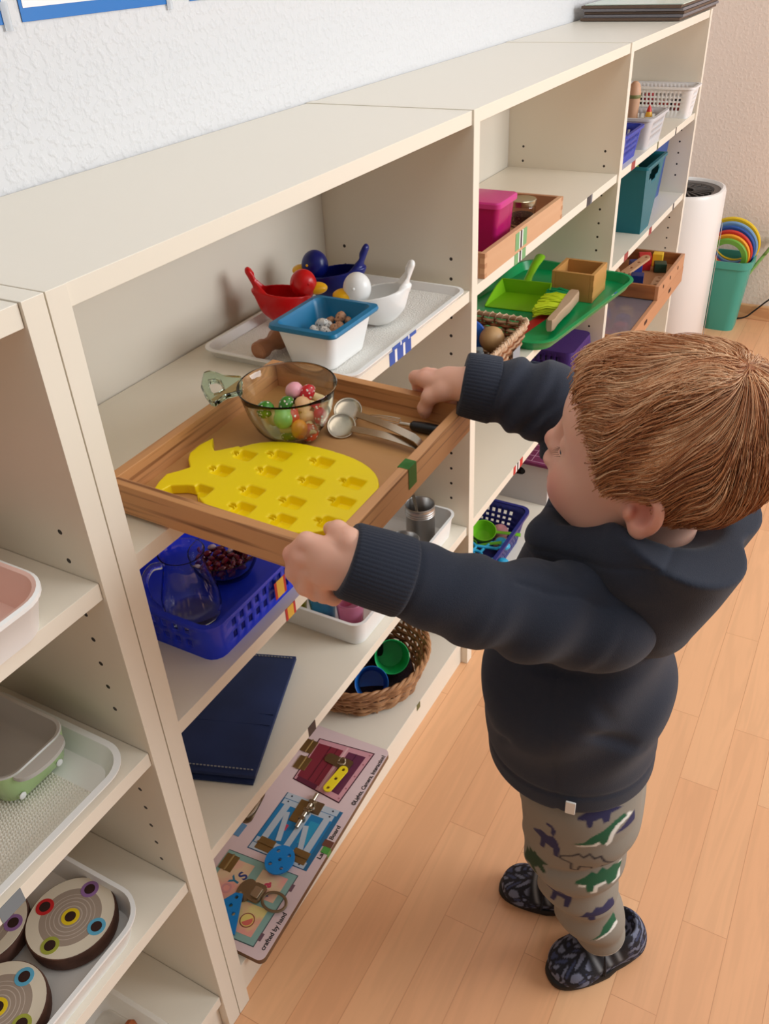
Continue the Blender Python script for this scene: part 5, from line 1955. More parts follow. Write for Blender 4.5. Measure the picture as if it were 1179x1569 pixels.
# teal bin with hand holes
M_teal = mat('petrol_plastic', (0, 104, 120), .4)
tb = thing('teal_bin', (2.000, .090, Z2), 'petrol blue tapered plastic bin with an oval hand hole, on the middle shelf', 'bin')
q = MB()
def tb_ring(u, ins=0.0):
    w_, d_ = .090 + .104 * u - 2 * ins, .150 + .022 * u - 2 * ins
    return w_, d_
HT = .182
# front wall has a real oval hole: grid walls
v, f = [], []
nx_, nz_ = 14, 22
zs_ = [HT * i / nz_ for i in range(nz_ + 1)]
per = []
for i in range(nx_ + 1):
    per.append((-1 + 2 * i / nx_, -1))
for i in range(1, 15):
    per.append((1, -1 + 2 * i / 14))
for i in range(1, nx_ + 1):
    per.append((1 - 2 * i / nx_, 1))
for i in range(1, 14):
    per.append((-1, 1 - 2 * i / 14))
np_ = len(per)
for z_ in zs_:
    w_, d_ = tb_ring(z_ / HT)
    v += [(x * w_ / 2, y * d_ / 2, z_) for x, y in per]
for k_ in range(nz_):
    for j in range(np_):
        xm = (per[j][0] + per[(j + 1) % np_][0]) / 2
        zm = (zs_[k_] + zs_[k_ + 1]) / 2
        front = (per[j][1] == -1 and per[(j + 1) % np_][1] == -1) or (per[j][1] == 1 and per[(j + 1) % np_][1] == 1)
        if front and (xm / .62) ** 2 + ((zm - .150) / .0165) ** 2 < 1:
            continue
        a_, b_ = k_ * np_ + j, k_ * np_ + (j + 1) % np_
        f.append((a_, b_, b_ + np_, a_ + np_))
f.append(tuple(reversed(range(np_))))
o = MB().add(v, f).build('bin_wall', M_teal, tb, angle=30)
solid(o, .003, -1)
w_, d_ = tb_ring(1)
MB().loft([rr3(w_ + .012, d_ + .012, .008, HT - .006), rr3(w_ + .012, d_ + .012, .008, HT + .001), rr3(w_ - .004, d_ - .004, .004, HT + .001), rr3(w_ - .004, d_ - .004, .004, HT - .006)], closed=True).build('rim', M_teal, tb)
bbx = thing('blue_box', (2.285, .150, Z2), 'blue open box behind the petrol blue bin', 'box')
MB().loft([rr3(.20, .16, .01, 0), rr3(.23, .18, .012, .165), rr3(.224, .174, .01, .165), rr3(.194, .154, .008, .004)]).build('box_body', mat('mid_blue_plastic', (12, 72, 150), .35), bbx)
toyball('red_ball', (2.215, .130, Z2 + .135), .040, mat('wine_red', (130, 24, 52), .5), 'wine red ball in the blue box behind the bin')
fl = thing('toy_flower', (1.958, .080, Z2 + .150), 'lime green toy flower with a white petal sticking out of the petrol blue bin', 'toy flower')
for i in range(6):
    a = 2 * PI * i / 6
    MB().ball((.020 * math.cos(a), .020 * math.sin(a), .030), (.014, .014, .006), n=12, k=8).build('petal', mat('petal_white', (206, 214, 190), .5) if i == 3 else mat('petal_lime', (130, 176, 50), .5), fl)
MB().ball((0, 0, .032), (.010, .010, .008), n=12, k=8).build('flower_centre', M_black, fl)
MB().tube([(0, 0, -.06), (0, 0, .03)], .004, 8).build('flower_stem', mat('leaf_green', (40, 110, 60), .5), fl)
fl.rotation_euler = (.5, -.9, .6)

# shallow wooden box with a clear lid, and a wooden tray of building blocks on it
M_tanb = wood('tan_beech', (214, 160, 120), (196, 140, 102), axis=0, scale=30, dist=.6, lo=0, hi=1)
M_tane = wood('tan_beech_end', (190, 134, 92), (170, 112, 76), axis=1, scale=40, dist=.9, lo=0, hi=1)
sb_ = wood_box('wooden_box', (1.680, -.052), (2.296, .215), (Z3, Z3 + .047), .010, 'long shallow wooden box with a clear lid, under the tray of blocks', 'box', M_tanb, M_tane, finger=False)
MB().box((-.300, -.126, .0422), (.300, .126, .0458)).build('clear_lid', mat('frosted_clear_lid', (225, 215, 225), .25, trans=.85, ior=1.3), sb_)
for xs in (-.13, .14):
    MB().prism(rrect(.030, .011, .005, 5), 0, .0006, M=Matrix.Translation((xs, -.1337, .026)) @ Matrix.Rotation(PI / 2, 4, 'X')).build('finger_hole', mat('dark_hole', (74, 44, 30), .8), sb_)
for i, (x, y, rgb, n_) in enumerate(((1.735, .010, (206, 70, 92), 'raspberry'), (1.765, .060, (196, 60, 90), 'pink'), (1.800, .000, (214, 90, 100), 'coral'), (1.830, .060, (190, 66, 84), 'red'), (1.860, .010, (90, 80, 150), 'violet'), (1.885, .070, (60, 70, 150), 'blue'), (1.920, .020, (220, 190, 90), 'yellow'), (1.950, .080, (214, 170, 80), 'mustard'), (1.720, .065, (150, 60, 120), 'purple'), (1.900, .130, (120, 140, 90), 'green'))):
    o = MB().loft([rr3(.036, .036, .006, 0), rr3(.038, .038, .008, .012), rr3(.030, .030, .008, .026)]).build('toy_block', mat('lidblock_%d' % i, rgb, .5))
    o.location = (x, y, Z3 + .0065)
    o.rotation_euler = (0, 0, i * .7)
    tag(o, n_ + ' toy block under the clear lid of the shallow wooden box', 'toy block')
ztr = Z3 + .0475
M_dtray = wood('dark_oak_inside', (176, 112, 64), (132, 78, 44), axis=1, scale=40, dist=1.0, lo=0, hi=1)
wtb = wood_box('wooden_tray', (1.972, -.052), (2.290, .190), (ztr, ztr + .040), .010, 'wooden tray of building strips and blocks on top of the shallow box', 'tray', M_tanb, M_dtray, finger=False)
for xs in (-.10, -.02, .075):
    MB().prism(circ(.0055, 16), 0, .0006, M=Matrix.Translation((xs, -.1213, .022)) @ Matrix.Rotation(PI / 2, 4, 'X')).build('finger_hole', mat('dark_hole', (74, 44, 30), .8), wtb)
def strip(loc, rot_, ln, nh, label):
    W = .013
    ol = [(ln / 2 - W + W * math.cos(t), W * math.sin(t)) for t in np.linspace(-PI / 2, PI / 2, 10)] + [(-ln / 2 + W + W * math.cos(t), W * math.sin(t)) for t in np.linspace(PI / 2, 1.5 * PI, 10)]
    hs = [hcirc(-ln / 2 + W + (ln - 2 * W) * i / (nh - 1), 0, .0052, 14) for i in range(nh)]
    bm = bmesh.new()
    ed = []
    for lp in [ol] + hs:
        vs_ = [bm.verts.new((x, y, 0)) for x, y in lp]
        for i in range(len(vs_)):
            ed.append(bm.edges.new((vs_[i], vs_[(i + 1) % len(vs_)])))
    bmesh.ops.triangle_fill(bm, use_beauty=True, edges=ed)
    me = bpy.data.meshes.new('building_strip')
    bm.to_mesh(me)
    bm.free()
    me.materials.append(M_lbeech)
    o = bpy.data.objects.new('building_strip', me)
    C.objects.link(o)
    solid(o, .007, 0)
    o.location = loc
    o.rotation_euler = rot_
    return tag(o, label, 'building strip', 'holed wooden building strips')
zt2 = ztr + .006
strip((2.095, .060, zt2 + .034), (.0, -.20, -.35), .17, 5, 'holed wooden strip leaning across the tray of blocks')
strip((2.040, .085, zt2 + .028), (.1, -.15, .5), .13, 4, 'holed wooden strip at the back left of the tray of blocks')
strip((2.060, -.022, zt2 + .0045), (0, 0, .05), .15, 5, 'holed wooden strip lying along the front of the tray of blocks')
def block(loc, s_, rgb, rz_, label):
    o = MB().box((-s_[0] / 2, -s_[1] / 2, 0), (s_[0] / 2, s_[1] / 2, s_[2]), bevel=.002).build('toy_block', mat('blk_%d_%d_%d' % rgb, rgb, .4))
    o.location = loc
    o.rotation_euler = (0, 0, rz_)
    return tag(o, label, 'toy block')
block((2.055, .030, zt2 + .0005), (.036, .036, .034), (16, 40, 104), .2, 'dark blue cube at the front of the tray of blocks')
block((2.170, .065, zt2 + .0005), (.034, .034, .034), (36, 60, 150), .5, 'blue cube in the middle of the tray of blocks')
block((2.215, .050, zt2 + .0005), (.050, .036, .042), (196, 30, 36), .3, 'glossy red block in the tray of blocks')
block((2.205, .000, zt2 + .0005), (.036, .036, .026), (34, 60, 44), .3, 'dark green block near the front of the tray of blocks')
block((2.255, .020, zt2 + .0005), (.030, .030, .038), (236, 190, 50), .1, 'yellow block in the right corner of the tray of blocks')
block((2.050, .160, zt2 + .0005), (.045, .035, .050), (44, 70, 60), .4, 'dark green block at the back of the tray of blocks')

# stack of dark boards on top
M_bd = mat('dark_brown_board', (98, 78, 64), .6)
M_bde = mat('grey_board', (120, 116, 120), .5)
rs = random.Random(8)
for i in range(5):
    t = MB()
    o = t.box((-.215, -.128, 0), (.215, .128, .0066), bevel=.0012).build('folder', M_bd if i % 2 == 0 else M_bde)
    o.location = (2.305 + rs.uniform(-.006, .006), .133 + rs.uniform(-.003, .003), H + .0002 + i * .0070)
    o.rotation_euler = (0, 0, rs.uniform(-.012, .012))
    tag(o, ('brown' if i % 2 == 0 else 'grey') + ' board in the stack on the far bookcase, ' + ['lowest', 'second from the bottom', 'middle one', 'second from the top', 'just under the pale sheet'][i], 'board', 'boards stacked on the far bookcase')
o = MB().box((-.21, -.125, 0), (.21, .125, .0025), bevel=.0006).build('pale_sheet', mat('pale_green_sheet', (206, 220, 206), .25))
o.location = (2.300, .131, H + .0002 + 5 * .0070)
tag(o, 'pale green sheet lying on the stack of dark boards', 'sheet')

# air purifier
M_pur = mat('white_gloss_plastic', (238, 234, 230), .3)
pu = thing('air_purifier', (2.655, .047, 0), 'tall white rounded air purifier standing beyond the bookcases', 'air purifier')
PW, PD, PH = .30, .26, .545
q = MB()
q.loft([rr3(PW - .02, PD - .02, .12, 0, 10), rr3(PW, PD, .129, .012, 10), rr3(PW, PD, .129, PH - .012, 10), rr3(PW - .008, PD - .008, .125, PH - .002, 10), rr3(PW - .022, PD - .022, .118, PH, 10), rr3(PW - .03, PD - .03, .114, PH - .004, 10), rr3(PW - .04, PD - .04, .11, PH - .024, 10)])
q.build('housing', M_pur, pu, angle=50)
M_grl = mat('dark_grille', (62, 58, 56), .5)
MB().loft([rr3(PW - .034, PD - .034, .112, PH - .024, 10), rr3(PW - .034, PD - .034, .112, PH - .010, 10), rr3(PW - .075, PD - .075, .09, PH - .012, 10), rr3(PW - .080, PD - .080, .088, PH - .021, 10)]).build('outlet_ring', mat('grey_brown_plastic', (104, 98, 94), .5), pu)
for i in range(22):
    a = 2 * PI * i / 22
    MB().box((-.0035, .030, PH - .020), (.0035, .088, PH - .010), M=Rz(a) @ Matrix.Rotation(0.0, 4, 'Y'), bevel=.001).build('grille_blade', M_grl, pu)
MB().tube(smooth_path([(.060, -PD / 2 - .0002, .02), (.060, -PD / 2 - .0002, .30), (.064, -PD / 2 - .0002, .37), (.085, -PD / 2 + .004, .41), (.110, -PD / 2 + .018, .425)]), .0012, 6).build('panel_seam', mat('seam_grey', (170, 162, 156), .6), pu)

# green bin full of hoops, in the corner
M_sea = mat('sea_green_plastic', (72, 158, 140), .4)
sg = thing('green_bin', (2.884, -.108, 0), 'sea green plastic bin full of coloured rings, in the corner beyond the purifier', 'bin', rz=.0)
MB().loft([rr3(.110, .110, .03, 0), rr3(.140, .150, .035, .235), rr3(.154, .165, .04, .237), rr3(.154, .165, .04, .262), rr3(.142, .153, .036, .262), rr3(.136, .146, .033, .235), rr3(.104, .104, .028, .004)]).build('bin_body', M_sea, sg)
for i, (rgb, x, n_) in enumerate((((110, 170, 60), -.062, 'green'), ((240, 160, 40), -.042, 'orange'), ((206, 60, 50), -.022, 'red'), ((40, 84, 160), -.002, 'blue'), ((120, 160, 200), .018, 'pale blue'), ((238, 200, 40), .045, 'yellow'))):
    R_ = .068 + .0055 * i
    q = MB().lathe([(R_ * .72, -.005), (R_ * .96, -.005), (R_, -.002), (R_, .002), (R_ * .96, .005), (R_ * .72, .005)], 48, closed=True)
    o = q.build('throwing_ring', mat('hoop_%d_%d_%d' % rgb, rgb, .4))
    o.matrix_world = frame((2.890 + x * .7, -.102, .272 + .006 * i), (1, -.12, .22))
    tag(o, n_ + ' ring standing in the sea green bin', 'ring', 'rings in the sea green bin')
pd = thing('toy_paddle', (2.905, -.150, .150), 'flat green toy paddle leaning out of the right side of the sea green bin', 'paddle', rot=(.55, .25, .2))
MB().prism(rrect(.055, .075, .015, 5, c=(0, .17)), -.003, .003, M=Matrix.Rotation(PI / 2, 4, 'X') @ Matrix.Scale(1, 4)).build('paddle_blade', mat('paddle_green', (130, 170, 90), .5), pd)
MB().tube([(0, 0, 0), (0, 0, .14)], .006, 8).build('paddle_handle', mat('paddle_green', (130, 170, 90), .5), pd)

# power cord along the far wall
o = MB().tube(smooth_path([(2.93, -.06, .0035), (2.955, -.14, .004), (2.965, -.185, .012), (2.972, -.215, .040), (2.975, -.255, .085), (2.980, -.31, .135), (2.988, -.40, .20), (2.994, -.5, .26)], 8), .0032, 8).build('power_cord', M_black)
tag(o, 'black power cord hanging down the far wall above the skirting', 'cord')
# ------------------------------------------------------------------ bookcase at the left edge: contents
ak = bpy.data.objects['bookcase']
shelf_tape(ak, -.222, Z2, ((0, .026, mat('slate_tape', (120, 130, 136), .4)),), 'slate grey tape')
M_pinkw = mat('pale_pink_enamel', (252, 214, 204), .3)
pt2 = thing('pink_tray', (-.258, .121, Z1), 'deep white tray lined in pale pink on the top shelf of the left bookcase', 'tray')
w_, d_ = .375, .262
MB().loft([rr3(w_ - .02, d_ - .02, .03, 0, 8), rr3(w_ - .006, d_ - .006, .034, .034, 8), rr3(w_, d_, .037, .036, 8), rr3(w_, d_, .037, .040, 8), rr3(w_ - .006, d_ - .006, .034, .0415, 8)], cap1=False).build('tray_shell', M_wp, pt2, angle=50)
MB().loft([rr3(w_ - .006, d_ - .006, .034, .0415, 8), rr3(w_ - .013, d_ - .013, .031, .0405, 8), rr3(w_ - .030, d_ - .030, .026, .005, 8)], cap0=False).build('pink_lining', M_pinkw, pt2, angle=50)

t2 = thing('serving_tray', (-.235, .112, Z2), 'white tray with a nubby mat, under the pale green baking dish', 'tray')
MB().loft(tray_rings(.380, .218, .020, .034, th=.003, lip=.004, slope=.012, n=8)).build('tray_body', M_wp, t2, angle=50)
g2 = MB()
q = MB()
nx_, ny_ = 92, 46
# nubby anti-slip mat: a bumpy sheet
mw, md = .318, .166
v, f = [], []
for i in range(nx_ * 3 + 1):
    for j in range(ny_ * 3 + 1):
        x, y = -mw / 2 + mw * i / (nx_ * 3), -md / 2 + md * j / (ny_ * 3)
        z = .0040 + (.0026 if ((i + (j // 3 % 2) * 2) % 3 and j % 3) else 0) if 0 < j < ny_ * 3 and 0 < i < nx_ * 3 else .0032
        v.append((x, y, z))
n = ny_ * 3 + 1
for i in range(nx_ * 3):
    for j in range(ny_ * 3):
        f.append((i * n + j, (i + 1) * n + j, (i + 1) * n + j + 1, i * n + j + 1))
o = MB().add(v, f).build('nubby_mat', mat('cream_nubby_mat', (238, 234, 222), .8), t2, angle=180)
o.location = (-.014, -.010, 0)

# pale green baking dish with a handle
M_gdish = mat('apple_green_glaze', (176, 206, 142), .22, coat=.4)
M_gin = mat('grey_glaze', (196, 192, 186), .3)
bd = thing('baking_dish', (-.1035, .130, Z2 + .0056), 'small apple green baking dish, grey inside, with a flat handle', 'dish')
dw, dd = .086, .136
MB().loft([rr3(dw - .026, dd - .026, .016, 0, 7), rr3(dw - .010, dd - .010, .019, .008, 7), rr3(dw - .002, dd - .002, .022, .034, 7), rr3(dw, dd, .022, .045, 7)], cap1=False).build('green_outside', M_gdish, bd, angle=50)
MB().loft([rr3(dw, dd, .022, .045, 7), rr3(dw - .002, dd - .002, .021, .0465, 7), rr3(dw - .008, dd - .008, .019, .0455, 7), rr3(dw - .016, dd - .016, .016, .012, 7), rr3(dw - .032, dd - .032, .012, .0055, 7)], cap0=False).build('grey_inside', M_gin, bd, angle=50)
ol = [(.030, 0)] + [(.030 * math.cos(t), -.0185 * math.sin(t) ** .7) for t in np.linspace(0, PI, 19)[1:-1]] + [(-.030, 0)]
q = MB()
q.prism([(x, y - dd / 2 + .003) for x, y in ol], .0400, .0448)
q.build('handle', M_gin, bd, angle=50)
for i, (x, z_) in enumerate(((-.027, .013), (.020, .011))):
    MB().ball((x, -dd / 2 + .0036, z_), (.0040, .0016, .0040), n=14, k=8).build('white_dot', M_wp, bd)

# deep tray with wooden discs
t3 = thing('serving_tray', (-.262, .112, Z3), 'deep white tray holding round wooden discs on the third shelf', 'tray')
MB().loft([rr3(.360 - .016, .214 - .016, .032, 0, 8), rr3(.360, .214, .038, .034, 8), rr3(.368, .222, .042, .036, 8), rr3(.368, .222, .042, .039, 8), rr3(.358, .212, .037, .0395, 8), rr3(.344, .198, .031, .006, 8), rr3(.330, .184, .028, .003, 8)]).build('tray_body', M_wp, t3, angle=50)
M_bark = mat('dark_bark_wood', (106, 72, 58), .7, vary=(40, (84, 54, 44), .4, .65))


def disc_face():
    m = mat('printed_log_face', (226, 216, 196), .4)
    nt = m.node_tree
    b = nt.nodes['Principled BSDF']
    tc = [q for q in nt.nodes if q.type == 'TEX_COORD'][0]
    mp = nt.nodes.new('ShaderNodeMapping')
    mp.inputs['Scale'].default_value = (1, 1, 0)
    nt.links.new(tc.outputs['Object'], mp.inputs['Vector'])
    ln = nt.nodes.new('ShaderNodeVectorMath')
    ln.operation = 'LENGTH'
    nt.links.new(mp.outputs['Vector'], ln.inputs[0])
    dv = nt.nodes.new('ShaderNodeMath')
    dv.operation = 'DIVIDE'
    dv.inputs[1].default_value = .050
    nt.links.new(ln.outputs['Value'], dv.inputs[0])
    r = nt.nodes.new('ShaderNodeValToRGB')
    r.color_ramp.interpolation = 'CONSTANT'
    tan, grey, pale = lin((226, 216, 196)), lin((166, 150, 136)), lin((196, 182, 170))
    es = [(0, grey), (.24, pale), (.262, grey), (.35, pale), (.37, grey), (.44, pale), (.46, grey), (.53, pale), (.545, grey), (.69, tan)]
    r.color_ramp.elements[0].position = 0
    r.color_ramp.elements[0].color = es[0][1]
    r.color_ramp.elements[1].position = es[1][0]
    r.color_ramp.elements[1].color = es[1][1]
    for p_, c_ in es[2:]:
        e = r.color_ramp.elements.new(p_)
        e.color = c_
    nt.links.new(dv.outputs[0], r.inputs['Fac'])
    nt.links.new(r.outputs['Color'], b.inputs['Base Color'])
    return m


M_dface = disc_face()
M_hole = mat('dark_bore', (52, 26, 20), .8)
RINGC = [((236, 206, 40), 0, 0, 'yellow'), ((204, 38, 44), .0355, 90, 'red'), ((150, 110, 168), .0355, 0, 'violet'), ((96, 176, 210), .0355, -90, 'blue'), ((166, 172, 70), .0355, 180, 'olive')]


def log_disc(loc, rz_, label):
    t = thing('wooden_disc', loc, label, 'wooden disc', rz=rz_, group='wooden discs in the deep white tray')
    MB().lathe([(.001, 0), (.046, 0), (.049, .002), (.050, .008), (.0505, .018), (.0495, .0232), (.001, .0232)], 48).build('log', M_bark, t)
    MB().lathe([(.001, .0232), (.0485, .0232), (.0485, .0240), (.001, .0241)], 48).build('printed_face', M_dface, t)
    for rgb, r_, a, nm_ in RINGC:
        x, y = r_ * math.cos(math.radians(a)), r_ * math.sin(math.radians(a))
        o = MB().lathe([(.001, .0240), (.0102, .0240), (.0102, .0244), (.001, .0245)], 24, M=Tr(x, y, 0)).build('coloured_ring', mat('ring_%s' % nm_, rgb, .4), t)
        MB().lathe([(.001, .0244), (.0062, .0244), (.0062, .0246), (.001, .0247)], 20, M=Tr(x, y, 0)).build('peg_hole', M_hole, t)
    return t


d0 = log_disc((-.130, .0765, Z3 + .0065), math.radians(8), 'wooden disc with five coloured holes, fully in view in the deep white tray')
dup(d0, (-.238, .0700, Z3 + .0065), 'wooden disc with coloured holes cut by the left edge of the photo', rz=math.radians(90))
dup(d0, (-.183, .160, Z3 + .0065), 'wooden disc at the back of the deep tray, mostly hidden by the shelf above', rz=math.radians(-60))

# clear box on the bottom board
M_clear = mat('clear_plastic_box', (246, 246, 244), .10, alpha=.24)
cb = thing('clear_box', (-.200, .080, Z4), 'low clear plastic box with brown nuts on the bottom board of the left bookcase', 'box')
MB().loft([rr3(.190, .110, .012, 0), rr3(.206, .126, .016, .030), rr3(.216, .136, .02, .031), rr3(.216, .136, .02, .0325), rr3(.203, .123, .015, .0318), rr3(.187, .107, .011, .0015)]).build('box_body', M_clear, cb)
for i, (x, y) in enumerate(((-.112, .082), (-.125, .070), (-.130, .092), (-.145, .080))):
    o = MB().lathe([(.001, -.008), (.006, -.006), (.0082, 0), (.006, .006), (.001, .009)], 14).build('nut', mat('chestnut', (176, 96, 52), .35))
    o.location = (x, y, Z4 + .0020 + .0082)
    o.rotation_euler = (1.5, .2, i)
    tag(o, ['brown nut at the right end of the clear box', 'brown nut nearest the front of the clear box', 'brown nut at the back of the clear box', 'brown nut farthest left in the clear box'][i], 'nut', 'nuts in the clear box')
# ------------------------------------------------------------------ the child
def attr_mat(name, rough, sss=0.0, sheen=0.0, bump=None, attr='tint', spec=0.5):
    m = mat(name, (128, 128, 128), rough, sss=sss, sheen=sheen, bump=bump, spec=spec)
    nt = m.node_tree
    a = nt.nodes.new('ShaderNodeAttribute')
    a.attribute_name = attr
    nt.links.new(a.outputs['Color'], nt.nodes['Principled BSDF'].inputs['Base Color'])
    return m


def paint(o, col, attr='tint'):
    """col: (n,3) linear"""
    a = o.data.attributes.new(attr, 'FLOAT_COLOR', 'POINT')
    c = np.ones((len(o.data.vertices), 4), dtype=np.float32)
    c[:, :3] = col
    a.data.foreach_set('color', c.ravel())


def lin3(*rgb):
    return np.array(lin(rgb)[:3])


def normals(V, F):
    n = np.zeros_like(V)
    fn = np.cross(V[F[:, 2]] - V[F[:, 0]], V[F[:, 3]] - V[F[:, 1]])
    for i in range(4):
        np.add.at(n, F[:, i], fn)
    return n / (np.linalg.norm(n, axis=1)[:, None] + 1e-12)


HX = 0.282


def head_shape(g, k=0.02, grow=0.0, face=True):
    g.ell((HX, -.4190, .9000), (.0735 + grow, .0890 + grow, .0730 + grow), k)
    g.ell((HX, -.3720, .9160), (.0560 + grow, .0470 + grow, .0480 + grow), k)
    g.ell((HX, -.3900, .8640), (.0650 + grow, .0640 + grow, .0560 + grow), k)
    if not face:
        return
    for s in (-1, 1):
        g.ell((HX + s * .0290, -.3500, .8470), (.0300, .0300, .0290), .02)      # cheeks
        g.ell((HX + s * .0320, -.3780, .8280), (.0270, .0330, .0250), .02)      # jaw
    g.ell((HX, -.3440, .8190), (.0260, .0250, .0190), .018)                      # chin
    g.ell((HX, -.3300, .8520), (.0240, .0170, .0190), .014)                      # muzzle
    g.cone((HX, -.3300, .8980), (HX, -.3160, .8780), .0075, .0088, .012)         # nose
    g.ell((HX, -.3130, .8750), (.0088, .0090, .0078), .006)
    for s in (-1, 1):
        g.ell((HX + s * .0085, -.3180, .8715), (.0062, .0070, .0056), .005)
        g.ell((HX + s * .0050, -.3105, .8668), (.0026, .0036, .0022), .002, op='s')
        g.ell((HX + s * .0270, -.3225, .8890), (.0150, .0085, .0095), .012, op='s')   # eye sockets
        g.ell((HX + s * .0265, -.3395, .8880), (.0128, .0118, .0112), .004)           # lids
        g.ell((HX + s * .0265, -.3265, .8810), (.0105, .0045, .0013), .002, op='s')
    g.ell((HX, -.3135, .8560), (.0150, .0090, .0072), .006)                      # upper lip
    g.ell((HX, -.3175, .8335), (.0130, .0080, .0062), .006)                      # lower lip
    g.ell((HX, -.3080, .8405), (.0180, .0100, .0022), .003, op='s')              # mouth line
    for s in (-1, 1):                                                            # ears
        ca_, sa_ = math.cos(s * .42), math.sin(s * .42)
        R = np.array([[ca_, -sa_, 0], [sa_, ca_, 0], [0, 0, 1]]) @ np.array([[1, 0, 0], [0, math.cos(.32), -math.sin(.32)], [0, math.sin(.32), math.cos(.32)]])
        ec = np.array((HX + s * .0735, -.4200, .8650))
        g.ell(ec, (.0080, .0190, .0260), .008, R=R)
        g.ell(ec + np.array((s * .0080, .0020, .0020)), (.0086, .0112, .0165), .003, op='s', R=R)
        g.ell(ec + np.array((s * .0010, .0125, -.0030)), (.0055, .0050, .0075), .005, R=R)
        g.ell(ec + np.array((s * .0010, .0040, -.0200)), (.0052, .0080, .0080), .005, R=R)


def build_body():
    g = SDF((.018, -.515, -.002), (.430, -.095, 1.000), 0.0019)
    head_shape(g)
    g.cone((.284, -.420, .840), (.290, -.405, .740), .0400, .0430, .02)
    # trunk, arms and legs
    g.cone((.292, -.385, .715), (.290, -.365, .560), .0700, .0780, .02)
    g.cone((.290, -.365, .560), (.290, -.370, .430), .0780, .0720, .02)
    g.cone((.275, -.380, .410), (.284, -.394, .235), .0500, .0340, .015)
    g.cone((.284, -.394, .235), (.314, -.430, .050), .0330, .0220, .010)
    g.cone((.325, -.368, .410), (.338, -.360, .240), .0500, .0340, .015)
    g.cone((.338, -.360, .240), (.379, -.358, .050), .0320, .0220, .010)
    g.cone((.314, -.430, .050), (.285, -.404, .022), .0220, .0160, .015)
    g.cone((.379, -.358, .050), (.374, -.319, .022), .0220, .0160, .015)
    g.chain([(.215, -.385, .738), (.125, -.297, .784), (.083, -.234, .826)], (.0400, .0230, .0165), .015)
    g.chain([(.372, -.385, .752), (.390, -.275, .855), (.353, -.199, .877)], (.0400, .0270, .0200), .015)
    # left hand around the near wall of the tray
    g.cone((0.0800, -0.2320, 0.8280), (0.0555, -0.1940, 0.8440), .0185, .0150, .010)
    g.cone((0.0630, -0.2210, 0.8320), (0.0540, -0.1920, 0.8310), .0150, .0130, .010)
    g.cone((0.0630, -0.2210, 0.8440), (0.0555, -0.1860, 0.8550), .0150, .0115, .010)
    K = dict(i=[(0.0570, -0.1980, 0.8550), (0.0540, -0.1760, 0.8600), (0.0515, -0.1605, 0.8440), (0.0555, -0.1580, 0.8220), (0.0690, -0.1620, 0.8060)],
             m=[(0.0540, -0.1980, 0.8460), (0.0485, -0.1730, 0.8470), (0.0480, -0.1630, 0.8270), (0.0550, -0.1650, 0.8090), (0.0700, -0.1690, 0.8025)],
             r=[(0.0540, -0.2000, 0.8360), (0.0495, -0.1770, 0.8330), (0.0488, -0.1720, 0.8140), (0.0570, -0.1765, 0.8020), (0.0720, -0.1810, 0.8005)],
             p=[(0.0570, -0.2060, 0.8280), (0.0545, -0.1860, 0.8210), (0.0545, -0.1865, 0.8050), (0.0620, -0.1920, 0.7975), (0.0740, -0.1950, 0.7995)])
    for q, c in K.items():
        s = .88 if q == 'p' else 1.0
        g.chain(c, [.0095 * s, .0088 * s, .0078 * s, .0070 * s, .0060 * s], .0030)
    g.chain([(0.0650, -0.2220, 0.8510), (0.0675, -0.2100, 0.8630), (0.0740, -0.1950, 0.8650), (0.0820, -0.1820, 0.8580)], (.0130, .0105, .0082, .0066), .005)
    # right hand over the far wall of the tray
    g.cone((.354, -.199, .8770), (.3590, -.162, .8745), .0175, .0145, .010)
    g.cone((.360, -.185, .8760), (.3720, -.158, .8710), .0140, .0120, .010)
    K = dict(i=[(.3530, -.160, .8745), (.3530, -.140, .8740), (.3640, -.1220, .8690), (.3735, -.1205, .8510), (.3735, -.1240, .8360)],
             m=[(.3600, -.160, .8745), (.3625, -.137, .8745), (.3730, -.1215, .8650), (.3785, -.1225, .8460), (.3765, -.1280, .8310)],
             r=[(.3670, -.160, .8720), (.3710, -.140, .8705), (.3800, -.1285, .8590), (.3825, -.1330, .8400), (.3775, -.1380, .8270)],
             p=[(.3720, -.165, .8690), (.3775, -.150, .8650), (.3840, -.1440, .8530), (.3840, -.1490, .8360), (.3785, -.1520, .8250)])
    for q, c in K.items():
        s = .88 if q == 'p' else 1.0
        g.chain(c, [.0095 * s, .0088 * s, .0076 * s, .0068 * s, .0060 * s], .0030)
    g.chain([(.3530, -.182, .8720), (.3470, -.165, .8680), (.3425, -.150, .8600), (.3440, -.1430, .8440), (.3465, -.1420, .8360)], (.0130, .0105, .0085, .0076, .0064), .005)
    return g.mesh()


V, F = build_body()
M_skin = attr_mat('child_skin', 0.48, sss=0.25, spec=0.35)
person = np_mesh('person', V, F, M_skin, None, smooth_iter=1)
V = np.zeros(len(person.data.vertices) * 3)
person.data.vertices.foreach_get('co', V)
V = V.reshape(-1, 3)
base = lin3(232, 180, 158)
red = lin3(214, 112, 98)
lip = lin3(190, 92, 88)
col = np.tile(base, (len(V), 1))


def blend(c, m):
    global col
    m = np.clip(m, 0, 1)[:, None]
    col = col * (1 - m) + c * m


def blob(c, r, soft=0.5):
    d = np.linalg.norm((V - np.array(c)) / np.array(r), axis=1)
    return np.clip((1 - d) / soft, 0, 1)


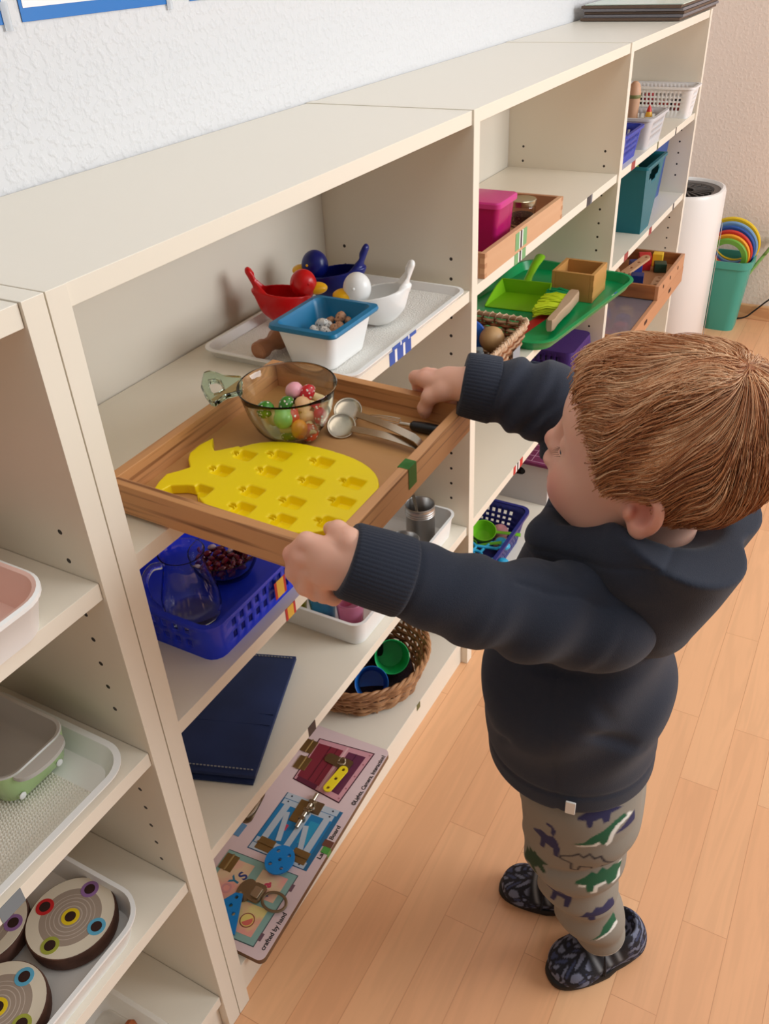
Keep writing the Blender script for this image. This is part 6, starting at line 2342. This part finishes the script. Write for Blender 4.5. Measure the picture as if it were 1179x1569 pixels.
for s in (-1, 1):
    blend(red, .50 * blob((HX + s * .040, -.335, .850), (.030, .035, .028), .8))
    blend(red, .40 * blob((HX + s * .080, -.420, .865), (.022, .030, .034), .7))
    blend(lin3(150, 96, 78), .45 * blob((HX + s * .0265, -.327, .881), (.013, .008, .0022), .6))
    blend(lin3(206, 142, 96), .5 * blob((HX + s * .0275, -.325, .9020), (.017, .012, .0035), .6))
for s in (-1, 1):
    blend(lin3(168, 84, 70), .7 * blob((HX + s * .0780, -.4180, .8670), (.0075, .0105, .0150), .5))
blend(red, .55 * blob((HX, -.308, .875), (.013, .013, .012), .8))
blend(lip, .75 * blob((HX, -.307, .8535), (.0150, .009, .0055), .5))
blend(lip, .75 * blob((HX, -.309, .8335), (.0140, .009, .0055), .5))
for c in ((.050, -.158, .845), (.362, -.136, .868)):
    blend(red, .28 * blob(c, (.030, .024, .034), .9))
paint(person, col)
tag(person, 'small red-haired child in a navy hoodie and dinosaur trousers, pulling out the wooden tray', 'person')
for s in (-1, 1):
    o = MB().ball((HX + s * .0265, -.3400, .8860), .0112, n=20, k=14).build('eye', mat('eye_white', (236, 232, 228), .15), person)
    MB().ball((HX + s * .0265, -.3303, .8805), (.0048, .0022, .0048), n=16, k=8).build('iris', mat('iris_blue_grey', (70, 84, 96), .1), o)
    q = MB()
    for i in range(9):
        u = i / 8 - .5
        x_ = HX + s * (.0265 + .021 * u)
        y_ = -.3268 - .020 * u * u
        q2 = [(x_, y_, .8808 - .002 * abs(u)), (x_ + s * .001 * u, y_ + .003, .8795), (x_ + s * .003 * u, y_ + .0055, .8793)]
        q.tube(q2, [.0004, .0003, .0001], 4)
    e = q.build('eyelashes', mat('lash_brown', (112, 74, 50), .6), person)
    e['kind'] = 'stuff'

# ---- hair
hl = [(-.328, 1.02), (-.328, .985), (-.3420, .9680), (-.3540, .9520), (-.3600, .9380), (-.3620, .9280), (-.3680, .9220), (-.3740, .9120), (-.3850, .8880), (-.4000, .8780), (-.4150, .8830), (-.4330, .8830), (-.4400, .8560), (-.4500, .8480), (-.4800, .8480), (-.56, .840), (-.56, 1.02)]
g = SDF((.180, -.530, .825), (.384, -.300, 1.010), 0.0020)
head_shape(g, grow=0.0065, face=False)
g.ell((HX - .008, -.372, .9480), (.040, .032, .024), .02)
g.ell((HX + .006, -.4360, .9230), (.062, .080, .055), .02)
HD = g.D.copy()
d2 = poly_sdf(hl, g.ax[1][:, None], g.ax[2][None, :])
wob = 0.0035 * np.sin(g.ax[0][:, None, None] * 260) + 0.0
A, B = HD, (d2[None, :, :] + wob).astype(np.float32)
k = .012
hh = np.maximum(k - np.abs(A - B), 0) / k
g.D = (np.maximum(A, B) + hh * hh * k * .25).astype(np.float32)
# locks: shallow grooves running with the hair
X, Y, Z = np.meshgrid(*g.ax, indexing='ij')
CR = np.array((.295, -.466, .972))
phi = np.arctan2(X - CR[0], Y - CR[1] + .0001)
rr = np.sqrt((X - CR[0]) ** 2 + (Y - CR[1]) ** 2 + (Z - CR[2]) ** 2)
Vh, Fh = g.mesh()
M_hair = attr_mat('red_blond_hair', 0.42, spec=0.55)
hair = np_mesh('hair', Vh, Fh, M_hair, person, smooth_iter=1)
Nh = normals(Vh, Fh)
c1, c2, c3 = lin3(128, 68, 36), lin3(194, 128, 80), lin3(234, 190, 148)
ph = np.arctan2(Vh[:, 0] - CR[0], Vh[:, 1] - CR[1])
tt_ = (.5 + .5 * np.sin(ph * 34 + 1.0))[:, None]
paint(hair, c1 * (1 - .35 * tt_) + c2 * .35 * tt_)
# strands that follow the head surface away from the crown
lo, hs = np.array(g.lo), g.h
gx, gy, gz = np.gradient(HD.astype(np.float64), hs)


def samp(Fld, P):
    q = (P - lo) / hs
    i = np.clip(np.floor(q).astype(int), 0, np.array(Fld.shape) - 2)
    f = np.clip(q - i, 0, 1)
    out = 0
    for a in (0, 1):
        for b in (0, 1):
            for c in (0, 1):
                w_ = (f[:, 0] if a else 1 - f[:, 0]) * (f[:, 1] if b else 1 - f[:, 1]) * (f[:, 2] if c else 1 - f[:, 2])
                out = out + w_ * Fld[i[:, 0] + a, i[:, 1] + b, i[:, 2] + c]
    return out


rg = np.random.default_rng(5)
vis = np.where((Nh[:, 2] > -.6) & (Vh[:, 2] > .850) & (np.abs(samp(HD, Vh)) < .0022))[0]
NS = 14000
rt_ = rg.choice(vis, NS)
P = Vh[rt_] + rg.normal(0, .0007, (NS, 3))
SEG = 9
ln = rg.uniform(.028, .052, NS)
topm = np.clip((P[:, 2] - .945) / .03, 0, 1)
nape = np.clip((.885 - P[:, 2]) / .03, 0, 1)
ln *= (1 + .25 * topm) * (1 - .55 * nape)
path = [P.copy()]
free = np.ones(NS)
marg = np.where(P[:, 2] > .935, rg.uniform(-.001, .010, NS) + .010 * (rg.random(NS) > .96), rg.uniform(-.001, .007, NS))
lift = rg.uniform(.0001, .0024, NS) * (1 + .8 * np.sin(P[:, 0] * 120 + P[:, 1] * 90))
cl = np.sin(P[:, 0] * 95 + 1.3 + 2 * np.sin(P[:, 1] * 60)) * np.cos(P[:, 1] * 70 + 1.5 * np.sin(P[:, 2] * 80)) + rg.normal(0, .35, NS)
for i in range(SEG):
    away = P - CR
    away /= np.linalg.norm(away, axis=1)[:, None] + 1e-9
    d = away + np.array((-.10, .55, -.05)) + np.stack([.55 * cl + .5 * np.sin(P[:, 1] * 75 + P[:, 0] * 40 + i * .35), -.1 * cl, .40 * np.sin(P[:, 1] * 120 + P[:, 0] * 90 + i * .4)], 1) * .9
    back = np.clip((-.465 - P[:, 1]) / .02, 0, 1)[:, None]
    d = d * (1 - back) + (away + np.array((0, .0, -.9))) * back
    Gd = np.stack([samp(gx, P), samp(gy, P), samp(gz, P)], 1)
    Gd /= np.linalg.norm(Gd, axis=1)[:, None] + 1e-9
    d -= Gd * (d * Gd).sum(1)[:, None]
    d /= np.linalg.norm(d, axis=1)[:, None] + 1e-9
    P = P + d * (ln / SEG * free)[:, None]
    free = free * np.where(poly_sdf(hl, P[:, 1], P[:, 2]) > marg, .12, 1.0)
    dist = samp(HD, P)
    want = lift * (1 + 1.3 * np.sin(PI * (i + 1) / SEG)) + .0004
    P = P - Gd * (dist - want)[:, None]
    path.append(P.copy())
path = np.stack(path, 1)                     # NS, SEG+1, 3
T = np.gradient(path, axis=1)
T /= np.linalg.norm(T, axis=2)[:, :, None] + 1e-9
ref = np.array((.3, .2, .93))
U = np.cross(T, ref)
U /= np.linalg.norm(U, axis=2)[:, :, None] + 1e-9
W = np.cross(T, U)
rad_ = (rg.uniform(.00022, .00046, NS)[:, None] * np.array([1.0, 1, 1, 1, 1, 1, .95, .8, .55, .12])[None, :])[:, :, None]
rings = np.stack([path + rad_ * (math.cos(a) * U + math.sin(a) * W) for a in (0, 2 * PI / 3, 4 * PI / 3)], 2)   # NS,SEG+1,3,3
VS = rings.reshape(-1, 3)
idx = np.arange(NS * (SEG + 1) * 3).reshape(NS, SEG + 1, 3)
FS = []
for j in range(3):
    a = idx[:, :-1, j]
    b = idx[:, :-1, (j + 1) % 3]
    c = idx[:, 1:, (j + 1) % 3]
    d = idx[:, 1:, j]
    FS.append(np.stack([a, b, c, d], 2).reshape(-1, 4))
FS = np.concatenate(FS)
strands = np_mesh('hair_strands', VS, FS, M_hair, hair)
strands['kind'] = 'stuff'
mixv = np.clip(rg.normal(.48, .24, NS) + .25 * topm + .18 * np.sin(path[:, 0, 0] * 190 + path[:, 0, 1] * 160), 0, 1)
cs = np.where(mixv[:, None] < .5, c1 + (c2 - c1) * (mixv[:, None] * 2), c2 + (c3 - c2) * (mixv[:, None] * 2 - 1))
paint(strands, np.repeat(cs, (SEG + 1) * 3, axis=0))

# ---- hoodie
g = SDF((.020, -.560, .425), (.455, -.130, .920), 0.0022)
g.cone((.290, -.380, .715), (.288, -.3600, .580), .0760, .0960, .03)
g.cone((.288, -.360, .580), (.288, -.3600, .440), .0960, .0985, .03)
g.ell((.288, -.3400, .545), (.085, .074, .085), .04)
g.ell((.215, -.3900, .735), (.056, .060, .052), .03)
g.ell((.368, -.3850, .745), (.056, .060, .052), .03)
g.chain([(.210, -.383, .740), (.168, -.3450, .757), (.125, -.2985, .786), (.0650, -.2060, .8440)], (.0530, .0450, .0385, .0325), .015)
g.chain([(.372, -.385, .752), (.388, -.325, .815), (.386, -.2700, .858), (.3520, -.1840, .8785)], (.0540, .0460, .0400, .0335), .015)
# hood lying behind the head, its rim standing up around the neck
g.cone((.285, -.335, .780), (.287, -.318, .690), .0300, .0450, .03)
g.cone((.250, -.395, .785), (.320, -.395, .785), .0420, .0420, .03)
g.ell((.284, -.410, .8650), (.066, .0780, .0600), .006, op='s')
g.ell((.284, -.350, .8330), (.056, .0440, .0390), .006, op='s')
# hem and folds
g.plane_cut((0, 0, .457), (0, 0, -1), .006)


CREASES = [((.165, -.322, .778), (.158, -.352, .722), .0050, .0065), ((.150, -.300, .800), (.172, -.338, .792), .0045, .0060), ((.178, -.345, .800), (.196, -.352, .760), .0050, .0070),
           ((.196, -.372, .690), (.230, -.330, .660), .0070, .0080), ((.200, -.410, .665), (.215, -.300, .640), .0070, .0060), ((.190, -.400, .640), (.210, -.445, .585), .0080, .0070), ((.192, -.385, .600), (.230, -.452, .560), .0080, .0060),
           ((.118, -.270, .815), (.112, -.300, .768), .0045, .0050), ((.110, -.260, .822), (.130, -.285, .812), .0040, .0050), ((.185, -.380, .700), (.160, -.352, .715), .0050, .0070), ((.190, -.330, .560), (.200, -.290, .520), .0070, .0040),
           ((.200, -.350, .812), (.235, -.330, .800), .0050, .0070), ((.205, -.330, .770), (.240, -.300, .760), .0060, .0070)]


def folds(X, Y, Z):
    out = 0 * (X + Y + Z)
    # sleeve creases: across each sleeve
    for a, b, w_, fr, am, ph_ in (((.372, -.385, .752), (.386, -.270, .858), .065, 210, .0046, .3), ((.386, -.270, .858), (.359, -.210, .875), .055, 190, .0036, 1.1),
                                  ((.205, -.380, .740), (.125, -.2985, .786), .070, 105, .0022, .6), ((.125, -.2985, .786), (.079, -.234, .831), .055, 120, .0016, 2.0)):
        a, b = np.array(a), np.array(b)
        L_ = np.linalg.norm(b - a)
        t = (b - a) / L_
        s_ = (X - a[0]) * t[0] + (Y - a[1]) * t[1] + (Z - a[2]) * t[2]
        rx, ry, rz_ = X - a[0] - s_ * t[0], Y - a[1] - s_ * t[1], Z - a[2] - s_ * t[2]
        r2 = np.sqrt(rx * rx + ry * ry + rz_ * rz_)
        m = np.clip((w_ - r2) / .012, 0, 1) * np.clip(s_ / .012, 0, 1) * np.clip((L_ - s_) / .012, 0, 1)
        out = out + am * m * np.sin(s_ * fr + 26 * rx + 34 * rz_ + ph_ + 1.6 * np.sin(38 * ry + 20 * rz_))
    # trunk: slack folds below the arm and at the back
    m = np.clip((.70 - Z) / .05, 0, 1) * np.clip((Z - .50) / .05, 0, 1)
    out = out + .0042 * m * np.sin(46 * Z + 40 * Y - 22 * X + 2.4 * np.sin(17 * Y + 9 * X) + .8)
    # hem band
    out = out + .0022 * np.exp(-((Z - .485) / .0032) ** 2)
    # creases where the sleeves meet the trunk
    for a, b, w_, am in CREASES:
        a, b = np.array(a), np.array(b)
        ba = b - a
        px, py, pz = X - a[0], Y - a[1], Z - a[2]
        t = np.clip((px * ba[0] + py * ba[1] + pz * ba[2]) / (ba @ ba), 0, 1)
        d2_ = (px - t * ba[0]) ** 2 + (py - t * ba[1]) ** 2 + (pz - t * ba[2]) ** 2
        out = out + am * np.exp(-d2_ / (w_ * w_)) * np.sin(PI * np.clip(t, .08, .92))
    # cuff seams
    for a, t in (((.0890, -.2480, .8220), (-.54, .66, .47)), ((.3650, -.2160, .8710), (-.36, .92, .20))):
        s_ = (X - a[0]) * t[0] + (Y - a[1]) * t[1] + (Z - a[2]) * t[2]
        r2 = np.sqrt((X - a[0]) ** 2 + (Y - a[1]) ** 2 + (Z - a[2]) ** 2)
        out = out + .0022 * np.exp(-(s_ / .0030) ** 2) * (r2 < .05)
        # ribbing along the cuff
        ang_ = np.arctan2(Z - a[2], X - a[0])
        out = out + .0005 * np.sin(ang_ * 46) * (s_ > .003) * (s_ < .04) * (r2 < .06)
    # side seam and armhole seam
    out = out + .0016 * np.exp(-((Y + .378 - .10 * (Z - .45)) / .0028) ** 2) * (X < .24) * (Z < .66)
    sx_ = X - .176 + .55 * (Y + .39) + .15 * (Z - .74)
    out = out + .0020 * np.exp(-(sx_ / .003) ** 2) * (Z > .665) * (X < .26) * (Y < -.335)
    # kangaroo-less front: zip placket
    out = out + .0016 * np.exp(-((X - .288) / .0022) ** 2) * (Y > -.33)
    return out.astype(np.float32)


g.field(folds)
# ends of the sleeves
g.plane_cut((.0660, -.2080, .8430), (-.50, .72, .48), .004, lo=(.02, -.25, .77), hi=(.13, -.15, .90))
g.plane_cut((.3520, -.1860, .8780), (-.30, .94, .14), .004, lo=(.30, -.235, .82), hi=(.44, -.13, .92))
Vc, Fc = g.mesh()
M_navyc = mat('navy_sweatshirt', (38, 43, 57), 0.92, sheen=0.10, bump=(1300, .35))
hood = np_mesh('hoodie', Vc, Fc, M_navyc, person, smooth_iter=2)
g = SDF((.150, -.560, .640), (.420, -.285, .920), 0.0021)
for s in (-1, 1):
    g.cone((.285 + s * .042, -.454, .835), (.285 + s * .028, -.434, .716), .0620, .0400, .02)
    g.cone((.285 + s * .064, -.405, .812), (.285 + s * .040, -.332, .785), .0300, .0230, .02)
    g.cone((.285 + s * .066, -.420, .790), (.285 + s * .050, -.432, .730), .0320, .0260, .02)
g.cone((.250, -.326, .782), (.320, -.326, .782), .0210, .0210, .02)
g.plane_cut((.285, -.420, .838), (0, -.34, 1.0), .005, lo=(.14, -.56, .79), hi=(.44, -.27, .92))
g.ell((.284, -.425, .8800), (.080, .0865, .0840), .006, op='s')
g.ell((.284, -.350, .8330), (.056, .0440, .0390), .006, op='s')
g.field(lambda X, Y, Z: (.0016 * np.exp(-(((Z - .838) + .34 * (-(Y + .420)) * -1.0 + .020) / .0022) ** 2) + .0018 * np.sin(40 * Z + 55 * Y + 30 * X) * np.clip((.80 - Z) / .04, 0, 1)).astype(np.float32))
Vd, Fd = g.mesh()
np_mesh('hood', Vd, Fd, M_navyc, hood, smooth_iter=2)


def cuff(a, b, r0, r1):
    a, b = Vector(a), Vector(b)
    rings = []
    n = 168
    prof = [(0.0, -.0040), (0.0, 0.0), (.06, .0012), (.5, .0016), (.94, .0012), (1.0, -.0004), (1.0, -.0060)]
    M = frame((0, 0, 0), b - a)
    for t, dr in prof:
        c = a.lerp(b, t)
        r = r0 + (r1 - r0) * t + dr
        ring = []
        for j in range(n):
            th = 2 * PI * j / n
            rib = .0005 * math.cos(th * 56) if 0 < t < 1 or dr > -.001 else 0
            ring.append(tuple(c + (M @ Vector(((r + rib) * math.cos(th), (r + rib) * math.sin(th), 0)))))
        rings.append(ring)
    return MB().loft(rings).build('cuff', M_navyc, hood, angle=80)


cuff((.0905, -.2500, .8205), (.0655, -.2066, .8436), .0345, .0318)
cuff((.3655, -.2180, .8705), (.3516, -.1850, .8783), .0352, .0325)
tagp = MB().box((-.0012, -.0055, -.011), (.0012, .0055, .011), bevel=.0008)
o = tagp.build('white_label', mat('white_label_cloth', (236, 232, 226), .7), hood, loc=(.1890, -.392, .4760), rot=(0, -.1, .15))
MB().box((-.002, 0, -.010), (.002, .003, .010), bevel=.0009).tube([(0, .0015, -.009), (0, .004, -.018), (0, .003, -.026)], [.0016, .0022, .0020], 8).build('zip_pull', mat('dark_zip', (30, 28, 32), .4), hood, loc=(.288, -.2600, .505))
MB().tube(smooth_path([(.288, -.2640, .462), (.288, -.2595, .50), (.288, -.2590, .55), (.288, -.268, .61), (.288, -.277, .68)]), .0018, 6).build('zip', mat('dark_zip', (30, 28, 32), .4), hood)

# ---- trousers with printed dinosaurs
g = SDF((.180, -.490, .045), (.425, -.265, .500), 0.0021)
g.ell((.289, -.374, .435), (.090, .076, .060), .02)
g.ell((.275, -.4080, .372), (.066, .050, .042), .02)
g.ell((.325, -.4000, .380), (.062, .050, .042), .02)
g.chain([(.270, -.382, .405), (.272, -.383, .310), (.283, -.388, .230), (.296, -.408, .150), (.312, -.4290, .0760)], (.0715, .0630, .0490, .0420, .0350), .012)
g.chain([(.326, -.370, .405), (.333, -.366, .310), (.338, -.360, .230), (.358, -.358, .160), (.3780, -.3560, .0900)], (.0680, .0590, .0470, .0400, .0350), .012)


def pfold(X, Y, Z):
    out = .0036 * np.sin(78 * Z + 30 * Y + 25 * X + 1.8 * np.sin(42 * Y + 30 * X)) * np.clip((.36 - Z) / .08, 0, 1) * np.clip((Z - .055) / .03, 0, 1)
    out = out + .0040 * np.exp(-((Z - .338 + .35 * (Y + .42)) / .007) ** 2) * (Y < -.37)
    out = out + .0030 * np.exp(-((Z - .205 - .18 * (Y + .38)) / .005) ** 2)
    return out.astype(np.float32)


g.field(pfold)
g.plane_cut((.312, -.4290, .0640), (.10, -.16, -1), .004, lo=(.18, -.49, .045), hi=(.36, -.376, .12))
g.plane_cut((.3780, -.3560, .0800), (.0, .0, -1), .004, lo=(.18, -.376, .045), hi=(.425, -.265, .12))
g.plane_cut((0, 0, .485), (0, 0, 1), .004)
Vt, Ft = g.mesh()
M_trs = attr_mat('grey_dinosaur_cotton', 0.9, bump=(1500, .25))
trs = np_mesh('trousers', Vt, Ft, M_trs, person, smooth_iter=1)
Vt2 = np.zeros(len(trs.data.vertices) * 3)
trs.data.vertices.foreach_get('co', Vt2)
Vt2 = Vt2.reshape(-1, 3)
Nt = normals(Vt2, Ft)
tc_ = np.tile(lin3(140, 132, 120), (len(Vt2), 1))
LONGNECK = [(-.020, .004), (-.012, .012), (-.004, .010), (.002, .014), (.004, .024), (.000, .030), (-.006, .031), (-.007, .027), (-.001, .026), (-.001, .017), (.006, .008), (.009, -.004), (.008, -.020), (.003, -.020), (.002, -.008), (-.006, -.006), (-.008, -.018), (-.013, -.018), (-.012, -.002), (-.022, .000)]
TREX = [(-.034, -.006), (-.018, -.003), (-.008, .006), (.006, .012), (.018, .020), (.026, .021), (.028, .014), (.018, .011), (.012, .003), (.006, -.012), (.001, -.016), (-.002, -.006), (-.010, -.010), (-.016, -.009)]
STEG = [(-.024, .004), (-.014, .010), (-.008, .016), (-.003, .012), (.002, .018), (.007, .012), (.012, .015), (.016, .006), (.026, -.006), (.014, -.004), (.012, -.016), (.006, -.016), (.004, -.006), (-.006, -.007), (-.008, -.018), (-.014, -.017), (-.014, -.004), (-.026, -.001)]
TRI = [(-.016, -.012), (.004, .012), (.016, -.004), (.006, -.012)]
NAVYP, GREENP, WHT = lin3(48, 46, 84), lin3(34, 92, 62), lin3(226, 224, 216)
STAMPS = [(LONGNECK, -.372, .384, 1.2, 0, NAVYP), (TREX, -.424, .412, .9, .25, GREENP), (STEG, -.418, .446, .8, .2, NAVYP), (TRI, -.455, .425, 1.1, 0, NAVYP), 
          (STEG, -.430, .318, 1.05, .15, GREENP), (LONGNECK, -.388, .252, 1.2, -.1, NAVYP), (STEG, -.430, .206, 1.05, .3, NAVYP), (TREX, -.446, .160, .9, .7, GREENP), (STEG, -.350, .318, .9, .8, lin3(46, 66, 44)),
          (LONGNECK, -.410, .118, .9, .9, NAVYP)]
left = Nt[:, 0] < -.20
for poly, y0, z0, s_, rz_, cc in STAMPS:
    u, v_ = -(Vt2[:, 1] - y0) / s_, (Vt2[:, 2] - z0) / s_
    u2, v2 = u * math.cos(rz_) + v_ * math.sin(rz_), -u * math.sin(rz_) + v_ * math.cos(rz_)
    near = left & (np.abs(u2) < .045) & (np.abs(v2) < .045)
    dd = np.full(len(u2), 1.0)
    dd[near] = poly_sdf(poly, u2[near], v2[near])
    if cc is GREENP:
        de = np.full(len(u2), 1.0)
        de[near] = poly_sdf(poly, u2[near] - .0035, v2[near] + .0045)
        mw = np.clip(.5 - de / .0012, 0, 1)[:, None]
        tc_ = tc_ * (1 - mw) + WHT * mw
    mm = np.clip(.5 - dd / .0012, 0, 1)[:, None]
    tc_ = tc_ * (1 - mm) + cc * mm
# one dinosaur only drawn in outline
u, v_ = -(Vt2[:, 1] + .414) / 1.2, (Vt2[:, 2] - .362) / 1.2
near = left & (np.abs(u) < .05) & (np.abs(v_) < .05)
dd = np.full(len(u), 1.0)
dd[near] = np.abs(poly_sdf(STEG, u[near], v_[near])) - .0011
mm = np.clip(.5 - dd / .0012, 0, 1)[:, None]
tc_ = tc_ * (1 - mm) + lin3(52, 48, 56) * mm
# pale hem edge
mm = np.clip((.0030 - np.abs(Vt2[:, 2] - .0660 - .16 * -(Vt2[:, 1] + .429) - .1 * (Vt2[:, 0] - .312))) / .001, 0, 1)[:, None] * (Vt2[:, 1] < -.378)[:, None]
tc_ = tc_ * (1 - mm) + lin3(206, 204, 198) * mm
paint(trs, tc_)


# ---- slippers
def slipper(loc, ang_, ln_, nm_lab):
    s = ln_ / .150
    Rm = Matrix.Translation(loc) @ Rz(ang_)
    # local x from heel (-.075) to toe (.075)
    g = SDF((-.088, -.045, -.004), (.090, .045, .100), .0019)
    g.cone((.040, .003, .016), (-.045, 0, .018), .0300, .0265, .02)
    g.ell((.038, .003, .020), (.036, .0325, .026), .012)
    g.ell((-.045, 0, .028), (.029, .0275, .036), .015)
    g.cone((.005, 0, .036), (-.030, 0, .050), .027, .030, .018)
    g.plane_cut((0, 0, .0065), (0, 0, -1), .003)
    g.plane_cut((-.035, 0, .078), (.45, 0, 1), .004)
    g.cone((-.030, 0, .060), (-.040, 0, .120), .0200, .0300, .004, op='s')
    Vs, Fs = g.mesh()
    Vw = np.array([tuple(Rm @ Vector(tuple(p_ * s))) for p_ in Vs])
    up_ = np_mesh('slipper', Vw, Fs, M_shoe, person, smooth_iter=1)
    paint(up_, shoe_paint(Vs))
    out = []
    for i in range(40):
        a = 2 * PI * i / 40
        c_, s2 = math.cos(a), math.sin(a)
        hw = .0345 if c_ > 0 else .0305
        out.append((.079 * math.copysign(abs(c_) ** .9, c_), (.004 if c_ > 0 else 0) * abs(c_) + hw * math.copysign(abs(s2) ** .75, s2)))
    q = MB()
    q.loft([[(x * .97, y * .95, .0002) for x, y in out], [(x, y, .003) for x, y in out], [(x, y, .0095) for x, y in out], [(x * .97, y * .95, .0130) for x, y in out]])
    so = q.build('rubber_sole', M_sole, up_, angle=60)
    so.matrix_local = Rm @ Matrix.Scale(s, 4)
    # straps across the instep
    for x_, w_, yy in ((.022, .010, 1), (.001, .011, 1)):
        q = MB()
        pts = []
        for i in range(13):
            a = -.15 + (PI + .3) * i / 12
            pts.append((x_ + .008 * math.cos(a), .0315 * math.cos(a), .014 + (.034 if x_ > .015 else .044) * math.sin(a) ** .9 if math.sin(a) > 0 else .014))
        q.tube(pts, .0048, 8, flat=.55)
        st_ = q.build('strap', M_strap, up_, angle=60)
        st_.matrix_local = Rm @ Matrix.Scale(s, 4)
    return up_, Rm, s


def shoe_paint(Vs):
    x, y, z = Vs[:, 0], Vs[:, 1], Vs[:, 2]
    n_ = np.sin(x * 260 + 3 * np.sin(y * 170)) * np.sin(y * 240 + 2.5 * np.sin(z * 210 + x * 90)) + .45 * np.sin(z * 330 + x * 190)
    m = np.clip((n_ - .12) / .12, 0, 1)[:, None]
    m2 = np.clip((n_ + .75) / -.12, 0, 1)[:, None]
    c = lin3(26, 26, 36) * (1 - m) + lin3(112, 116, 136) * m
    c = c * (1 - m2) + lin3(60, 66, 96) * m2
    mid = (np.clip((x + .032) / .006, 0, 1) * np.clip((.034 - x) / .006, 0, 1) * np.clip((z - .020) / .006, 0, 1))[:, None]
    c = c * (1 - mid) + lin3(27, 26, 31) * mid
    for x0_ in (-.016, .000, .017):
        st = (np.exp(-((x - x0_ - .35 * (z - .035)) / .0032) ** 2) * np.clip((z - .024) / .006, 0, 1) * np.clip((.075 - z) / .01, 0, 1))[:, None]
        c = c * (1 - st) + lin3(128, 132, 136) * st
    edge = np.clip((.016 - z) / .003, 0, 1)[:, None]
    return c * (1 - edge) + lin3(22, 21, 26) * edge


M_shoe = attr_mat('grey_camouflage_felt', 0.85, bump=(900, .4))
M_sole = mat('black_rubber', (20, 19, 20), .6)
M_strap = mat('dark_strap', (34, 33, 38), .8, bump=(900, .4))
up_, Rm, s = slipper(Vector((.3140, -.4265, 0)), math.atan2(.100, -.118), .158, 'left')
tg = MB().box((-.006, -.0008, -.004), (.006, .0008, .004), bevel=.0005).build('white_tag', mat('white_label_cloth', (236, 232, 226), .7), up_)
tg.matrix_local = Rm @ Tr(-.020, .0285, .034) @ Matrix.Rotation(-.35, 4, 'X')
slipper(Vector((.3740, -.3330, 0)), math.atan2(.098, -.020), .152, 'right')
for o in bpy.data.objects:
    if o.type == 'MESH':
        o.data.name = o.name
